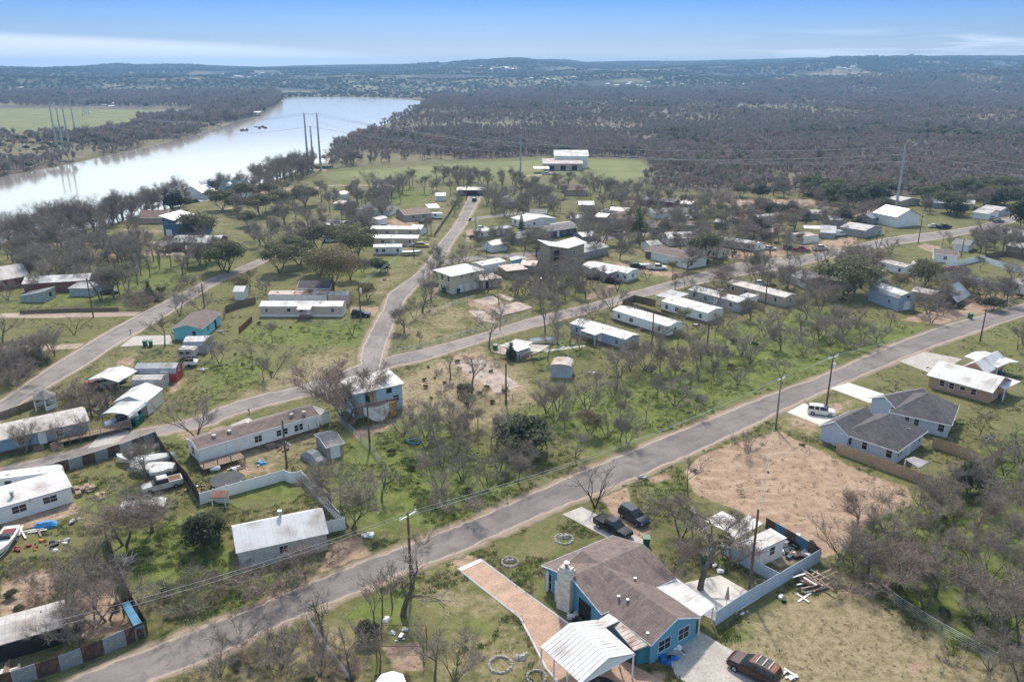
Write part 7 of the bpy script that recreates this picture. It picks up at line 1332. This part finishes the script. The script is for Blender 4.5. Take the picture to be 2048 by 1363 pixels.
MAN="""690,842,12.5,g0,1.15,huge spreading bare tree leaning over the light blue two-storey house
712,842,9,b3
393,873,8.5,b1,1.15,broad grey bare tree left end of the long mobile home
1190,1015,8.5,s3,1,crooked bare tree between the main road and concrete drive
1362,1075,6.5,b6,1
1395,1130,5,y1,1
1400,1178,11.5,s1,1.1,large dark crooked bare tree over the patio yard
1345,1165,6,b6,1
1467,1130,7,b6,1.1
1385,1085,5,b7
1445,1115,4.5,y0,.9
1375,985,6.5,s0
1325,1030,3.2,q0,1.2,round grey bare bush beside the parked black suv
806,1230,10,s1,1.15,tall gnarled bare tree behind the bottom yard
750,1265,7,s0
765,1235,7,s0,.8
785,1215,7,s0,.8
649,1285,7.5,s1,.8
737,1280,2.6,k1,1,small dark evergreen shrub in the bottom yard
1042,900,6.8,k1,1.25,round dark evergreen tree in the middle of the wooded lot
1045,925,4,b4
1180,870,5,r1,.8
1215,875,6,b1
1240,845,5.5,b0
1130,862,5,b0,.8
1110,845,7,b4
1095,915,5.5,s0
1150,915,5.5,b4
1240,885,6,b0
1255,888,6,b2
1010,855,4,b1
943,785,9,s1,.9,forked bare tree on the edge of the broken slab lot
901,757,7,s1,.7
1093,825,7,b1
1115,822,7.5,b2
1172,825,8,b2,1.1
930,790,2.5,k2,1
1315,800,6,b0
1240,755,8,b2,1.15
1290,740,8,b4
1320,745,7,b0
1355,700,6,b7
1385,700,7,b1
1430,735,7,b2
1500,690,6,s3
1560,700,7,b3,1.1
1390,830,5,b4
1365,800,4,b0
1380,780,5,b0
1475,770,5,b1
1602,665,6,s1
1612,640,8,b3
1640,680,7,b2
1660,690,8,b4,1.1
1690,670,8,b4,1.1
1705,700,5,q0
1725,680,6,b2
1755,690,6,b1
1780,655,5,s0
1862,645,7,b2,1
870,880,6,b0
880,980,7,b4,1.1
885,940,5.5,s3
905,870,7,b2
920,890,7,b3
925,960,7,b1
915,1022,5,q0,1.2
940,870,5,b0
850,875,7,b2
880,790,0,b0
700,1055,9.5,b2,1.2,tall twin-stemmed bare tree over the corner of the vinyl fence
711,1055,7,b0
660,1010,8,b3,1.1
763,1000,8,s1,.7
740,1000,5,b0
845,1090,2,q2
708,1072,3,s3
560,1186,4.5,q1,1.25
535,1180,3.8,q0,1.2
605,1135,5,c0,1.1
575,1162,3.5,b4
655,1125,3,q1
410,1095,5.5,k1,.9,bushy olive tree at the left corner of the white house
425,1080,5,yl,.8
305,1063,8,b3,1.3
250,1090,8.5,b6,1.2
190,1250,8,b4,1.1
215,1240,7,b2,1.2
180,1150,6,b1
160,1300,7,c0,1.1
140,1290,6,b4
95,1180,3.5,q0
105,1240,3,q1
370,1230,5,q2,1.2
300,1200,2,q0
480,1290,4,q0
540,1340,5,b1
560,1340,5.5,b4
440,1350,4.5,b1
640,1350,5,b1
700,1350,7,s0
870,1363,8,s0
910,1363,6,b4
760,1350,6,s0
292,965,7.5,b3,1.1,dark bare tree rising among the junk boats
30,960,0,b0
55,900,6,b1
118,895,6.5,c0,1.1
52,905,6,c0,1.05
165,880,6,c0,1.1
5,760,5,q0,1.3
20,745,6.5,b4,1.1
45,725,7,b4,1.1
80,718,7,b2,1.1
30,775,4,q0,1.3
110,712,7,b2,1
100,700,6,b1
148,670,6,s3,1
5,685,8,s1,.9
110,790,0,b0
130,800,4,q1,1.2
165,800,4,q1,1.2
190,820,3.5,q0
230,810,4.5,b1
205,825,4,s0
330,692,7.5,m0,1.25,thin mistletoe-tufted tree at the teal house driveway
440,727,6,b2,1.05
424,715,6,b0
505,740,6,s0
527,760,5,s0
545,755,7,b1
505,650,0,b0
360,630,8,b2
402,620,5,q0
270,610,5,q1,1.1
300,600,6,k0,.7
290,615,4,q1
395,590,3,q2
545,685,6,b0
705,672,5.5,s3
620,605,5,b0
808,665,7.5,b3,1.05
840,690,4,b0
845,625,9,s1,.9
850,580,7,s0
878,560,8,b2
868,545,7,b4
830,640,6,b4
880,530,8,b3,1.1
910,545,8,b2
930,525,7,b4
1005,605,0,b0
1035,590,7,s3,1.1
1048,590,7,b2
1060,590,7,b1
1030,595,6,b2
1060,570,6,b0
1080,560,7,b1
1110,575,8,b2
1125,585,8,b4
1150,590,6,b0
1110,640,7,b0
1115,690,9.5,b5
1090,665,13,s2,1,tall pale sycamore by the junk pad
1140,690,11,s2,1.05
1095,720,10,s2,.9
978,695,13,s2,1.05
1022,720,4.5,k0,.9
1000,660,6,s0
1160,700,5,b1
1235,582,8,s3,1.1,dark crooked bare tree in front of the mobile home with red trucks
1185,640,6,b1
1130,600,6,b3
1450,590,9,b6,1.4
1460,575,8,b3,1.2
1480,555,0,b0
1390,600,7,y1,1
1345,560,7,y0,1
1350,580,6,b7
1370,575,6,b0
1295,560,6,s3
1240,520,8,b3
1255,500,8,b2
1360,665,7,y0,.9
1270,640,5,y1,.8
1720,575,12,b6,1.5
1690,590,11,o2,1.3,wide spreading live oak above the white shaded house
1850,575,9,o0,.95,round live oak behind the weathered trailer
1800,580,5,r1,1
1620,600,7,b3
1660,600,8,b4
1640,620,8,b2
1560,560,5,s0
1600,540,4,s0
1640,530,8,b2
1755,500,9,s3
1780,510,7,b1
1725,520,7,b2
1955,480,9,s1,.95,lone bare tree on the far right lawn
1900,495,6,b1
1885,490,6,s0
1960,540,5,b7
1985,600,6,b4
2010,590,6,b7
1940,590,6,b2
1905,640,0,b0
1985,620,4,k2
2040,455,13,k1,.7,tall dark evergreen at the right edge of the far bend
2035,700,6,b7
2048,690,7,b2
1275,480,13,p0,1.1,tall light green pine behind the brown hip-roofed house
1043,470,9,p0,.7,young pine in front of the small white house
1330,470,7,k1,.8
1190,510,9,b3,1.2
1410,520,10,o1,1,dark live oak in front of the angled white-roofed home
1510,535,6,k0,1
1500,540,6,b2
1540,510,8,s3
1430,455,9,b7,1.2
1400,465,9,b3,1.3
1350,480,9,b2
1320,500,9,b4
1430,620,7,b4
1500,640,7,b3
1560,650,6,b1
1790,790,3,s0
1495,905,3.5,q0
1935,985,5.5,k1,.9,dark evergreen at the corner of the picket fences
2040,930,8,s3,1.1
2010,950,7,b2
1915,1000,6,b4
1885,1010,6,b2
1860,1030,7,b3
1840,1010,7,b4
1985,905,3,q1
1960,870,5,b7
1968,730,0,b0
1683,1118,8,b1
1710,1135,7,b2
1735,1150,8,b3,1.1
1780,1105,8,b2
1740,1095,7,b0
1820,1090,7.5,b0
1860,1060,7,b2
1800,1170,8,b6
1850,1215,8.5,b6,1.2
1870,1195,8,b3
1960,1265,8,b2
1930,1200,8,b3
2000,1240,9,b4,1.1
2010,1270,9,b2
2048,1300,9,b6,1.2
1980,1160,8,b4
2030,1180,8,b2
1940,1120,7,b1
2000,1100,8,b3
1700,1180,4,q0,1.3
1745,1175,4,q1,1.3
1980,1340,6,b4
2040,1363,7,b2
1900,1330,3,q0
480,520,0,b0
455,545,11,o1,.95,big dark live oak above the side road bend
400,530,8,o0,.9
445,540,10,o0,.9
560,545,10,o2,1
600,530,10,o1,1
640,550,9,o1,1.1
668,590,15,r0,1.0,great rusty-brown oak behind the pink mobile home
700,560,8,r1,1
715,520,11,o2,1
690,500,10,yl,.95
640,500,10,o0,1
500,580,7,b7
485,590,6,r1,.8
530,590,6,b1
735,600,5,r1
725,545,6,b4
760,545,5,k2
240,590,10,b0
225,590,9,b3
205,580,10,b5
255,585,9,b2
275,570,9,b5
300,555,10,b5,1
320,540,9,b5
165,570,9,b2
130,570,10,b3
110,570,10,b2,1.1
85,560,11,b3,1.1
60,560,11,b2,1.1
350,545,0,b0
150,560,11,b4,1.1
190,555,9,b2
70,590,8,b2
15,600,7,b1
372,562,3,m0
230,540,9,b3
280,520,9,b2
330,510,7,b2
230,505,8,b4
400,478,11,o0,1.1,live oak in front of the dark blue modern house
380,480,7,o1,.9
445,420,10,o2,1.15
475,425,8,o1,1
360,420,9,k1,.9
345,420,8,k1,.9
380,400,7,yl
"""
for ln in MAN.strip().split('\n'):
    q=ln.split(',',5); 
    if float(q[2])>0: tree(float(q[0]),float(q[1]),float(q[2])*(.78 if float(q[0])>1660 and float(q[1])>1000 else .92),q[3],float(q[4]) if len(q)>4 else 1.,q[5] if len(q)>5 else None)
# zones filled with trees of their own: polygon, count, kinds, height range
FZ=[([(0,500),(0,455),(200,435),(330,410),(430,385),(560,348),(640,335),(600,360),(400,400),(280,440),(180,470),(60,500)],105,['b0','b3','b2','b5'],10,15),
 ([(640,345),(700,300),(720,330),(660,340)],10,['b3','b2'],9,12),
 ([(0,520),(60,490),(280,460),(330,480),(250,540),(0,560)],23,['b2','b3','b5'],8,11),
 ([(430,400),(600,360),(640,380),(620,430),(560,470),(470,460)],27,['b2','b0','o0','b3','b7'],6,10),
 ([(640,390),(900,360),(1060,370),(1080,400),(960,400),(900,390),(780,410),(650,430)],57,['b2','b3','b0','b5','b7'],7,11),
 ([(680,440),(720,410),(800,420),(790,440),(740,470)],15,['b2','b3','b3'],7,10),
 ([(850,480),(920,400),(925,410),(880,470)],8,['b0','b7'],5,8),
 ([(965,400),(1090,395),(1130,430),(1080,445),(990,440)],27,['b2','b3','b3','b2','b7'],6,10),
 ([(1090,370),(1300,380),(1280,440),(1130,400)],30,['b2','b3','b6','b2','b7'],6,10),
 ([(960,485),(1090,485),(1095,520),(970,510)],15,['b2','b3','b7'],6,9),
 ([(1130,440),(1280,440),(1290,490),(1180,500)],20,['b2','b6','b7','b3','b2'],6,10),
 ([(1290,420),(1460,420),(1500,470),(1330,500)],34,['b2','b3','b7','b6'],7,11),
 ([(1460,420),(1800,430),(1700,470),(1560,470),(1480,500)],44,['b2','b3','b6','b4','k1'],5,9),
 ([(1500,385),(1760,385),(1760,420),(1640,410),(1480,395)],30,['b2','b3','k1','o1'],6,10),
 ([(1840,400),(2048,385),(2048,430),(1850,440)],34,['b2','b3','o1','k1'],7,10),
 ([(1940,480),(2048,480),(2048,515),(1960,510)],13,['b2','b3'],6,9),
 ([(1220,690),(1440,650),(1760,640),(1560,760),(1300,800)],20,['b4','b1','b2','b0'],4,6.5),
 ([(1700,1050),(1850,980),(2048,980),(2048,1300),(1880,1240)],10,['b4','b6','b2','q0'],4.5,6),
 ([(700,600),(1000,560),(1180,640),(1000,660),(840,660)],4,['b2','b3','s0'],5,8),([(1040,520),(1180,560),(1240,620),(1080,640)],16,['b2','b3','b4'],5,8),([(1290,490),(1560,480),(1740,520),(1700,640),(1580,600),(1400,560)],34,['b2','b3','b4','b6','b1'],5,9),([(1700,600),(2048,560),(2048,610),(1850,640)],14,['b2','b3'],5,8),([(480,470),(700,440),(740,480),(560,520)],18,['b2','b3','b0'],7,10),([(60,500),(440,500),(400,560),(240,600),(40,600)],26,['b2','b3','b5','b0'],8,11),([(760,900),(900,800),(1060,830),(1060,960),(900,1060),(820,1000)],14,['b1','b4','b0','s0'],4,6.5),([(1180,760),(1500,700),(1420,820),(1240,880)],14,['b1','b4','b0','s0'],4,6)]
r_=random.Random(99)
def in_poly(x,y,p): return poly_dist(np.array([x]),np.array([y]),p)[0]>0
for poly,n,ks,h0,h1 in FZ:
    xs=[p[0] for p in poly]; ys=[p[1] for p in poly]; W=[G(*p) for p in poly]; wx=[p.x for p in W]; wy=[p.y for p in W]; wp=[(p.x,p.y) for p in W]; c=0; t=0
    while c<n and t<n*60:
        t+=1; x=r_.uniform(min(wx),max(wx)); y=r_.uniform(min(wy),max(wy))
        if not in_poly(x,y,wp) or occupied(x,y,1.5) or onroad(x,y,1.) or onpad(x,y): continue
        if any((x-q[0])**2+(y-q[1])**2<(9 if y<250 else 16) for q in PLACED): continue
        PLACED.append([x,y,r_.uniform(h0,h1),r_.choice(ks),r_.uniform(.9,1.25),None]); c+=1
ORD=['','second ','third ','fourth ','fifth ','sixth ','seventh ','eighth ','ninth ','tenth ','eleventh ','twelfth ','thirteenth ','fourteenth ','fifteenth ','sixteenth ','seventeenth ','eighteenth ']
LBL={}; items=[]
for q in PLACED:
    x,y,h,key,sx,lab=q; best=min(LAND,key=lambda l:math.hypot(l[0]-x,l[1]-y)-l[3]*.5); dx,dy=x-best[0],y-best[1]
    ax,ay=P1(x,y); bx,by=P1(best[0],best[1]); 
    rel=('right of' if dx>0 else 'left of') if abs(dx)>abs(dy)*.8 else ('behind' if dy>0 else 'in front of')
    items.append((q,best[2],rel,math.hypot(dx,dy)))
groups={}
for it in items:
    if it[0][5]: continue
    d,nm=D_(it[0][3]); h=it[0][2]; size='tall ' if h>9.5 and nm!='bare_bush' else ('small ' if h<4.6 else '')
    groups.setdefault((size+d,it[2],it[1]),[]).append(it)
for (d,rel,lm),L_ in groups.items():
    L_.sort(key=lambda t:t[3])
    for i,it in enumerate(L_):
        if len(L_)==1: lb=f'{d} {rel} {lm}'
        elif i==0: lb=f'nearest {d} {rel} {lm}'
        elif i<18: lb=f'{ORD[i]}nearest {d} {rel} {lm}'
        else: lb=f'{d} well {rel} {lm}'
        it[0][5]=lb
def app(q): return q[2]/math.hypot(q[0],q[1])
bt=sorted([q for q in PLACED if D_(q[3])[1]=='bare_tree'],key=lambda q:-app(q)); REST=[id(q) for q in bt[292:]]
cnt=0
for q in [q for q in PLACED if id(q) not in REST]:
    x,y,h,key,sx,lab=q; d,nm=D_(key); z=float(terrain(np.array([x]),np.array([y]))[0])
    add_tree(key,x,y,h,r_.uniform(0,6.28),lab,nm,'bush' if 'bush' in nm or 'shrub' in nm else 'tree','bare trees in the village' if nm=='bare_tree' else None,z,sx); cnt+=1
print('trees',cnt)
# ---------------- woods, brush and weeds (uncountable) ----------------
def proto_collection(name,meshes):
    c=bpy.data.collections.new(name)
    for i,me in enumerate(meshes):
        o=bpy.data.objects.new(f'{name}_{i:02d}',me); c.objects.link(o)
    return c
def scatter(name,P,coll,label,kind='stuff'):
    "P: rows of x,y,z,scale,rotation,index"
    P=np.array(P,dtype=np.float32); me=bpy.data.meshes.new(name); me.vertices.add(len(P)); me.vertices.foreach_set('co',P[:,:3].ravel())
    for nm,i in(('sc',3),('rz',4)): a=me.attributes.new(nm,'FLOAT','POINT'); a.data.foreach_set('value',np.ascontiguousarray(P[:,i]))
    a=me.attributes.new('ix','INT','POINT'); a.data.foreach_set('value',P[:,5].astype(np.int32))
    o=link(name,me); g=bpy.data.node_groups.new(name,'GeometryNodeTree'); g.interface.new_socket('Geometry',in_out='INPUT',socket_type='NodeSocketGeometry'); g.interface.new_socket('Geometry',in_out='OUTPUT',socket_type='NodeSocketGeometry')
    N=g.nodes; L=g.links; gi=N.new('NodeGroupInput'); go=N.new('NodeGroupOutput'); ip=N.new('GeometryNodeInstanceOnPoints'); ci=N.new('GeometryNodeCollectionInfo'); ci.inputs['Collection'].default_value=coll; ci.inputs['Separate Children'].default_value=True; ci.inputs['Reset Children'].default_value=True
    def na_(n,t):
        q=N.new('GeometryNodeInputNamedAttribute'); q.data_type=t; q.inputs[0].default_value=n; return [s for s in q.outputs if s.enabled][0] if False else q.outputs[0]
    cx=N.new('ShaderNodeCombineXYZ'); L.new(na_('rz','FLOAT'),cx.inputs[2]); L.new(gi.outputs[0],ip.inputs['Points']); L.new(ci.outputs[0],ip.inputs['Instance']); ip.inputs['Pick Instance'].default_value=True
    L.new(na_('ix','INT'),ip.inputs['Instance Index']); L.new(cx.outputs[0],ip.inputs['Rotation']); L.new(na_('sc','FLOAT'),ip.inputs['Scale']); L.new(ip.outputs[0],go.inputs[0])
    md=o.modifiers.new('scatter','NODES'); md.node_group=g; o['kind']=kind; o['label']=label; return o
def fartree(seed,bark,tw,h=8.,n=190,w=.16,L=.16,spread=.6):
    m,seats,r=grow(seed,h,1,spread,2,0,0,0,low=.35); m2=MB(); cs=twigs_mesh(seats,r,n,h*L,w,'far_crown',tw)
    o=len(m.v); m.v+=[tuple(v.co) for v in cs.vertices]; m.f+=[tuple(i+o for i in p.vertices) for p in cs.polygons]; m.m+=[1]*len(cs.polygons); return m.mesh('far_tree',[bark,tw])
def farleaf(seed,mts,R=3.,z=3.4,n=320,size=.75):
    r=random.Random(seed); return leaves_mesh(lob(seed,R,z,1.8,6,1.4),r,n,size,'far_leafy',mts,hollow=.5)
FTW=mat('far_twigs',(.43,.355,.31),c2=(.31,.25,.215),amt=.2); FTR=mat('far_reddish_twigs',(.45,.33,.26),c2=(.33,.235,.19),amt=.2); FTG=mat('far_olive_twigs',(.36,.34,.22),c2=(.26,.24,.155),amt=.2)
FT=[fartree(60+i,BARK,[FTW,FTW,FTR,FTG][i%4],n=330,w=.13) for i in range(6)]+[farleaf(70,[LOAK,LCED]),farleaf(71,[LOAK,LYEL]),farleaf(72,[LCED,LOAK],2.2,2.6)]
fc_=proto_collection('far_tree_kind',FT)
def joined(key):
    a,b=KINDS[key][0],KINDS[key][1]; o=len(a.vertices); m=MB(); m.v=[tuple(v.co) for v in a.vertices]+[tuple(v.co) for v in b.vertices]; m.f=[tuple(p.vertices) for p in a.polygons]+[tuple(i+o for i in p.vertices) for p in b.polygons]; m.m=[0]*len(a.polygons)+[1]*len(b.polygons); return m.mesh('whole_tree',[a.materials[0],b.materials[0]])
jk=sorted({q[3] for q in PLACED if id(q) in REST}); jc=proto_collection('village_tree_kind',[joined(k) for k in jk])
scatter('farther_village_trees',[(q[0],q[1],float(terrain(np.array([q[0]]),np.array([q[1]]))[0]),q[2]/KINDS[q[3]][2],r_.uniform(0,6.28),jk.index(q[3])) for q in PLACED if id(q) in REST],jc,'grey haze of smaller bare trees between the farther houses')
def wpoly(px): return [(G(*p).x,G(*p).y) for p in px]
woodR=wpoly([(700,330),(640,338),(660,300),(720,262),(790,230),(845,200),(1000,184),(2300,181),(2300,405),(2048,400),(1900,395),(1700,388),(1300,382),(1285,350),(1310,345),(1285,316),(1080,311),(900,320)])
woodL=wpoly([(-400,395),(0,352),(150,322),(300,290),(400,265),(500,235),(548,214),(566,202),(560,193),(400,192),(400,222),(385,232),(290,240),(235,262),(130,268),(-400,275)]); woodL2=wpoly([(-400,211),(0,212),(200,214),(400,216),(480,214),(566,202),(560,192),(-400,190)])
def fill(wp,step,fn,jit=.9,ymax=1e9):
    xs=[p[0] for p in wp]; ys=[p[1] for p in wp]; X,Y=np.meshgrid(np.arange(min(xs),max(xs),step),np.arange(min(ys),min(max(ys),ymax),step)); X=X.ravel()+rng.uniform(-.5,.5,X.size)*step*jit*1.6; Y=Y.ravel()+rng.uniform(-.5,.5,Y.size)*step*jit*1.6
    s=(poly_dist(X,Y,wp)>0)&(np.abs(X)<Y*.85+60); X=X[s];Y=Y[s]; Z=terrain(X,Y); k=Z>-1.2; X,Y,Z=X[k],Y[k],Z[k]; return fn(X,Y,Z)
def mk(X,Y,Z,hs=(.55,1.15),ever=.16,seed=5,dens=.3):
    e=fbm(X/75,Y/75,4,seed); zone=fbm(X/260,Y/260,3,seed+31); gl=fbm(X/110,Y/110,4,55); sz=fbm(X/140,Y/140,3,seed+7); out=[]
    p_ev=np.where(e>.58,.8,ever*.4)*np.where(zone>.5,1,.35); keep=rng.random(len(X))<np.where(gl<.41,.22,.97); ev=rng.random(len(X))<p_ev
    for x,y,z,k,v,s0,zo in zip(X,Y,Z,keep,ev,sz,zone):
        if not k: continue
        far=math.hypot(x,y); s=rng.uniform(*hs)*(.45+1.1*s0)*(1+max(0,(far-700))/1800)
        if rng.random()<.05: s*=1.5
        out.append((x,y,z-.2,s*(.9 if v else 1),rng.uniform(0,6.28),rng.integers(6,9) if v else (rng.choice([0,1,4,5,3]) if zo>.5 else rng.choice([2,2,0,1,3]))))
    return out
rows=fill(woodR,4.2,lambda X,Y,Z:mk(X,Y,Z,(.5,1.1),.07),ymax=900)
rows+= [q for q in fill(woodR,8.2,lambda X,Y,Z:mk(X,Y,Z,(.7,1.2),.06),ymax=2900) if q[1]>880]
scatter('bare_woodland',rows,fc_,'brown-grey winter woodland with dark cedars behind the village'); print('woodR',len(rows))
rows=fill(woodL,4.8,lambda X,Y,Z:mk(X,Y,Z,(.8,1.4),.1,8,.2)); rows+=fill(woodL2,10,lambda X,Y,Z:mk(X,Y,Z,(1.,1.6),.12,9,.1)); scatter('river_woodland',rows,fc_,'grey winter woodland along the far bank of the river'); print('woodL',len(rows))
# near edge trees of far bank field
X=rng.uniform(-4600,4600,128000); Y=rng.uniform(1680,6000,128000); s=(np.abs(X)<Y*.74+150); X=X[s];Y=Y[s]; rd=poly_dist(X,Y,RIVW); X=X[rd<-8];Y=Y[rd<-8]; Z=terrain(X,Y); e=fbm(X/300,Y/300,4,3); hx_,hy_=PX(X,Y,Z); inb=np.zeros(X.shape,bool)
for pl in HILLB: inb|=poly_dist(hx_,hy_,pl)>0
k=(e>.36)&(~inb|(rng.random(len(X))<.25)); X,Y,Z,e=X[k],Y[k],Z[k],e[k]; rr2=np.hypot(X,Y)
hillt=[farleaf(84,[BARK,LCED],3.,2.6,70,1.8),farleaf(81,[LOAK,LCED],3.2,2.6,70,1.9),farleaf(82,[LCED,LOAK],3.,2.4,70,1.9),farleaf(83,[LCED,BARK],3.,2.4,70,1.7)]
hc=proto_collection('hill_tree_kind',hillt)
rows=[(x,y,z-1,rng.uniform(.8,1.4)*(r/2300),rng.uniform(0,6.28),int(rng.integers(0,4)) if q<.5 else int(rng.integers(1,3))) for x,y,z,q,r in zip(X,Y,Z,e,rr2)]
scatter('hill_woodland',rows,hc,'distant dark wooded hills beyond the river and plain'); print('hills',len(rows))
# weeds and rank grass
def tuft(seed,n,h,w,mt,R=.35):
    r=random.Random(seed); m=MB()
    for _ in range(n):
        a=r.uniform(0,6.28); d=R*math.sqrt(r.random()); x,y=d*math.cos(a),d*math.sin(a); b=r.uniform(0,6.28); l=r.uniform(.1,.5)*h; hh=h*r.uniform(.5,1.1); ux,uy=math.cos(b+1.57)*w,math.sin(b+1.57)*w
        m.add([(x-ux,y-uy,-.03),(x+ux,y+uy,-.03),(x+math.cos(b)*l,y+math.sin(b)*l,hh)],[(0,1,2)])
    return m.mesh('tuft',mt)
GRN=mat('rank_grass',(.24,.29,.08),c2=(.17,.215,.06),amt=.2); DRYG=mat('dry_grass',(.38,.31,.19),c2=(.26,.20,.12),amt=.2); DGRN=mat('dark_weeds',(.15,.205,.08),c2=(.10,.15,.055),amt=.2)
wc=proto_collection('weed_kind',[tuft(1,16,.32,.05,GRN,.5),tuft(2,18,.42,.05,GRN,.6),tuft(3,20,.38,.08,DGRN,.5),tuft(4,18,.4,.035,DRYG,.45),tuft(5,22,.55,.035,DRYG,.5),tuft(6,14,.3,.03,DRYG,.6)])
N_=120000; U=rng.uniform(0,1,N_); px=rng.uniform(-80,2130,N_); py=560+U*860
dx=(px-1024)/FPX; dz=-(py-681.5)/FPX; t_=-CAMH/(-ST+dz*CT); X=dx*t_; Y=(CT+dz*ST)*t_
ri=np.clip(np.searchsorted(rs,np.hypot(X,Y)),0,nr-1); ai=np.clip(((np.degrees(np.arctan2(X,Y))+46)/.22+.5).astype(int),0,na-1); k_=ri*na+ai
d,l,dr=dirt[k_],lush[k_],dry[k_]; q=rng.random(N_); n_=vnoise(X/4.,Y/4.,4)
T_=rng.choice([0,2,3,3,5],N_); S_=rng.uniform(.3,.8,N_); keep=n_>.5
c1=dr+(n_-.5)>.6; T_=np.where(c1,rng.integers(3,6,N_),T_); S_=np.where(c1,rng.uniform(.2,.5,N_),S_); keep=np.where(c1,q<.16,keep)
n3_=vnoise(X/1.7,Y/1.7,14); c1=(l+(n_-.5)>.6)&(n3_>.5); T_=np.where(c1,rng.choice([0,1,0,1,2],N_),T_); S_=np.where(c1,rng.uniform(.3,.85,N_),S_); keep|=c1
c1=d>.4; T_=np.where(c1,rng.integers(3,6,N_),T_); S_=np.where(c1,rng.uniform(.3,.6,N_),S_); keep=np.where(c1,q<.1,keep)
keep&=~blocked(X,Y)
for pl in PADS: keep&=poly_dist(px,py,pl)<-2
rows=np.stack([X,Y,np.zeros(N_),S_,rng.uniform(0,6.28,N_),T_],-1)[keep]
scatter('weeds_and_grass',rows,wc,'rank green weeds and dry grass tufts over the lots'); print('weeds',len(rows))
# low brush
bc=proto_collection('brush_kind',[KINDS['q0'][1],KINDS['q1'][1],KINDS['q2'][1],KINDS['k2'][1]])
rows=[]
BZ=[([(1220,690),(1440,650),(1800,640),(1600,760),(1300,830),(1200,780)],45,(.2,.45)),([(820,790),(1060,830),(1060,1000),(880,1060),(760,950)],24,(.2,.4)),([(1690,1040),(2048,960),(2048,1363),(1880,1290),(1700,1180)],20,(.15,.35)),([(400,1320),(620,1230),(760,1363),(380,1400)],60,(.15,.4)),([(240,1180),(500,1130),(600,1190),(250,1260)],40,(.15,.4)),
 ([(780,755),(960,700),(1050,800),(880,830)],60,(.12,.3)),([(60,760),(200,800),(260,790),(200,840),(100,830)],30,(.2,.45)),([(0,1150),(230,1080),(270,1260),(0,1330)],40,(.15,.4)),([(1450,480),(1750,450),(1750,600),(1600,620),(1500,560)],50,(.3,.6)),([(1750,560),(2048,560),(2048,600),(1850,640)],40,(.3,.6)),([(0,690),(120,700),(60,790),(0,820)],35,(.5,.9)),([(240,600),(400,560),(390,600),(270,630)],30,(.3,.6)),([(900,480),(1280,420),(1300,560),(1000,600)],60,(.25,.6)),([(500,620),(740,640),(700,760),(420,790)],22,(.12,.3)),([(1330,920),(1560,860),(1840,980),(1650,1110)],20,(.1,.2))]
for poly,n,sc in BZ:
    W=wpoly(poly); wx=[p[0] for p in W]; wy=[p[1] for p in W]; c=0;t=0
    while c<n and t<n*30:
        t+=1; x=rng.uniform(min(wx),max(wx)); y=rng.uniform(min(wy),max(wy))
        if not in_poly(x,y,W) or occupied(x,y,1) or onroad(x,y,1): continue
        rows.append((x,y,0,rng.uniform(*sc),rng.uniform(0,6.28),int(rng.choice([0,1,2,0,1,3])))); c+=1
scatter('low_brush',rows,bc,'low bare brush scattered through the lots')

# ---------------- haze ----------------
m=MB(); m.b2(-9300,9300,-9300,9300,-7,max(float(GZ.max()),CAMH)+30)
hm=bpy.data.materials.new('haze'); hm.use_nodes=True; hm.node_tree.nodes.clear(); N=hm.node_tree.nodes
o_=N.new('ShaderNodeOutputMaterial'); pv=N.new('ShaderNodeVolumePrincipled'); pv.inputs['Color'].default_value=(.34,.62,1,1); pv.inputs['Density'].default_value=0.00015; pv.inputs['Anisotropy'].default_value=.2
hm.node_tree.links.new(pv.outputs[0],o_.inputs['Volume'])
h=m.obj('haze',hm); h['kind']='stuff'; h['label']='thin blue air haze over the valley and far hills'
